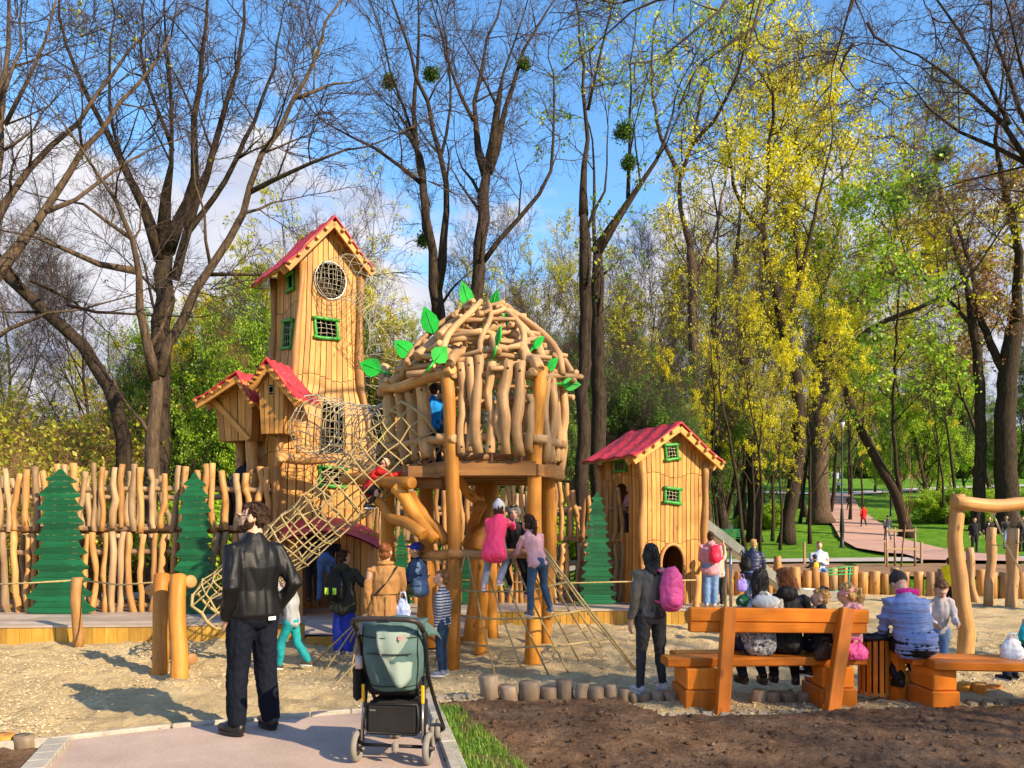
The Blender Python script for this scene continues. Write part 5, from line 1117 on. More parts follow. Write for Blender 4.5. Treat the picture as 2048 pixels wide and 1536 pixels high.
# people on bench one
SEAT = .485
def seat(px, D): return Vector(((px - 1024) / F * D, D, SEAT))
b1 = person('black-haired woman in a black and grey patterned coat on the bench', seat(1517, 7.62), R(8), 1.57, C('leopard_coat', (.55, .55, .55), .8, .9, 38, col2=(.02, .02, .02)), NAVY, SHOEK, HAIRB, 'wavy', ('lap', 'lap'), 'sitback', lean=R(-3), hood=True, fat=1.15, headyaw=R(-35), headtilt=R(10), trouser_r=.9)
m_ = MB(); m_.ball(b1['sp'](0, -.088, .80), (.15, .06, .07), 14, 8, M=b1['R3']); remesh('hood', m_, .012, C('pale_grey_hood', (.42, .46, .52)), b1['o'], 2, .01, (8, 8, 8), 2)
m_ = MB(); m_.ball(b1['sp'](-.105, -.0, .79), (.075, .07, .07), 14, 8, M=b1['R3']); remesh('green_sleeve_panel', m_, .012, C('forest_green', (.01, .12, .04)), b1['o'], 2, .01, (8, 8, 8), 2)
b2 = person('auburn-haired woman in black with a grey collar on the bench', seat(1573, 7.66), R(-12), 1.58, BLK, BLK, SHOEK, HAIRA, 'long', ('lap', 'lap'), 'sitback', lean=R(4), headyaw=R(30), hood=True, headtilt=R(12))
b3 = person('small blond girl in profile with a dark bow on the bench', seat(1643, 7.62), R(28), 1.16, C('black_child_jacket', (.02, .02, .025)), BLK, SHOEK, HAIRY, 'short', ('lap', 'lap'), 'sitback', child=True, headyaw=R(42), trouser_r=1.0)
m_ = MB(); m_.ball(b3['hp'](0, -.02, .075), (.03, .02, .018), 8, 6); m_.ball(b3['hp'](.0, -.045, .07), (.02, .03, .016), 8, 6); m_.build('bow', NAVY, b3['o'])
b4 = person('blond girl with a pink headband and pink jacket at the bench right end', seat(1700, 7.58), R(35), 1.26, C('rose_jacket', (.80, .40, .42)), BLK, SHOEK, HAIRY, 'pony', ('lap', 'lap'), 'sitback', child=True, hat=('band', C('rose_headband', (.75, .32, .36))), headyaw=R(20), headtilt=R(12), hood=True, fat=1.1)
bagmesh('small_handbag', P(1650, 1300, 7.45), .20, .16, .1, C('brown_leather', (.06, .025, .012), .4), 'small dark brown handbag behind the little blond girl on the seat')
bagmesh('pink_bag', P(1712, 1300, 7.42), .24, .15, .12, PINK, 'pink and magenta bag lying at the right end of the bench seat')
b5 = person('woman in a pale blue quilted jacket bent forward on the right bench', Vector(((1833 - 1024) / F * 7.5, 7.5, SEAT)), R(4), 1.62, C('pale_blue_quilted', (.20, .27, .52), .5, .2, 3, .15, spec=.45), BLK, SHOEK, None, 'short', ('lap', 'fwd'), 'sitback', lean=R(24), fat=1.30, quilt=24, topamp=1.1, headtilt=R(40), hat=('beanie', C('dark_fur', (.06, .05, .05), .9, .5, 30)), hem=.50)
m_ = MB(); m_.ball(b5['sp'](.01, -.03, .845), (.12, .07, .05), 14, 8, M=b5['R3']); remesh('scarf', m_, .012, C('magenta_scarf', (.65, .02, .25)), b5['o'], 2, .012, (14, 14, 14), 2)
person('girl with curly light hair in a pale grey sweatshirt facing the woman in blue', Vector(((1876 - 1024) / F * 8.5, 8.5, 0)), R(168), 1.16, C('pale_lilac_sweat', (.60, .54, .56)), JEANL, SHOEW, HAIRL, 'bun', ('fwd', 'fwd'), 'stand', child=True, lean=R(10), headtilt=R(35), topname='sweatshirt')
person('child in turquoise with dark hair at the right edge of the right bench', Vector(((2068 - 1024) / F * 7.7, 7.7, SEAT - .06)), R(20), 1.15, C('turquoise_top', (.02, .50, .58)), JEAND, SHOEK, HAIRB, 'long', ('lap', 'lap'), 'sit', child=True)
bagmesh('plastic_bag', P(2025, 1300, 7.45), .24, .22, .16, plain('white_thin_plastic', (.85, .84, .82), .3, .15, 6), 'white thin plastic bag standing on the right bench')
bagmesh('yellow_bag', G(1826, 1404) + Vector((0, .1, .17)), .20, .26, .16, plain('yellow_thin_plastic', (.62, .46, .05), .4, .25, 6, col2=(.2, .12, .03)), 'crumpled yellow bag on the sand between the bin and the right bench')
# by the palisade
person('man in a pale blue shirt sitting on the soil bank behind the scooter', Vector(((1638 - 1024) / F * 20.6, 20.6, .42)), R(170), 1.7, C('pale_blue_shirt', (.52, .60, .72)), JEANL, SHOEW, HAIRL, 'short', ('cross', 'cross'), 'sit', topname='shirt')
person('toddler in a yellow vest and blue cap by the green scooter', G(1630, 1185, .0), R(20), .98, C('dark_toddler_sleeves', (.02, .02, .03)), BLK, SHOEK, HAIRD, 'short', ('out', 'out'), 'stand', child=True, vest=C('amber_vest', (.80, .45, .01), .6), hat=('cap', C('dark_blue_cap', (.03, .03, .12))))
person('long-haired child in a bright yellow vest standing before the palisade', G(1898, 1209, .0), R(-15), 1.02, C('lemon_vest', (.85, .75, .0), .6), BLK, SHOEW, HAIRD, 'bun', ('lap', 'lap'), 'stand', child=True, sleeves=0, fat=1.15, hem=.44)
# far away
def far(label, px, py, hpx, mats, **k):
    # put the figure where the line of sight to its feet meets the terrain
    D = 22.0
    while D < 140 and HC + (HORY - py) / F * D > tz((px - 1024) / F * D, D) + .10: D += .25
    H = hpx / F * D; x = (px - 1024) / F * D; return person(label, Vector((x, D, tz(x, D) + .10)), k.pop('yaw', 0), H, mats[0], mats[1], k.pop('shoe', SHOEK), k.pop('hair', HAIRD), k.pop('hst', 'short'), k.pop('arms', ('down', 'down')), k.pop('legs', 'stand'), **k)
far('walker in a bright red coat going up the red path', 1727, 1054, 44, (C('scarlet_coat', (.75, .02, .02)), BLK), hem=.38, flare=1.1, legs='walk')
far('walker in black coming down the red path beyond the red coat', 1698, 1022, 34, (BLK, BLK), yaw=R(180), legs='walk')
far('walker in grey nearest on the red path beside the sapling', 1775, 1082, 52, (C('slate_jacket', (.06, .07, .09)), C('grey_walk_trousers', (.14, .15, .18))), legs='walk')
DK = C('dark_coat', (.014, .014, .018))
far('man in dark coat just left of the swing frame post', 1909, 1108, 66, (DK, BLK), yaw=R(100)); far('bald man in black jacket between the swing posts', 1949, 1106, 72, (DK, BLK), yaw=R(170)); far('man in dark jacket behind the left bollard log', 1978, 1104, 72, (DK, BLK), yaw=R(170)); far('person in black and pale jeans between the two bollard logs', 2012, 1098, 68, (BLK, JEANL), yaw=R(190)); far('person in dark clothes at the far right edge', 2044, 1104, 72, (DK, BLK), yaw=R(190))
far('person in white standing at the top of the red path', 1677, 985, 26, (C('white_top', (.6, .6, .6)), BLK)); far('person in white on the rise by the far shrubs', 1899, 988, 28, (C('white_top', (.6, .6, .6)), BLK)); far('person in dark clothes on the rise behind the trees', 1856, 974, 24, (DK, BLK))
far('person in white jacket sitting on the green bench behind the slide', 1460, 1082, 40, (C('white_top', (.6, .6, .6)), BLK), yaw=R(160))
bpy.data.scenes.remove(TS)
# ================================================================ trees
def barkmat(name, ca, cb):
    m, t, b = newmat(name); g = nd(t, 'ShaderNodeTexCoord'); mpn = nd(t, 'ShaderNodeMapping'); mpn.inputs['Scale'].default_value = (7, 7, 1.6)
    t.links.new(g.outputs['Object'], mpn.inputs[0]); n1 = nd(t, 'ShaderNodeTexNoise', Scale=1.6, Detail=6.0, Roughness=.7); t.links.new(mpn.outputs[0], n1.inputs['Vector'])
    t.links.new(ramp(t, n1.outputs['Fac'], [(.35, cb), (.65, ca)]), b.inputs['Base Color']); b.inputs['Roughness'].default_value = .9; b.inputs['Specular IOR Level'].default_value = .1
    bp = nd(t, 'ShaderNodeBump', Strength=.9, Distance=.06); t.links.new(n1.outputs['Fac'], bp.inputs['Height']); t.links.new(bp.outputs[0], b.inputs['Normal']); return m
BARK = barkmat('grey_brown_bark', (.15, .105, .07), (.045, .03, .022)); BARKD = barkmat('dark_bark', (.07, .05, .035), (.02, .014, .01))
BARKL = barkmat('olive_bark', (.27, .19, .09), (.10, .07, .035)); TWIG = plain('twig_bark', (.075, .05, .045), .9, .4, 3); TWIGB = plain('brown_twig_bark', (.26, .14, .06), .9, .4, 3)
LY = leafmat('yellow_green_leaves', (.34, .36, .01), (.66, .60, .012), (.88, .78, .02)); LG = leafmat('fresh_green_leaves', (.13, .28, .012), (.28, .48, .02), (.50, .62, .04))
LD = leafmat('dark_green_leaves', (.03, .09, .01), (.08, .19, .015), (.20, .34, .03)); LO = leafmat('olive_leaves', (.22, .24, .02), (.42, .42, .03), (.62, .58, .05))
LB = leafmat('brown_dry_leaves', (.16, .07, .02), (.32, .15, .05), (.45, .26, .10)); MIST = leafmat('mistletoe_leaves', (.03, .09, .01), (.07, .16, .02), (.14, .24, .03))
def prism_seg(P0, P1, r0, r1, n=3):
    d = nrm(P1 - P0); ref = np.tile([0.31, 0.57, 0.76], (len(d), 1)); u = nrm(np.cross(d, ref)); w_ = np.cross(d, u)
    a = np.arange(n) / n * 2 * math.pi; o = np.cos(a)[None, :, None] * u[:, None] + np.sin(a)[None, :, None] * w_[:, None]
    V = np.concatenate([P0[:, None] + o * np.reshape(r0, (-1, 1, 1)), P1[:, None] + o * np.reshape(r1, (-1, 1, 1))], 1); m_ = len(P0)
    j = np.arange(n); q = np.stack([j, (j + 1) % n, n + (j + 1) % n, n + j], 1); Q = (np.arange(m_)[:, None, None] * 2 * n + q[None]).reshape(-1, 4)
    return V.reshape(-1, 3), Q
def mk_spray(seed, droop=0.0, nside=11, spread=.75, rough=.12, up_=.15, nsub=4):
    rs = np.random.RandomState(seed); S0 = []; S1 = []; R0 = []; R1 = []; tips = []
    def line(p, d, ln, r, k, lev):
        d = d / np.linalg.norm(d); step = ln / k; out = [(p, d, r)]
        for i in range(k):
            d2 = d + rs.randn(3) * rough * (1.6 if lev else 1) + np.array([0, 0, up_ * (1 if lev else .3) - droop]); d2 /= np.linalg.norm(d2); p2 = p + d2 * step; r2 = r * (1 - .8 / k)
            S0.append(p); S1.append(p2); R0.append(r); R1.append(r2); p, d, r = p2, d2, r2; out.append((p, d, r))
        return out
    def side(d, sp_):
        v = rs.randn(3); v -= d * v.dot(d); v /= np.linalg.norm(v) + 1e-9; return d * (1 - sp_ * .4) + v * sp_
    ax = line(np.zeros(3), np.array([0, 0, 1.]), 1, .0095, 7, 0)
    for i in range(nside):
        f = .12 + .85 * i / nside; q = ax[min(int(f * 7), 6)]; p = q[0] + (ax[min(int(f * 7) + 1, 7)][0] - q[0]) * (f * 7 % 1)
        l1 = line(p, side(q[1], spread), .55 * (1 - f * .65) * rs.uniform(.6, 1.2), .0055, 3, 1)
        for j in range(nsub):
            q2 = l1[rs.randint(1, 4)]; l2 = line(q2[0], side(q2[1], spread), .22 * rs.uniform(.5, 1.2), .0032, 2, 2); tips.append(l2[-1][0]); tips.append(l2[-2][0])
        tips.append(l1[-1][0])
    tips.append(ax[-1][0]); V, Q = prism_seg(np.array(S0), np.array(S1), np.array(R0), np.array(R1)); return V, Q, np.array(tips)
SPR = {'up': [mk_spray(i) for i in range(6)], 'tangle': [mk_spray(20 + i, 0, 12, 1.0, .32, .0) for i in range(5)], 'droop': [mk_spray(40 + i, .10, 9, .8, .14, .0, 3) for i in range(4)], 'light': [mk_spray(60 + i, 0, 7, .8, .2, .1, 2) for i in range(4)]}
def rotmats(d, rs):
    d = nrm(d); ref = rs.randn(*d.shape); u = nrm(np.cross(d, ref)); w_ = np.cross(d, u); return np.stack([u, w_, d], -1)
class Tree:
    lsc = 1.0; kk = None
    def __init__(s, seed): s.rs = np.random.RandomState(seed); s.mb = MB(); s.sp = []; s.lim = []
    def limb(s, pts, rad, n=7):
        s.mb.tube(pts, rad, n, cap=True, tone=.5)
    def grow(s, p, d, ln, r, lev, maxlev, up_=.1, wig=.18, kids=4, spread=.75, spl=1.6, shrink=.6, start=.25):
        rs = s.rs; k = 5 if lev < maxlev else 4; pts = [p]; rads = [r]; ds = [d]; step = ln / k
        for i in range(k):
            d = d + rs.randn(3) * wig + np.array([0, 0, up_]); d = d / np.linalg.norm(d); p = p + d * step; pts.append(p); ds.append(d); rads.append(max(r * (1 - .72 * (i + 1) / k), .008))
        s.limb(pts, rads, 7 if r > .09 else (5 if r > .03 else 4)); s.spawn(pts, rads, ds, ln, lev, maxlev, up_, wig, kids, spread, spl, shrink, start)
    def spawn(s, pts, rads, ds, ln, lev, maxlev, up_, wig, kids, spread, spl, shrink=.6, start=.25):
        rs = s.rs; k = len(pts) - 1; nk = kids; kids = s.kk or kids
        if lev: nk = kids
        if lev >= maxlev:
            for f in np.linspace(start, 1, max(2, kids)):
                i = min(int(f * k), k - 1); t = f * k - i; p = pts[i] + (pts[i + 1] - pts[i]) * t; s.spray(p, ds[i], spread, spl)
            s.sp.append((pts[-1], ds[-1], spl * rs.uniform(.8, 1.2))); return
        for j in range(nk):
            f = start + (1 - start) * (j + rs.uniform(.1, .9)) / nk; i = min(int(f * k), k - 1); t = f * k - i
            p = pts[i] + (pts[i + 1] - pts[i]) * t; v = rs.randn(3); dd = ds[i]; v -= dd * v.dot(dd); v /= np.linalg.norm(v) + 1e-9
            s.grow(p, nrm(dd * (1 - spread * .5) + v * spread), ln * shrink * rs.uniform(.7, 1.15) * (1 - .25 * f), max(rads[i] * .55, .012), lev + 1, maxlev, up_, wig, kids, spread, spl, shrink, start)
        if lev: s.grow(pts[-1], ds[-1], ln * shrink * .8, rads[-1], lev + 1, maxlev, up_, wig, kids, spread, spl, shrink, start)
    def spray(s, p, d, spread, spl):
        v = s.rs.randn(3); v -= d * v.dot(d); v /= np.linalg.norm(v) + 1e-9; s.sp.append((p, nrm(d * (1 - spread * .4) + v * spread), spl * s.rs.uniform(.6, 1.2)))
    def finish(s, name, label, kind='up', bark=None, twig=None, leaf=None, dens=.4, lsize=.09, nper=3, clump=.0, group=None, thick=1.0, leafz=None, base=None, cat='tree', extra=None, lcol=.5, cscale=.5):
        rs = s.rs; bark = bark or BARK; twig = twig or TWIG
        if base is None: base = np.vstack(s.mb.V)[0:7].mean(0); base = (base[0], base[1], tz(base[0], base[1]))
        o = empty(name, base, label, cat, group); s.mb.build('trunk', bark, o)
        pr = SPR[kind]; m_ = MB(); tips = []
        ids = rs.randint(len(pr), size=len(s.sp)); p = np.array([q[0] for q in s.sp]); d = np.array([q[1] for q in s.sp]); sc_ = np.array([q[2] for q in s.sp]); Rm = rotmats(d, rs)
        for k, (V, Q, T) in enumerate(pr):
            ii = np.where(ids == k)[0]
            if not len(ii): continue
            W = np.einsum('nij,vj->nvi', Rm[ii], V) * sc_[ii, None, None] + p[ii, None]; QQ = (np.arange(len(ii))[:, None, None] * len(V) + Q[None]).reshape(-1, 4); m_.raw(W.reshape(-1, 3), QQ)
            tips.append((np.einsum('nij,vj->nvi', Rm[ii], T) * sc_[ii, None, None] + p[ii, None]).reshape(-1, 3))
        tips = np.vstack(tips); tw = m_.build('crown' if leaf is None else 'branches', twig, o)
        if leaf is not None:
            cl = fbm(tips[:, 0] * 1.0 + tips[:, 2] * .31, tips[:, 1] * .7 + tips[:, 2] * .93, cscale, 2, 77) ; keep = rs.rand(len(tips)) < np.clip(dens + clump * cl * 4, 0, 1)
            if leafz: keep &= (tips[:, 2] > leafz[0]) & (tips[:, 2] < leafz[1])
            t = tips[keep]; cl = cl[keep]
            if len(t): s.leaves(t, cl, nper + 1, lsize * .78 * s.lsc, leaf, o, lcol)
        if extra: extra(o)
        return o
    def leaves(s, t, cl, nper, lsize, mat, o, lcol=.5, name='crown'):
        rs = s.rs; n = len(t) * nper; c = np.repeat(t, nper, 0) + rs.randn(n, 3) * lsize * 1.3; a = nrm(rs.randn(n, 3)); b = nrm(np.cross(a, rs.randn(n, 3))); sz_ = lsize * rs.uniform(.5, 1.3, (n, 1))
        a *= sz_; b *= sz_ * .62; V = np.stack([c - a, c + b, c + a, c - b], 1).reshape(-1, 3); Q = np.arange(n * 4).reshape(-1, 4)
        tone = np.clip(lcol + .28 * rs.randn(n) + np.repeat(cl, nper) * .8, 0, 1); m_ = MB(); m_.raw(V, Q, None, None, None, tone); return m_.build(name, mat, o, smooth=False)
def A3(px, py, D): q = P(px, py, D); return np.array(tuple(q))
def traced(seed, D, limbs, dz=1.5, **kw):
    """limbs: list of (width_px at start, width at end, [(px,py)...]); depth drifts smoothly along each limb so that the crown is round"""
    x0, y0 = limbs[0][2][0]
    if y0 < 1100 and D < 60: D = Dg(x0, y0)
    q_ = max(1.0, D / 27); kw['lsc'] = q_
    T = Tree(seed); rs = T.rs; kids = kw.pop('kids', 4); spl = kw.pop('spl', 1.6); lev = kw.pop('lev', 1); spread = kw.pop('spread', .7); up_ = kw.pop('up_', .12); every = kw.pop('every', 1.3); wig = kw.pop('wig', .16); blen = kw.pop('blen', 2.6); startfrac = kw.pop('startfrac', .3)
    blen *= q_; spl *= q_; every *= q_; dz *= q_ ** 1.2; kw.pop('lsc'); T.lsc = q_; tend = None
    for li, (w0, w1, pts) in enumerate(limbs):
        k = len(pts); dr = 0 if li == 0 else rs.uniform(-dz, dz); W = []
        for i, (x, y) in enumerate(pts): W.append(A3(x, y, D + dr * (i / max(1, k - 1)) ** 1.2))
        # resample smoothly
        W = np.array(W); s_ = np.concatenate([[0], np.cumsum(np.linalg.norm(np.diff(W, axis=0), axis=1))]); n = max(4, int(s_[-1] / .7)); q = np.linspace(0, s_[-1], n)
        C = np.stack([np.interp(q, s_, W[:, j]) for j in range(3)], 1)
        for _ in range(2): C[1:-1] = (C[:-2] + 2 * C[1:-1] + C[2:]) / 4
        C[1:-1] += rs.randn(n - 2, 3) * .04
        rad = np.linspace(w0, w1, n) * (.88 if li == 0 else .78) / 2 / F * D; 
        if li == 0:
            rad[0] *= 1.45; rad[1] *= 1.1; rad[-1] *= .7; tend = (pts[-1], rad[-2])
        elif abs(pts[0][0] - tend[0][0]) < 30 and abs(pts[0][1] - tend[0][1]) < 45: rad[0] = max(rad[0], tend[1] * .95); rad[1] = max(rad[1], tend[1] * .72); rad[2] = max(rad[2], tend[1] * .55)
        T.limb(C, rad, 9 if w0 > 18 else 6)
        ds = nrm(np.gradient(C, axis=0)); L_ = s_[-1]; st_ = startfrac if li else .75
        nb = int(L_ * (1 - st_) / every)
        for j in range(nb):
            f = st_ + (1 - st_) * (j + rs.rand()) / nb; i = min(int(f * (n - 1)), n - 2); p = C[i]; dd = ds[i]; v = rs.randn(3); v -= dd * v.dot(dd); v /= np.linalg.norm(v); d = nrm(dd * .6 + v * spread)
            T.grow(p, d, blen * rs.uniform(.6, 1.2) * (1 - .3 * f), min(max(rad[i] * .5, .015), .06), 2 - lev, 1, up_, wig, kids, spread, spl)
        if li: T.grow(C[-1], ds[-1], blen, rad[-1], 0, 1, up_, wig, kids, spread, spl)
    return T, kw
def mistletoe(px, py, D, rpx):
    def f(o):
        rs = np.random.RandomState(int(px)); c = A3(px, py, D); r = rpx / F * D; d = nrm(rs.randn(260, 3)); t = c + d * r * rs.uniform(.3, 1, (260, 1)); T = Tree(int(px)); 
        T.leaves(t, np.zeros(260), 5, .035 * D / 24, MIST, o, name='mistletoe', lcol=.7); V, Q = prism_seg(np.repeat(c[None], 260, 0), t, .01, .006)
        m_ = MB(); m_.raw(V, Q); m_.build('mistletoe_stem', TWIG, o)
    return f
def many(*fs):
    def f(o):
        for q in fs: q(o)
    return f
# T1: the great bare tree at left
T, k = traced(101, 20, [(36, 30, [(296, 1215), (299, 1000), (304, 850), (316, 740)]),
 (24, 7, [(312, 760), (300, 680), (283, 615), (273, 547), (264, 478), (250, 410), (219, 355), (190, 340)]),
 (26, 5, [(318, 750), (328, 700), (365, 638), (410, 565), (451, 492), (488, 424), (501, 378), (524, 310), (556, 241), (597, 196), (633, 123), (638, 68), (690, -10)]),
 (20, 6, [(273, 542), (219, 547), (155, 529), (114, 483), (60, 470)]), (11, 5, [(420, 549), (474, 535), (500, 538), (560, 560)]),
 (12, 4, [(597, 196), (650, 170), (700, 165)]), (14, 5, [(498, 385), (560, 350), (610, 330), (690, 300)]),
 (12, 4, [(264, 478), (210, 440), (180, 400), (120, 400)])], dz=2.0, kids=3, every=1.0, spl=1.7)
T.finish('bare_tree', 'big bare tree with a wide Y fork behind the left palisade', thick=1, group=None, kind='up', bark=BARK)
T, k = traced(102, 24, [(44, 40, [(322, 1190), (322, 900), (319, 700), (322, 592), (333, 501)]),
 (26, 6, [(333, 501), (365, 433), (383, 396), (387, 319), (387, 237), (401, 137), (415, -10)]), (24, 6, [(350, 560), (372, 470), (396, 387), (437, 273), (456, 182), (492, 91), (488, -10)]),
 (22, 6, [(325, 520), (310, 478), (292, 410), (255, 365), (214, 273), (173, 182), (118, 30)]), (16, 5, [(330, 510), (328, 400), (345, 300), (350, 190), (330, 60)]),
 (16, 5, [(372, 470), (430, 400), (480, 300), (540, 170), (560, 60)]), (12, 5, [(292, 410), (230, 300), (210, 160), (230, 30)]), (12, 5, [(345, 300), (300, 200), (280, 100), (290, -10)])], dz=3, kids=3, every=1.15, spl=1.8)
T.finish('bare_tree', 'thick many-stemmed bare tree standing just behind the forked one at left', kind='up', bark=BARKD, leaf=LO, dens=.02, clump=.04, lsize=.09, nper=2)
# T2: tree at the left edge
T, k = traced(103, 19, [(50, 44, [(-70, 1215), (-70, 800), (-50, 600)]), (26, 5, [(-50, 600), (0, 529), (46, 497), (91, 424), (128, 365), (150, 319), (191, 264), (255, 205), (342, 70)]),
 (22, 5, [(-50, 560), (0, 401), (91, 301), (160, 237), (228, 146), (300, 60)]), (26, 8, [(-30, 600), (0, 319), (9, 182), (18, -10)]), (12, 4, [(10, 250), (70, 170), (105, 60), (115, -10)]),
 (14, 5, [(91, 424), (160, 400), (220, 340), (300, 300)]), (10, 4, [(9, 182), (50, 120), (45, 0)]), (14, 5, [(-40, 700), (20, 640), (90, 600), (160, 620)])], dz=2.2, kids=3, every=1.1, spl=1.6)
T.finish('bare_tree', 'bare tree leaning in over the left edge with long diagonal branches', kind='up', bark=BARK)
T, k = traced(104, 23, [(40, 22, [(262, 1190), (258, 1000), (249, 853), (228, 800), (204, 728), (135, 668), (75, 611), (6, 539), (-60, 480)]), (10, 5, [(135, 610), (180, 630), (230, 636), (290, 630)]), (9, 4, [(60, 560), (130, 580), (190, 640)])], dz=1, kids=3, every=1.0, spl=1.2, up_=.0, wig=.25)
T.finish('dead_tree', 'dead leaning trunk slanting up to the left edge', kind='tangle', bark=BARKD, twig=TWIGB)
# T3, T4: the tall pair in the middle
T, k = traced(105, 24, [(44, 30, [(892, 1185), (885, 900), (878, 640), (872, 560)]), (27, 20, [(878, 640), (862, 520), (852, 440), (846, 370)]), (18, 4, [(846, 370), (832, 320), (826, 250), (828, 180), (842, 60), (836, -10)]),
 (12, 4, [(846, 370), (800, 320), (735, 287), (680, 258), (652, 246)]), (20, 5, [(872, 580), (893, 470), (905, 400), (880, 320), (862, 240), (842, 160), (800, 40), (780, -10)]), (9, 3, [(830, 280), (790, 190), (770, 90), (740, 0)]), (9, 3, [(880, 320), (905, 220), (900, 120), (880, 20)])], dz=2, kids=3, every=1.3, spl=1.6, spread=.6)
T.finish('bare_tree', 'tall dark bare tree with twin stems rising left above the log nest', kind='up', bark=BARKD, extra=many(mistletoe(778, 162, 24, 14), mistletoe(862, 148, 25, 16), mistletoe(848, 480, 25, 15)))
T, k = traced(106, 23, [(42, 26, [(938, 1190), (942, 900), (950, 620), (958, 500), (966, 420), (975, 340)]), (17, 4, [(972, 350), (952, 280), (946, 220), (956, 150), (978, 70), (1005, -10)]), (17, 4, [(975, 345), (1008, 275), (1020, 170), (1060, 80), (1115, -10)]), (11, 3, [(975, 345), (990, 250), (1000, 150), (1050, 20)]),
 (11, 3, [(946, 240), (915, 190), (885, 80), (860, -10)]), (15, 5, [(962, 530), (1010, 470), (1050, 408), (1100, 377), (1120, 350), (1108, 300), (1108, 215)]), (10, 3, [(966, 400), (930, 350), (915, 310)])], dz=2, kids=3, every=1.3, spl=1.6, spread=.6)
T.finish('bare_tree', 'tall dark bare tree with a bent right arm above the log nest', kind='up', bark=BARKD, extra=many(mistletoe(1048, 128, 24, 12)))
# T5: slim pair right of the nest
T, k = traced(107, 24, [(34, 26, [(1165, 1185), (1168, 800), (1170, 600), (1167, 430)]), (16, 4, [(1167, 430), (1175, 330), (1175, 200), (1163, 100), (1150, -10)]), (9, 3, [(1176, 220), (1195, 130), (1230, -10)]), (10, 4, [(1168, 480), (1195, 420), (1210, 380), (1214, 330)])], dz=1.5, kids=3, every=1.6, spl=1.3, spread=.55)
T.finish('bare_tree', 'slim straight bare tree just right of the log nest', kind='light', bark=BARKD, leaf=LO, dens=.06, lsize=.08, nper=2)
T, k = traced(108, 25, [(38, 30, [(1196, 1185), (1195, 800), (1192, 640), (1196, 510)]), (20, 5, [(1192, 505), (1242, 433), (1256, 396), (1288, 350), (1330, 325), (1345, 230)]), (12, 4, [(1256, 396), (1250, 330), (1262, 240), (1260, 130)]), (14, 5, [(1196, 560), (1182, 460), (1195, 400), (1185, 280)])], dz=1.5, kids=4, every=1.2, spl=1.5)
T.finish('forked_tree', 'dark forked tree with mistletoe balls between the nest and the slide tower', kind='light', bark=BARKD, leaf=LG, dens=.25, lsize=.08, nper=2, extra=many(mistletoe(1248, 262, 25, 22), mistletoe(1258, 325, 25, 16)))
# right-hand yellow leaved trees
T, k = traced(109, 27, [(30, 20, [(1420, 1090), (1395, 900), (1388, 700), (1385, 560), (1380, 490)]), (14, 4, [(1382, 490), (1362, 440), (1358, 350), (1385, 290), (1400, 200), (1430, 90)]), (12, 4, [(1360, 350), (1320, 270), (1300, 150), (1310, 40)]), (11, 4, [(1385, 290), (1440, 230), (1480, 140), (1500, 40)]), (10, 4, [(1388, 560), (1430, 470), (1450, 360), (1470, 250)])], dz=3, kids=4, every=.8, spl=1.6)
T.finish('budding_tree', 'tall tree in thin yellow-green leaf reaching the top, right of centre', kind='light', bark=BARK, leaf=LY, dens=.16, clump=.45, lsize=.065, nper=3, lcol=.5)
T, k = traced(110, 26, [(32, 22, [(1572, 1088), (1582, 1000), (1600, 880), (1596, 760), (1568, 680), (1555, 590)]), (18, 5, [(1555, 600), (1530, 520), (1524, 450), (1540, 380), (1536, 300), (1550, 200), (1530, 120)]), (16, 4, [(1568, 660), (1600, 560), (1620, 470), (1640, 380), (1660, 300)]), (12, 4, [(1524, 460), (1480, 420), (1460, 340), (1450, 240)]), (12, 4, [(1600, 560), (1590, 470), (1600, 360), (1590, 220)])], dz=3, kids=4, every=.75, spl=1.7)
T.finish('budding_tree', 'dark bent-footed tree bright with yellow leaf clusters in front of the old oak', kind='light', bark=BARKD, leaf=LY, dens=.18, clump=.6, lsize=.07, nper=4, lcol=.6)
T, k = traced(111, 34, [(48, 34, [(1640, 1047), (1636, 900), (1640, 780), (1655, 690)]), (24, 8, [(1655, 700), (1700, 620), (1760, 540), (1790, 470), (1800, 380)]), (18, 6, [(1650, 690), (1640, 600), (1670, 500), (1690, 400), (1680, 300)]), (20, 6, [(1660, 760), (1700, 690), (1770, 640), (1860, 610), (1930, 560)]), (14, 5, [(1760, 540), (1820, 560), (1870, 520)])], dz=4, kids=4, every=.75, spl=1.9)
T.finish('old_oak', 'thickest old trunk on the lawn, standing beside the red path', kind='light', bark=BARK, leaf=LY, dens=.22, clump=.5, lsize=.09, nper=4, lcol=.6)
T, k = traced(112, 30, [(26, 16, [(1812, 1075), (1800, 1000), (1760, 930), (1735, 890), (1712, 840), (1690, 780)]), (11, 4, [(1800, 1000), (1785, 860), (1790, 700), (1800, 560)]), (10, 4, [(1700, 800), (1660, 720), (1650, 640)])], dz=2, kids=3, every=.9, spl=1.5)
T.finish('leaning_tree', 'dark tree bowing left over the red path', kind='tangle', bark=BARKD, leaf=LG, dens=.28, lsize=.09, nper=3)
T, k = traced(113, 25, [(30, 22, [(1508, 1085), (1505, 900), (1490, 760), (1480, 640)]), (14, 5, [(1480, 640), (1470, 540), (1480, 430), (1500, 300)]), (12, 4, [(1490, 700), (1520, 620), (1530, 520)])], dz=3, kids=4, every=.8, spl=1.6)
T.finish('budding_tree', 'upright dark trunk with yellow leaves above the slide', kind='light', bark=BARKD, leaf=LY, dens=.2, clump=.5, lsize=.07, nper=4)
T, k = traced(114, 26, [(26, 18, [(1452, 1090), (1430, 940), (1432, 800), (1428, 640)]), (10, 4, [(1428, 640), (1440, 540), (1430, 400)])], dz=3, kids=4, every=.9, spl=1.5)
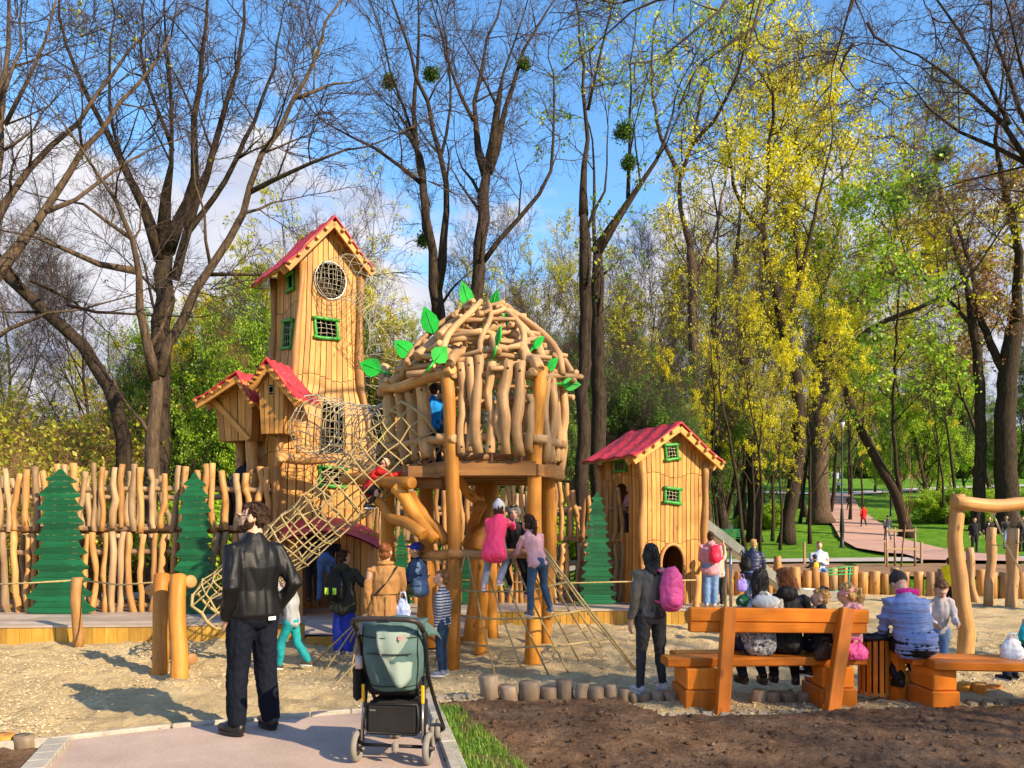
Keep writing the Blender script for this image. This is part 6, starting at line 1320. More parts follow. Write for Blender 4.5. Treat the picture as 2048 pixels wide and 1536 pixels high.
T.finish('budding_tree', 'thin slanting trunk just right of the red gable of the slide tower', kind='light', bark=BARKD, leaf=LO, dens=.12, clump=.4, lsize=.07, nper=3)
# right edge
T, k = traced(115, 30, [(52, 36, [(2015, 1065), (2010, 900), (2015, 760), (2030, 640)]), (26, 8, [(2030, 640), (2040, 500), (2010, 380), (1990, 280)]), (22, 6, [(2012, 760), (1960, 640), (1940, 520), (1900, 420)]), (18, 6, [(2020, 700), (2090, 560), (2120, 420)])], dz=4, kids=4, every=.75, spl=1.8)
T.finish('brown_leaved_tree', 'massive dark tree with brown dry leaves at the right edge', kind='tangle', bark=BARKD, twig=TWIGB, leaf=LB, dens=.3, clump=.4, lsize=.075, nper=3, leafz=(0, 23))
T, k = traced(116, 33, [(28, 18, [(1955, 1062), (1962, 880), (1958, 740), (1940, 600)]), (14, 5, [(1940, 600), (1910, 500), (1880, 400), (1870, 310)]), (12, 5, [(1950, 660), (1900, 600), (1850, 560)])], dz=3, kids=4, every=.75, spl=1.7)
T.finish('budding_tree', 'straight dark trunk with olive leaves beside the four people in black', kind='light', bark=BARKD, leaf=LO, dens=.28, clump=.5, lsize=.085, nper=4, extra=many(mistletoe(1840, 370, 54, 40), mistletoe(1795, 405, 52, 26), mistletoe(1885, 310, 54, 20)))
T, k = traced(117, 15, [(40, 34, [(2260, 1215), (2250, 900), (2220, 600)]), (26, 6, [(2230, 640), (2150, 480), (2060, 330), (2010, 240), (1960, 180), (1880, 140)]), (18, 5, [(2150, 480), (2080, 300), (2060, 150), (2020, 30)]), (14, 5, [(2060, 330), (1990, 300), (1930, 290), (1860, 220)]), (12, 4, [(2020, 250), (1960, 90), (1900, 20), (1860, -20)]), (14, 4, [(2080, 300), (2000, 120), (1980, 10)])], dz=1.5, kids=4, every=.6, spl=1.1, up_=.0)
T.finish('bare_tree', 'purplish bare tree reaching in over the upper right edge', kind='tangle', bark=BARKD)
# branches of a near tree hanging in from above
T, k = traced(118, 8.5, [(80, 60, [(2700, 1560), (2680, 900), (2500, -200), (2300, -500)]), (26, 6, [(2400, -350), (2000, -420), (1600, -260), (1480, -120), (1380, -10), (1290, 20), (1245, 5)]), (14, 4, [(1600, -260), (1500, -60), (1440, 40), (1370, 60), (1330, 110)]), (12, 3, [(1560, -220), (1610, -60), (1600, 20), (1560, 60), (1480, 105), (1400, 130)]),
 (16, 4, [(1800, -340), (1760, -100), (1745, -10), (1735, 45), (1700, 90), (1665, 135)]), (10, 3, [(1735, 45), (1760, 75), (1790, 100), (1805, 118)]), (9, 3, [(1708, 85), (1690, 130), (1700, 165)]), (8, 3, [(1840, -200), (1830, -30), (1850, 10)]), (9, 3, [(1380, -10), (1330, -30), (1230, 60), (1200, 80)])], dz=.6, kids=2, every=.55, spl=.38, blen=.5, spread=.5, up_=-.05, wig=.22, startfrac=.55)
T.finish('bare_tree', 'drooping near twigs hanging into the top of the view', kind='droop', bark=TWIG)
# generic trees
def gen(seed, Hh, r, lv=2, fork=.35, kids=4, up_=.14, spread=.6, spl=1.6, n0=6, blen=.42, wig=.1):
    T = Tree(seed); T.kk = kids; rs = T.rs; pts = []; p = np.zeros(3); d = np.array([rs.randn() * .05, rs.randn() * .05, 1.]); k = 10; rads = []; ds = []
    for i in range(k + 1):
        pts.append(p.copy()); ds.append(nrm(d)); rads.append(r * (1.25 if i == 0 else 1) * (1 - .85 * i / k)); d = d + np.append(rs.randn(2) * .09, .05); d /= np.linalg.norm(d); p = p + d * Hh * .9 / k
    T.limb(pts, rads, 9); T.spawn(pts, rads, ds, Hh * blen / .6, 0, lv - 1 + 1 if False else lv, up_, wig, n0, spread, spl, .6, fork); return T
protos = {}
def proto(key, T, **kw):
    o = T.finish(base=(0, 0, 0), **kw); protos[key] = o; return o
proto('yellow', gen(201, 15, .20, 2, .25, 4, n0=11, spl=1.8), name='budding_tree', label='x', kind='light', bark=BARKD, leaf=LY, dens=.44, clump=.7, lsize=.095, nper=5, lcol=.5)
proto('olive', gen(202, 14, .18, 2, .15, 5, n0=13, spl=1.8), name='woodland_tree', label='x', kind='light', bark=BARKD, leaf=LO, dens=.42, clump=.5, lsize=.08, nper=4, lcol=.4)
proto('green', gen(203, 10, .16, 2, .08, 5, n0=14, spl=1.6, spread=.8), name='leafy_tree', label='x', kind='light', bark=BARKD, leaf=LG, dens=.60, clump=.5, lsize=.09, nper=4, lcol=.5)
proto('dark', gen(204, 15, .22, 2, .10, 5, n0=14, spl=1.8), name='woodland_tree', label='x', kind='tangle', bark=BARKD, leaf=LD, dens=.2, clump=.3, lsize=.09, nper=4, lcol=.6)
proto('bare', gen(205, 17, .2, 2, .3, 5, n0=10, spl=1.8), name='bare_tree', label='x', kind='up', bark=BARKD)
proto('high', gen(207, 20, .26, 2, .45, 4, n0=10, spl=2.1, spread=.7), name='lawn_tree', label='x', kind='light', bark=BARKD, leaf=LY, dens=.26, clump=.5, lsize=.10, nper=3, lcol=.35)
proto('slim', gen(206, 16, .14, 2, .4, 3, n0=7, spl=1.4, spread=.45), name='slim_tree', label='x', kind='light', bark=BARKD, leaf=LY, dens=.2, clump=.3, lsize=.09, nper=3, lcol=.3)
def bush(seed, hh, wd, leaf, dens, kind='tangle', twig=None, n=40, lsize=.07, nper=4):
    T = Tree(seed); rs = T.rs
    for i in range(n):
        a = rs.rand() * 6.28; rr = rs.rand() ** .5 * wd * .3; p = np.array([math.cos(a) * rr, math.sin(a) * rr, 0]); d = nrm(np.array([math.cos(a) * .7 * wd / hh * rs.rand(), math.sin(a) * .7 * wd / hh * rs.rand(), 1.])); T.grow(p, d, hh * rs.uniform(.4, .75), .02, 1, 1, .0, .2, 4, .8, hh * .35)
    return T
proto('bush', bush(211, 2.6, 3.2, LG, .7), name='bush', label='x', kind='tangle', leaf=LG, dens=.8, lsize=.07, nper=5, cat='bush')
proto('thicket', bush(212, 3.4, 4, None, 0, n=46), name='thicket', label='x', kind='tangle', twig=TWIGB, leaf=LO, dens=.16, lsize=.06, nper=2, cat='bush')
first = set()
def put(key, px, D, s=1.0, label='', group=None, rot=None, zs=1.0, cat=None, rnd=random):
    src = protos[key]; x = (px - 1024) / F * D; z = tz(x, D) - .05
    if key in first:
        o = src.copy(); COL.objects.link(o)
        for ch in src.children: c = ch.copy(); COL.objects.link(c); c.parent = o
    else: first.add(key); o = src
    o.location = (x, D, z); o.rotation_euler = (0, 0, rnd.random() * 6.28 if rot is None else rot); o.scale = (s, s, s * zs)
    o['label'] = label; 
    if group: o['group'] = group
    if cat: o['category'] = cat
    return o
rr = random.Random(5)
GW = 'trees of the woodland behind the playground'
KL = {'yellow': 'woodland tree hung with yellow-green spring leaves', 'olive': 'dark-trunked woodland tree in thin olive leaf', 'green': 'leafy green tree of the thicket behind the fences', 'dark': 'dark green tree deep in the shade of the wood', 'bare': 'leafless grey woodland tree against the sky', 'high': 'tall olive-leaved tree on the far lawn with a clear trunk', 'slim': 'slender sparse woodland tree with a thin trunk'}
PH = {}
for k_, o_ in protos.items():
    PH[k_] = max((c.bound_box[j][2] + c.location.z) for c in o_.children for j in range(8))
def row(lst):
    for key, px, D, yt in lst:
        zt = HC + (HORY - yt) / F * D - tz((px - 1024) / F * D, D); s = zt / PH[key]
        q_ = .74 if key in ('green', 'olive', 'yellow', 'high') else .9; put(key, px, D, s * q_, KL[key], 'woodland: ' + KL[key], zs=1 / q_, rnd=rr)
row([('yellow', 1620, 46, 500), ('yellow', 1505, 44, 540), ('yellow', 1560, 41, 640), ('yellow', 1400, 42, 640), ('yellow', 1700, 64, 560), ('yellow', 1310, 40, 660), ('yellow', 1180, 44, 640), ('yellow', 430, 30, 520), ('yellow', 500, 31, 470), ('green', 440, 34, 560), ('yellow', 370, 36, 600), ('green', 300, 38, 700), ('yellow', 240, 34, 740), ('green', 620, 36, 560), ('yellow', 800, 38, 560), ('green', 740, 38, 600), ('yellow', 150, 36, 800), ('dark', 1000, 30, 640), ('dark', 1060, 33, 600), ('dark', 1110, 29, 680), ('dark', 1160, 35, 560), ('dark', 1215, 31, 640), ('dark', 1262, 36, 600), ('dark', 1300, 30, 700), ('dark', 1350, 40, 640), ('dark', 1400, 46, 680), ('dark', 1450, 60, 700), ('dark', 1520, 76, 720), ('dark', 1590, 90, 740), ('dark', 850, 34, 660), ('dark', 780, 36, 640), ('dark', 600, 36, 700), ('dark', 470, 36, 700), ('dark', 360, 36, 760), ('dark', 60, 36, 780), ('dark', 1950, 90, 640), ('dark', 2030, 80, 600), ('dark', 1880, 100, 700), ('olive', 250, 34, 640), ('green', 395, 27, 600), ('green', 470, 28, 520), ('green', 560, 32, 570), ('green', 320, 33, 640), ('yellow', 450, 33, 470), ('yellow', 530, 36, 480), ('olive', 90, 36, 720), ('olive', 10, 40, 640), ('olive', 200, 46, 680), ('yellow', 160, 50, 720), ('dark', 430, 40, 780), ('dark', 330, 42, 820), ('yellow', 40, 34, 800),
 ('slim', 700, 34, 200), ('slim', 665, 36, 260), ('green', 700, 40, 480), ('yellow', 745, 34, 500), ('yellow', 650, 36, 540), ('green', 800, 40, 600), ('dark', 840, 40, 740), ('dark', 760, 42, 740), ('olive', 1070, 38, 480), ('olive', 1110, 44, 430), ('dark', 1040, 36, 740), ('dark', 1120, 32, 760), ('dark', 1230, 34, 700), ('dark', 1285, 31, 760), ('dark', 1180, 40, 700), ('olive', 960, 40, 660), ('dark', 900, 44, 760), ('dark', 1340, 36, 740),
 ('olive', 1250, 42, 540), ('slim', 1110, 40, 380), ('olive', 1310, 48, 600), ('yellow', 1330, 52, 480), ('yellow', 1400, 64, 640), ('high', 1470, 66, 400), ('high', 1445, 50, 380), ('high', 1495, 56, 330), ('high', 1530, 64, 420), ('high', 1385, 48, 420), ('high', 1612, 68, 420), ('high', 1345, 44, 460), ('high', 1290, 46, 440), ('high', 1075, 44, 470), ('yellow', 1620, 70, 400), ('high', 1420, 72, 520), ('high', 1540, 78, 460), ('dark', 1400, 62, 800), ('dark', 1470, 72, 800), ('dark', 1350, 50, 780),
 ('high', 1600, 80, 480), ('high', 1660, 74, 440), ('yellow', 1700, 95, 620), ('high', 1750, 100, 640), ('yellow', 1850, 110, 660), ('green', 1790, 85, 720), ('green', 1850, 80, 640), ('high', 1860, 78, 420), ('high', 1910, 72, 500), ('high', 1905, 88, 580), ('high', 1990, 70, 360), ('green', 1930, 98, 700), ('dark', 1680, 130, 800), ('dark', 1580, 125, 800), ('dark', 1800, 145, 800), ('dark', 1480, 130, 800), ('olive', 1880, 150, 720), ('dark', 1980, 130, 790), ('dark', 2060, 120, 780), ('olive', 1720, 150, 760), ('olive', 1640, 145, 760),
 ('bare', 40, 44, 300), ('bare', 180, 38, 330), ('bare', 560, 46, 330), ('bare', 1020, 50, 400), ('bare', 1270, 48, 350), ('slim', 1440, 44, 420), ('slim', 1490, 40, 400), ('slim', 1475, 48, 460), ('slim', 1545, 50, 500), ('slim', 1400, 38, 450), ('slim', 1350, 34, 480), ('slim', 1600, 62, 500), ('slim', 1725, 70, 640), ('slim', 1870, 65, 620), ('slim', 1890, 60, 600), ('slim', 1520, 34, 520), ('dark', 620, 46, 780), ('dark', 500, 48, 800), ('dark', 250, 50, 830), ('dark', 100, 48, 840), ('dark', -30, 40, 820), ('olive', -60, 34, 680)])
for px, D, s, k in ((90, 20, 1.1, 'thicket'), (-20, 19, 1.2, 'thicket'), (180, 22, 1.1, 'thicket'), (30, 24, 1.7, 'thicket'), (150, 26, 1.7, 'thicket'), (240, 27, 1.2, 'thicket'), (90, 30, 2.1, 'thicket')):
    put(k, px, D, s, 'tangled brown thicket behind the left end of the palisade', 'brown thickets behind the left palisade', cat='bush')
for px, D, s, k in ((205, 36, .9, 'bush'), (380, 24, 1.1, 'bush'), (440, 22, 1.0, 'bush'), (350, 30, 1.2, 'bush'), (520, 26, 1.2, 'bush'), (640, 28, 1.3, 'bush'), (780, 27, 1.2, 'bush'), (860, 26, 1.0, 'bush')):
    put(k, px, D, s, 'green shrub filling the gaps behind the log palisade', 'shrubs behind the palisade', cat='bush')
put('bush', 1532, 57, .75, 'rounded green bush on the lawn between two dark trunks', None, cat='bush')
for px in (1890, 1960, 2030): put('bush', px, 62, 1.1, 'low yellowish bush near the far benches on the rise', 'low bushes on the rise', cat='bush')
for px, D in ((1000, 30), (1080, 33), (1150, 31), (1220, 34), (930, 29), (1600, 170), (1750, 180), (1480, 170), (1900, 170), (2050, 160)):
    put('bush', px, D, 1.2 if D < 40 else 4, 'shaded undergrowth at the edge of the wood', 'undergrowth of the wood', cat='bush')
# trees behind the viewer's right shoulder: their shade falls across the foreground
for x, y, s, key in ((14.5, -2.0, .75, 'bare'), (18, 1.5, .7, 'slim'), (8.5, -7.5, .6, 'slim')):
    o = put(key, 1024, 20, s, 'bare park tree beside the path at the right of the viewer', 'park trees beside the viewer', rnd=rr); o.location = (x, y, -.05)

if 0:
    for o_ in list(COL.objects):
        if o_.get('group', '').startswith('woodland'):
            zt = max(np.array([v.co.z for v in c.data.vertices]).max() for c in o_.children) * o_.scale[2] + o_.location.z; print('TOP', o_.name, round(o_.location.x / o_.location.y * F + 1024), round(o_.location.y), round(HORY - (zt - HC) / o_.location.y * F), round(o_.scale[0], 2))
# ================================================================ benches, bin, stroller, edging, small things
bench = empty('park_bench', (2.45, 7.5, 0), 'heavy orange timber bench with a backrest, seen from behind with four people on it', 'bench')
def part(name, mat, par, f, smooth=False): m_ = MB(); f(m_); return m_.build(name, mat, par, smooth=smooth)
def X(px, D): return (px - 1024) / F * D
part('seat', W_BENCH, bench, lambda m: (m.beam((X(1327, 7.5), 7.50, .435), (X(1722, 7.62), 7.62, .435), .26, .085, bev=.012), m.beam((X(1345, 7.78), 7.79, .435), (X(1715, 7.9), 7.90, .435), .24, .085, bev=.012)))
part('backrest', W_BENCH, bench, lambda m: (m.beam((X(1379, 7.34), 7.36, .905), (X(1738, 7.42), 7.46, .872), .09, .13, bev=.010), m.beam((X(1379, 7.34), 7.368, .785), (X(1735, 7.42), 7.468, .758), .085, .10, bev=.008)))
part('backrest_post', W_BENCH, bench, lambda m: m.beam((X(1440, 7.2), 7.15, -.03), (X(1458, 7.3), 7.30, .975), .115, .12, up=Vector((1, 0, 0)), bev=.008))
part('backrest_post', W_BENCH, bench, lambda m: m.beam((X(1655, 7.3), 7.22, -.03), (X(1692, 7.4), 7.385, .955), .115, .12, up=Vector((1, 0, 0)), bev=.008))
def block(m, x0, x1, y0, y1, zt, fl=.04):
    for (za, zb, o_) in ((-.03, zt * .48, fl), (zt * .485, zt, 0.0)):
        m.box(((x0 + x1) / 2, (y0 + y1) / 2, (za + zb) / 2), (x1 - x0 + o_ * 1.0, y1 - y0 + o_, zb - za), Matrix.Rotation(R(2), 3, 'Z'), .012)
part('support_block', W_BENCH, bench, lambda m: block(m, X(1365, 7.45), X(1428, 7.45), 7.32, 7.80, .39)); part('support_block', W_BENCH, bench, lambda m: block(m, X(1628, 7.6), X(1690, 7.6), 7.40, 7.85, .39))
bench2 = empty('park_bench', (4.6, 7.5, 0), 'backless orange timber bench at the right edge, cut by the picture', 'bench')
part('seat', W_BENCH, bench2, lambda m: (m.beam((X(1868, 7.25), 7.33, .435), (X(2200, 7.15), 7.16, .435), .22, .085, bev=.012), m.beam((X(1815, 7.6), 7.60, .435), (X(2200, 7.4), 7.42, .435), .26, .085, bev=.012)))
part('support_block', W_BENCH, bench2, lambda m: block(m, X(1845, 7.45), X(1893, 7.45), 7.28, 7.72, .39)); part('support_block', W_BENCH, bench2, lambda m: block(m, X(2120, 7.3), X(2170, 7.3), 7.15, 7.6, .39))
# bin
bc = Vector((X(1757, 7.72), 7.80, 0)); bin_ = empty('litter_bin', bc, 'slatted orange wooden litter bin with a black bag rim between the benches', 'litter bin')
for k in range(16):
    a = k / 16 * 6.283; c = bc + Vector((math.cos(a) * .15, math.sin(a) * .15, 0)); 
    part('slat', W_BENCH, bin_, lambda m: m.box(c + Vector((0, 0, .33)), (.012, .042, .56), Matrix.Rotation(a, 3, 'Z'), .003))
part('liner', M_BLACK, bin_, lambda m: m.tube([bc + Vector((0, 0, .08)), bc + Vector((0, 0, .60))], .125, 20), True)
part('rim', M_BLACK, bin_, lambda m: m.tube([bc + Vector((math.cos(a) * .155, math.sin(a) * .155, .625 + .012 * math.sin(a * 3))) for a in np.linspace(0, 6.283, 25)[:-1]], [.028 + .006 * math.sin(i * 2.3) for i in range(24)], 8, closed=True, ref=Vector((0, 0, 1))), True)
bpz = Vector((X(1798, 7.62), 7.68, 0)); part('post', W_BENCH, bin_, lambda m: m.prism([(-.05, -.03), (.05, -.03), (.052, .3), (.058, .55), (.05, .64), (.02, .675), (-.02, .672), (-.05, .63), (-.045, .4)], .13, Matrix.Translation(bpz) @ Matrix.Rotation(R(20), 4, 'Z')))
# ------------- stroller seen from behind
st_c = Vector((X(784, 5.55), 5.62, .03)); stroller = empty('stroller', st_c, 'black folding baby stroller with a sea-green canopy parked on the path', 'stroller', rz=0)
Rs = Matrix.Rotation(R(-8), 3, 'Z'); S = lambda x, y, z: st_c + Rs @ Vector((x, y, z))
CAN = C('sea_green_canopy', (.09, .155, .15), .7, .25, 4, .15, 60, col2=(.05, .10, .10)); TYRE = plain('grey_tyre', (.22, .20, .17), .8, .2, 20); YEL = plain('yellow_strip', (.80, .42, .0), .5, .1); MESHM = C('black_mesh_fabric', (.022, .019, .018), .9)
def wheel(c, r, wd, par=stroller):
    ax = Rs @ Vector((1, 0, 0)); w_ = empty_part('wheel', c, par)
    m_ = MB(); m_.tube([c + Rs @ Vector((0, math.cos(a) * (r - .022), math.sin(a) * (r - .022))) for a in np.linspace(0, 6.283, 33)[:-1]], .024, 10, closed=True, ref=ax); t_ = m_.build('tyre', TYRE, w_)
    m_ = MB(); m_.tube([c + Rs @ Vector((0, math.cos(a) * (r - .05), math.sin(a) * (r - .05))) for a in np.linspace(0, 6.283, 25)[:-1]], .010, 8, closed=True, ref=ax)
    for k in range(5):
        a = k / 5 * 6.283; m_.beam(c, c + Rs @ Vector((0, math.cos(a) * (r - .05), math.sin(a) * (r - .05))), .02, .022, up=ax, bev=.003)
    m_.tube([c - ax * .03, c + ax * .03], .022, 12); m_.build('rim', M_BLACK, w_)
def empty_part(name, c, par):
    m_ = MB(); ax = Rs @ Vector((1, 0, 0)); m_.tube([c - ax * .045, c + ax * .045], .012, 10); return m_.build(name, M_BLACK, par)
wheel(S(-.265, -.02, .115), .115, .05); wheel(S(.265, -.02, .115), .115, .05)
for sx_ in (-.19, -.15, .15, .19): wheel(S(sx_, .62, .085), .085, .04)
GS = plain('grey_alloy', (.30, .29, .28), .35, .2, metal=.7)
for k in (-1, 1):
    part('frame_tube', M_BLACK, stroller, lambda m: m.tube([S(k * .235, -.02, .12), S(k * .22, .02, .42), S(k * .215, .06, .62)], .014, 8), True)
    part('alloy_leg', GS, stroller, lambda m: m.tube([S(k * .228, -.045, .16), S(k * .218, -.01, .45)], .010, 8), True)
    part('yellow_strip', YEL, stroller, lambda m: m.box(S(k * .222, -.018, .50), (.022, .014, .13), Rs, .004))
    part('frame_tube', M_BLACK, stroller, lambda m: m.tube([S(k * .235, .6, .10), S(k * .235, .3, .38), S(k * .235, .08, .62), S(k * .245, -.02, .86), S(k * .245, -.12, 1.0)], .015, 8), True)
hb_ = [S(-.245, -.10, .97), S(-.245, -.17, 1.02), S(-.225, -.22, 1.052), S(-.17, -.24, 1.065), S(-.06, -.245, 1.068), S(.06, -.245, 1.068), S(.17, -.24, 1.065), S(.225, -.22, 1.052), S(.245, -.17, 1.02), S(.245, -.10, .97)]
part('handlebar', plain('dark_brown_grip', (.035, .025, .022), .5, .3), stroller, lambda m: m.tube(hb_, .019, 10, ref=Rs @ Vector((0, .4, 1))), True)
part('fold_button', M_BLACK, stroller, lambda m: m.box(S(0, -.245, 1.058), (.10, .045, .03), Rs, .01))
# canopy: a bellied cloth with a flap and a pocket
cm = MB(); K, J = 26, 22; V = []
for i in range(K + 1):
    f = i / K; z = .53 + .49 * f; hw = .185 + .038 * math.sin(f * math.pi * .8) + .01 * f; yb = -.02 - .10 * math.sin(min(1, f * 1.15) * math.pi * .62)
    for j in range(J + 1):
        g = j / J * 2 - 1; xx = hw * math.sin(g * math.pi / 2 * .98) / math.sin(math.pi / 2 * .98); bel = math.cos(g * math.pi / 2) ** .7
        wr = .010 * math.sin(9 * g + 7 * f) * (1 - abs(g)) + .012 * noise.noise(Vector((g * 2.2, f * 4, 1))) + .008 * abs(noise.noise(Vector((g * 5, f * 7, 4))))
        V.append(tuple(S(xx, yb - .07 * bel + wr * 1.6 + (.18 if f > .96 else 0) * (f - .96) / .04 + .16 * (1 - bel), z + .03 * bel * (f > .9))))
q = [(i * (J + 1) + j, i * (J + 1) + j + 1, (i + 1) * (J + 1) + j + 1, (i + 1) * (J + 1) + j) for i in range(K) for j in range(J)]
cm.raw(V, q); canopy = cm.build('canopy', CAN, stroller)
sm = canopy.modifiers.new('thick', 'SOLIDIFY'); sm.thickness = .006
CV = [Vector(q_) for q_ in V]
def crow(i, j0, j1, off=-.006): return [CV[i * (J + 1) + j] + Rs @ Vector((0, off, 0)) for j in range(j0, j1 + 1)]
def ccol(j, i0, i1, off=-.006): return [CV[i * (J + 1) + j] + Rs @ Vector((0, off, 0)) for i in range(i0, i1 + 1)]
for pts in (crow(21, 1, J - 1), crow(2, 2, J - 2)): part('seam', MESHM, canopy, lambda m: m.tube(pts, .0035, 5), True)
part('zip', M_BLACK, canopy, lambda m: m.tube(crow(15, 6, J - 5, -.016), .005, 5), True)
for j in (3, J - 3): part('piping', MESHM, canopy, lambda m: m.tube(ccol(j, 0, K - 2), .004, 5), True)
cm = MB(); V = []; K2 = 10
for i in range(K2 + 1):                                                 # canopy top arching forward over the seat
    f = i / K2; 
    for j in range(J + 1):
        g = j / J * 2 - 1; V.append(tuple(S(.225 * math.sin(g * math.pi / 2), .05 + .42 * f + .10 * (1 - math.cos(g * 1.57)) , .99 + .06 * math.cos(g * 1.57) + .05 * math.sin(f * 2.4) - .12 * f - .12 * (1 - math.cos(g * 1.4)))))
q = [(i * (J + 1) + j, i * (J + 1) + j + 1, (i + 1) * (J + 1) + j + 1, (i + 1) * (J + 1) + j) for i in range(K2) for j in range(J)]
cm.raw(V, q); c2 = cm.build('canopy_top', CAN, stroller); sm = c2.modifiers.new('thick', 'SOLIDIFY'); sm.thickness = .006
cm = MB(); V = []; K3, J3 = 14, 16
for i in range(K3 + 1):
    f = i / K3; z = .97 - .34 * f
    for j in range(J3 + 1):
        g = j / J3; x = -.07 + g * (.25 - .02 * f) + (.10 * max(0, f - .45) * (1 - g)); 
        V.append(tuple(S(x + .06 * f * (1 - g), -.185 - .018 * math.sin(f * 6 + g * 2) - .014 * noise.noise(Vector((g * 3, f * 3, 7))) + .10 * (g ** 3) - .012 * math.sin(f * math.pi), z - .05 * math.sin(g * 3.1) * f)))
q = [(i * (J3 + 1) + j, i * (J3 + 1) + j + 1, (i + 1) * (J3 + 1) + j + 1, (i + 1) * (J3 + 1) + j) for i in range(K3) for j in range(J3)]
cm.raw(V, q); fl = cm.build('flap', C('pale_green_flap', (.24, .30, .265), .7, .15, 4), canopy); sm = fl.modifiers.new('thick', 'SOLIDIFY'); sm.thickness = .005
part('care_label', plain('pinkish_label', (.7, .3, .3), .6), canopy, lambda m: m.box(S(.11, -.20, .93), (.03, .004, .035), Rs @ Matrix.Rotation(R(20), 3, 'Y'), .001))
part('seat_back', MESHM, stroller, lambda m: (m.box(S(0, .04, .56), (.40, .06, .16), Rs, .02)))
part('seat', MESHM, stroller, lambda m: (m.box(S(0, .25, .50), (.36, .36, .07), Rs, .02)))
part('buckle', GS, stroller, lambda m: m.box(S(.01, -.0, .565), (.035, .012, .05), Rs, .004))
part('cross_bar', M_BLACK, stroller, lambda m: m.tube([S(-.22, .03, .52), S(.22, .03, .52)], .014, 8), True)
bm_ = MB(); bm_.box(S(0, .10, .32), (.40, .30, .24), Rs, .03); bm_.build('basket', MESHM, stroller, smooth=False)
part('basket_rim', M_BLACK, stroller, lambda m: m.tube([S(-.19, -.045, .43), S(.19, -.045, .43), S(.20, -.05, .30), S(.19, -.05, .22), S(-.19, -.05, .22), S(-.20, -.05, .30)], .008, 6, closed=True), True)
part('basket_label', GS, stroller, lambda m: m.box(S(-.14, -.053, .385), (.045, .004, .012), Rs, .0))
part('axle', M_BLACK, stroller, lambda m: m.tube([S(-.26, -.02, .125), S(.26, -.02, .125)], .013, 8), True)
part('brake_pedal', TYRE, stroller, lambda m: m.box(S(.03, -.06, .125), (.05, .05, .085), Rs, .018))
part('side_pocket', MESHM, stroller, lambda m: m.box(S(-.285, .08, .56), (.06, .16, .26), Rs, .025)); part('cup', plain('pale_cup', (.55, .45, .42), .4), stroller, lambda m: m.tube([S(-.25, -.03, .68), S(-.25, -.03, .77)], .028, 12), True)
# ------------- log edging
random.seed(21)
def stump(px0, px1, yt, yb, lab, grp='weathered log ends edging the sand', mat=W_STUMP, dz=0):
    D = G((px0 + px1) / 2, yb).y; r = (px1 - px0) / 2 / F * D; zt = P(0, yt, D).z; m_ = MB(); x = X((px0 + px1) / 2, D + r); ti = random.uniform(-.03, .03)
    pts = [(x, D + r, -.08), (x + ti * .3, D + r, zt * .5), (x + ti, D + r, zt - .012), (x + ti, D + r, zt)]; m_.tube([Vector(q) for q in pts], [r * 1.04, r, r * .98, r * .90], 16); o = m_.build('edging_log', mat); tag(o, lab, 'log', grp)
    for v in o.data.vertices: v.co += Vector((noise.noise(v.co * 9 + o.location), noise.noise(v.co * 9 + o.location + Vector((5, 0, 0))), .6 * noise.noise(v.co * 7 + o.location))) * r * .16
EL = 'low weathered log end in the row edging the sand'
stump(961, 999, 1354, 1404, 'tallest weathered log end, at the left of the edging row', None)
for a_ in ((1000, 1036, 1374, 1404), (1037, 1078, 1367, 1404), (1079, 1114, 1377, 1402), (1114, 1147, 1363, 1402), (1148, 1173, 1370, 1404), (1174, 1209, 1377, 1405), (1210, 1235, 1372, 1404), (1236, 1260, 1379, 1404), (1261, 1276, 1388, 1405), (1277, 1300, 1388, 1406), (1301, 1330, 1384, 1407), (1331, 1362, 1388, 1410), (1500, 1530, 1382, 1404), (1530, 1560, 1385, 1404), (1562, 1592, 1386, 1404), (1594, 1622, 1386, 1404)): stump(*a_, EL)
stump(-12, 32, 1474, 1500, 'small orange-brown log end in the lower left corner, left of its pair', None, W_POST); stump(33, 70, 1474, 1500, 'small brown log end in the lower left corner, right of its pair', None, W_STUMP)
M_STONE = plain('edging_stone', (.36, .30, .22), .9, .35, 6, .8, 30)
def stone(px, py, w_, h_, lab, grp, yaw=0, d=.10):
    g_ = G(px, py); m_ = MB(); rx = w_ / 2 / F * g_.y; m_.box(g_ + Vector((0, .05, h_ / F * g_.y / 2 - .01)), (rx * 2 * .96, d, h_ / F * g_.y + .04), Matrix.Rotation(yaw, 3, 'Z'), .028); o = m_.build('edging_stone', M_STONE, smooth=True)
    b2_ = o.modifiers.new('sub', 'SUBSURF'); b2_.levels = b2_.render_levels = 2; tag(o, lab, 'stone', grp)
for px, py, w_ in ((884, 1408, 30), (916, 1406, 30), (942, 1404, 22)): stone(px, py, w_, 13, 'flat stone at the end of the log edging by the path kerb', 'flat stones beside the path kerb')
for i in range(9): f = i / 8; stone(1172 + (1322 - 1172) * f, 1392 + (1437 - 1392) * f ** .9, 20, 6, 'thin stone of the slanting row bordering the bench area', 'thin stones bordering the bench area', R(-42))
for i, px in enumerate((1350, 1384, 1418, 1455, 1490, 1530, 1568, 1605, 1640, 1678, 1712)): stone(px, 1436 - i * .6, 32, 6, 'pale stone of the straight row in front of the bench', 'pale stones in front of the bench')
for px, w_ in ((1915, 26), (1948, 26), (1980, 24), (2010, 30), (2042, 30)): stone(px, 1412, w_, 9, 'pale stone below the right bench', 'pale stones below the right bench')
for px, yt, yb, w_ in ((1926, 1366, 1388, 24), (1956, 1368, 1390, 28), (1990, 1372, 1388, 26)): stump(px - w_ / 2, px + w_ / 2, yt, yb, 'short sunlit log end lying beyond the right bench', 'short log ends beyond the right bench', W_POST)
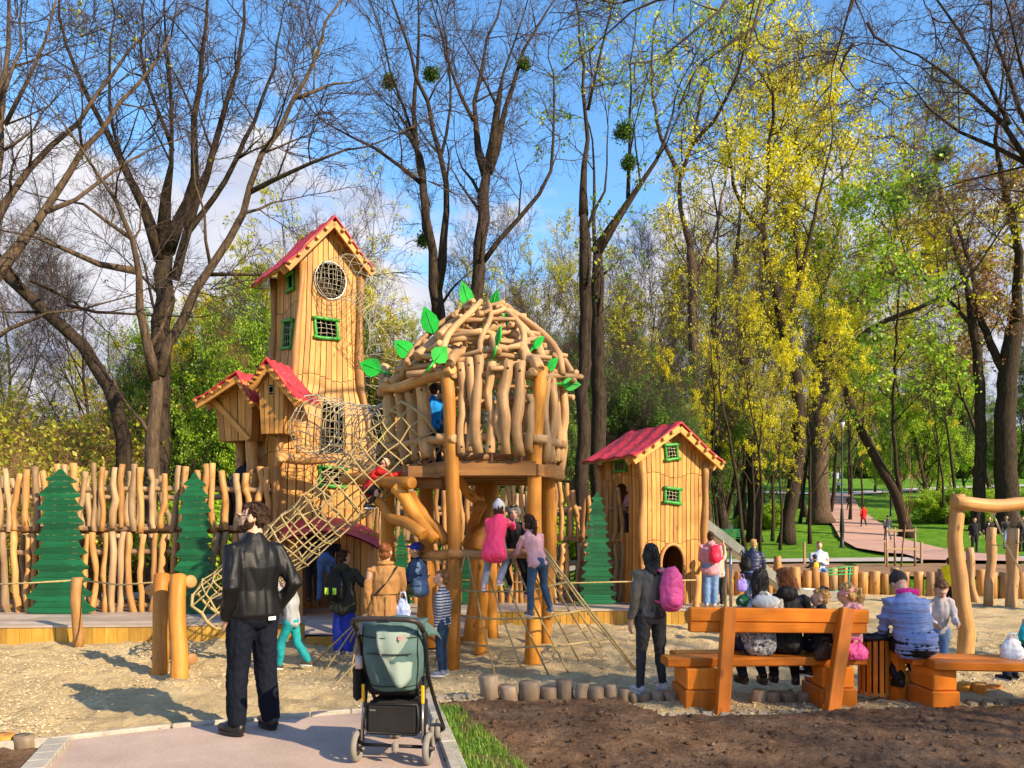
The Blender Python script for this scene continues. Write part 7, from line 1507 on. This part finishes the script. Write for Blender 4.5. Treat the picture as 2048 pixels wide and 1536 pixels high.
# ------------- palisade of sawn logs on the far side
random.seed(31)
pal = empty('sawn_log_palisade', (5, 19.6, 0), 'low retaining palisade of upright sawn logs along the far side of the sand', 'retaining wall')
x = 2.9
while x < 16:
    rr_ = random.uniform(.10, .15); h = .60 + random.uniform(-.09, .12); y = 19.6 + .10 * math.sin(x) - max(0, x - 9.5) * .45
    m_ = MB(); ti = random.uniform(-.03, .03); m_.tube([(x, y, -.05), (x + ti, y, h - .02), (x + ti, y, h)], [rr_, rr_ * .97, rr_ * .88], 9); m_.build('upright_log', W_LOG if random.random() < .7 else W_GREY, pal); x += rr_ * 2 * random.uniform(.93, 1.02)
# swing frame and bollard logs at right
sw = empty('swing_frame', (X(1935, 9.7), 9.7, 0), 'pale log swing frame with a crooked post at the right edge', 'swing frame')
post(G(1928, 1330) + Vector((0, 0, -.05)), P(1916, 990, 9.75), .10, .085, 'post', W_LOG, sw, .05); post(P(1910, 1004, 9.65), P(2120, 1012, 9.9), .085, .08, 'crossbeam', W_LOG, sw, .03); post(P(2120, 1330, 9.8) - Vector((0, 0, .05)), P(2115, 990, 9.8), .1, .09, 'post', W_LOG, sw)
part('hanger', M_STEEL, sw, lambda m: m.tube([P(1986, 1018, 9.8), P(1987, 1030, 9.8)], .03, 8), True); part('chain', M_STEEL, sw, lambda m: m.tube([P(1987, 1030, 9.8), P(2010, 1085, 10.2), P(2040, 1140, 10.8)], .012, 6), True)
part('chain', M_STEEL, sw, lambda m: m.tube([P(2034, 1022, 9.85), P(2060, 1080, 10.3)], .012, 6), True)
for (xb, yb, xt, yt, r_, lab) in ((1977, 1212, 1983, 1056, .10, 'left upright log of the pair behind the swing frame'), (2021, 1216, 2026, 1058, .11, 'right upright log of the pair behind the swing frame'), (1952, 1206, 1939, 1096, .085, 'crooked log stub close to the swing post')):
    D = G(xb, yb).y; m_ = MB(); m_.log(P(xb, yb + 4, D), P(xt, yt, D), r_, n=10, k=8, wob=.05); o = m_.build('upright_log', W_NEST); tag(o, lab, 'log post')
m_ = MB(); m_.tube([P(1984, 1090, 16.4), P(2024, 1092, 16.2), P(2080, 1070, 16)], .012, 6); o = m_.build('rope_rail', M_ROPE); tag(o, 'rope strung between the upright logs at right', 'rope')
m_ = MB(); g_ = G(1556, 1162, .2); m_.log(P(1556, 1185, 18.5), P(1555, 1113, 18.5), .09, n=9); o = m_.build('rope_post', W_LOG); tag(o, 'pale square-topped post behind the slide end', 'post')
# scooters
def scooter(px, py, mat, lab, yaw):
    g_ = G(px, py); o = empty('scooter', g_, lab, 'scooter', rz=0); M = Matrix.Rotation(yaw, 3, 'Z'); Q = lambda x, z: g_ + M @ Vector((x, 0, z))
    part('deck', mat, o, lambda m: m.beam(Q(-.3, .09), Q(.22, .09), .10, .03)); part('stem', mat, o, lambda m: m.tube([Q(.25, .10), Q(.33, .75)], .018, 8), True); part('handlebar', M_BLACK, o, lambda m: m.tube([Q(.33, .75) + M @ Vector((0, -.2, 0)), Q(.33, .76), Q(.33, .75) + M @ Vector((0, .2, 0))], .015, 8), True)
    for x in (-.38, .30): part('wheel', M_BLACK, o, lambda m: m.tube([Q(x + math.cos(a) * .07, .09 + math.sin(a) * .07) for a in np.linspace(0, 6.28, 17)[:-1]], .02, 6, closed=True, ref=M @ Vector((0, 1, 0))), True)
scooter(1585, 1192, plain('dark_scooter', (.05, .05, .06), .4), 'dark scooter leaning on the log palisade, left of the toddler', R(160)); scooter(1680, 1190, plain('turquoise_scooter', (.02, .40, .30), .4), 'turquoise and green scooter right of the toddler in yellow', R(20))
m_ = MB(); a_ = P(1655, 1150, 18.8)
for k in range(3): m_.beam(a_ + Vector((.0, 0, .0 + k * .07)), a_ + Vector((.6, 0, .03 + k * .09)), .06, .02)
o = m_.build('toy_car', plain('green_toy', (.03, .55, .12), .4), smooth=False); tag(o, 'green plastic toy held up on the palisade beside the toddler', 'toy')
# lamp posts
def lamp(px, py, ytop, lab, thin=1.0):
    D = 22.0
    while D < 120 and HC + (HORY - py) / F * D > tz(X(px, D), D): D += .25
    x = X(px, D); z0 = tz(x, D) - .05; zt = P(0, ytop, D).z; o = empty('street_lamp', (x, D, z0), lab, 'street lamp', 'dark iron park lamps'); Hh = zt - z0
    part('pole', M_IRON, o, lambda m: m.tube([(x, D, z0), (x, D, z0 + .1), (x, D, z0 + .12), (x, D, z0 + Hh * .12), (x, D, z0 + Hh * .13), (x, D, z0 + Hh * .3), (x, D, z0 + Hh * .31), (x, D, zt - .5)], np.array([.15, .15, .11, .10, .13, .08, .05, .04]) * thin, 10), True)
    part('lantern', plain('frosted_glass', (.5, .5, .48), .2), o, lambda m: m.tube([(x, D, zt - .5), (x, D, zt - .1)], [.08, .17], 8), True); part('lantern_cap', M_IRON, o, lambda m: m.tube([(x, D, zt - .1), (x, D, zt - .05), (x, D, zt + .1)], [.2, .18, .02], 8), True)
lamp(1684, 1095, 840, 'tall dark iron park lamp in front of the red path'); lamp(1782, 1032, 860, 'dark iron park lamp farther up behind the sapling')
# sapling with stakes
D = 25.0; sx0 = X(1802, D); sz0 = tz(sx0, D); T = Tree(301); T.grow(np.array([sx0, D, sz0 - .05]), np.array([.0, 0, 1.]), 3.6, .03, 0, 1, .2, .05, 6, .3, .35, .4, .3); T.finish('sapling', 'thin leafless sapling tied between wooden stakes beside the red path', kind='light', bark=TWIGB, twig=TWIGB, cat='sapling')
stk = empty('tree_stakes', (sx0, D, sz0), 'three pale wooden stakes with cross rails round the sapling', 'tree stakes')
for (dx, dy) in ((-.45, 0), (.45, 0), (.05, .5)): part('stake', W_GREY, stk, lambda m: m.tube([(sx0 + dx, D + dy, sz0 - .1), (sx0 + dx, D + dy, sz0 + 1.25)], .035, 8), True)
for zz in (.55, 1.15): part('rail', W_GREY, stk, lambda m: m.beam((sx0 - .5, D - .04, sz0 + zz), (sx0 + .5, D - .04, sz0 + zz), .03, .07))
# green benches, rope barrier posts, distant houses
def farbench(px, D, lab):
    x = X(px, D); z = tz(x, D); o = empty('park_bench', (x, D, z), lab, 'bench', 'green slatted park benches'); gm = plain('green_bench_paint', (.01, .16, .05), .5)
    part('seat', gm, o, lambda m: [m.beam((x - .8, D + k * .11, z + .45), (x + .8, D + k * .11, z + .45), .09, .03) for k in range(4)]); part('backrest', gm, o, lambda m: [m.beam((x - .8, D + .42, z + .58 + k * .12), (x + .8, D + .42, z + .58 + k * .12), .03, .09) for k in range(4)])
    for s_ in (-.7, .7): part('leg', M_IRON, o, lambda m: m.box((x + s_, D + .2, z + .2), (.06, .4, .45), None, .01))
farbench(1428, 41, 'green park bench beside the slide tower'); farbench(1462, 43, 'green park bench with the seated person in white')
for px in (1609, 1771, 1843):
    D = 26.5; x = X(px, D); m_ = MB(); m_.box((x, D, tz(x, D) + .35), (.07, .07, .8), None, .01); o = m_.build('barrier_post', W_GREY, smooth=False); tag(o, 'thin pale barrier post along the grey path', 'post', 'thin barrier posts along the grey path')
def farhouse(px, D, w_, h_, wall, roof, lab, roofh=3):
    x = X(px, D); z = tz(x, D) - .5; o = empty('house', (x, D, z), lab, 'house'); wl = plain(lab[:14] + '_wall', wall, .85, .15, 1.0)
    part('wall', wl, o, lambda m: m.box((x, D + 5, z + h_ / 2), (w_, 10, h_), None, .05)); 
    part('roof', plain(lab[:14] + '_roof', roof, .8, .2, 2), o, lambda m: m.prism([(-w_ / 2 - .5, 0), (w_ / 2 + .5, 0), (w_ / 2 - 2, roofh), (-w_ / 2 + 2, roofh)], 10.8, Matrix.Translation((x, D + 5, z + h_))))
    nx = max(2, int(w_ / 3)); 
    for i in range(nx):
        for j in range(max(1, int(h_ / 3.2))):
            wx = x - w_ / 2 + (i + .5) * w_ / nx; wz = z + 1.8 + j * 3.1; win = part('window', plain('window_glass', (.06, .07, .08), .15), o, lambda m: m.box((wx, D - .02, wz), (1.1, .12, 1.5), None, .0)); part('frame', SOLE, win, lambda m: (m.box((wx, D - .09, wz), (.07, .05, 1.5), None, 0), m.box((wx, D - .094, wz + .78), (1.24, .06, .08), None, 0)))
farhouse(190, 75, 26, 8.2, (.62, .52, .28), (.30, .22, .14), 'pale yellow building glimpsed through the thicket at left', .8)
farhouse(1800, 230, 26, 20, (.42, .27, .18), (.28, .11, .07), 'brick-coloured house glimpsed high behind the wood', 6)

# grass tufts beside the kerb
rs = np.random.RandomState(5); n = 5200; u = rs.rand(n); yb_ = 1420 + u * 190; xb_ = 872 + (yb_ - 1420) * .33 + rs.rand(n) ** 1.3 * (45 + (yb_ - 1420) * .75)
keep = rs.rand(n) < .35 + .9 * (fbm(xb_ * .02, yb_ * .02, 1.0, 2, 8) + .3); xb_ = xb_[keep]; yb_ = yb_[keep]; n = len(xb_); Dg = HC * F / (yb_ - HORY); Xg = (xb_ - 1024) / F * Dg
base = np.stack([Xg, Dg, np.full(n, .02)], 1); a = rs.rand(n) * 6.283; hgt = rs.uniform(.025, .075, n); w3 = .0035; sdv = np.stack([np.cos(a), np.sin(a), 0 * a], 1) * w3; ben = np.stack([np.cos(a + 1.57), np.sin(a + 1.57), 0 * a], 1) * (hgt * rs.uniform(.1, .8, n))[:, None]
mid = base + ben * .35 + np.stack([0 * a, 0 * a, hgt * .6], 1); tip = base + ben + np.stack([0 * a, 0 * a, hgt], 1); V = np.stack([base - sdv, base + sdv, mid + sdv * .7, mid - sdv * .7, tip], 1).reshape(-1, 3); i5 = np.arange(n)[:, None] * 5
m_ = MB(); m_.raw(V, i5 + np.array([[0, 1, 2, 3]]), i5 + np.array([[3, 2, 4]])); m_.tt[-1] = rs.rand(n); m_.qt[-1] = rs.rand(n); o = m_.build('grass', leafmat('grass_blades', (.06, .18, .01), (.14, .34, .02), (.34, .44, .06)), smooth=False); tag(o, 'fresh green grass growing along the kerb', 'grass', kind='stuff')
# clods scattered over the dark soil
n = 1500; rs = np.random.RandomState(9); m_ = MB(); k0 = 0
f_in = inpoly(soil_poly)
while k0 < n:
    y = rs.uniform(4.2, 7.6); x = rs.uniform(-.9, 5.6)
    if not f_in(np.array([x]), np.array([y]))[0]: continue
    r_ = .008 + .022 * rs.rand() ** 3; m_.ball((x, y, float(soilz(np.array([x]), np.array([y]))[0]) + r_ * .3), (r_, r_ * rs.uniform(.6, 1), r_ * .7), 6, 4, lump=.5); k0 += 1
o = m_.build('soil_clods', M_SOIL, smooth=False); tag(o, 'loose clods lying on the dark soil', 'soil', kind='stuff')

# wood chips mixed into the sand
cm_, t_, b_ = newmat('wood_chip'); a_n = nd(t_, 'ShaderNodeAttribute', attribute_name='tone'); t_.links.new(ramp(t_, a_n.outputs['Fac'], [(0, (.36, .26, .14)), (.5, (.56, .43, .25)), (1, (.70, .57, .36))]), b_.inputs['Base Color']); b_.inputs['Roughness'].default_value = .9
rs = np.random.RandomState(12); n = 26000; y = 6.2 + 7.5 * rs.rand(n) ** 1.5; x = rs.uniform(-.72, .72, n) * y; k_ = inpoly(sand_poly)(x, y) & (fbm(x, y, .9, 3, 61) + .25 * rs.rand(n) > -.02); x = x[k_]; y = y[k_]; n = len(x)
c = np.stack([x, y, sandz(x, y) + .006], 1); a = rs.rand(n) * 6.283; ln = rs.uniform(.006, .019, n)[:, None]; d1 = np.stack([np.cos(a), np.sin(a), rs.uniform(-.35, .35, n)], 1) * ln; d2 = np.stack([-np.sin(a), np.cos(a), rs.uniform(-.4, .4, n)], 1) * ln * .4; V = np.stack([c - d1 - d2, c + d1 - d2, c + d1 + d2, c - d1 + d2], 1)
V = np.concatenate([V, V - np.array([0, 0, .005])], 1).reshape(-1, 3); i8 = np.arange(n)[:, None, None] * 8; Q = (i8 + np.array([[0, 1, 2, 3], [7, 6, 5, 4], [0, 4, 5, 1], [1, 5, 6, 2], [2, 6, 7, 3], [3, 7, 4, 0]])[None]).reshape(-1, 4); m_ = MB(); m_.raw(V, Q, None, None, None, np.repeat(rs.rand(n), 6)); o = m_.build('wood_chips', cm_, smooth=False); tag(o, 'pale wood chips mixed into the trampled sand', 'wood chips', kind='stuff')
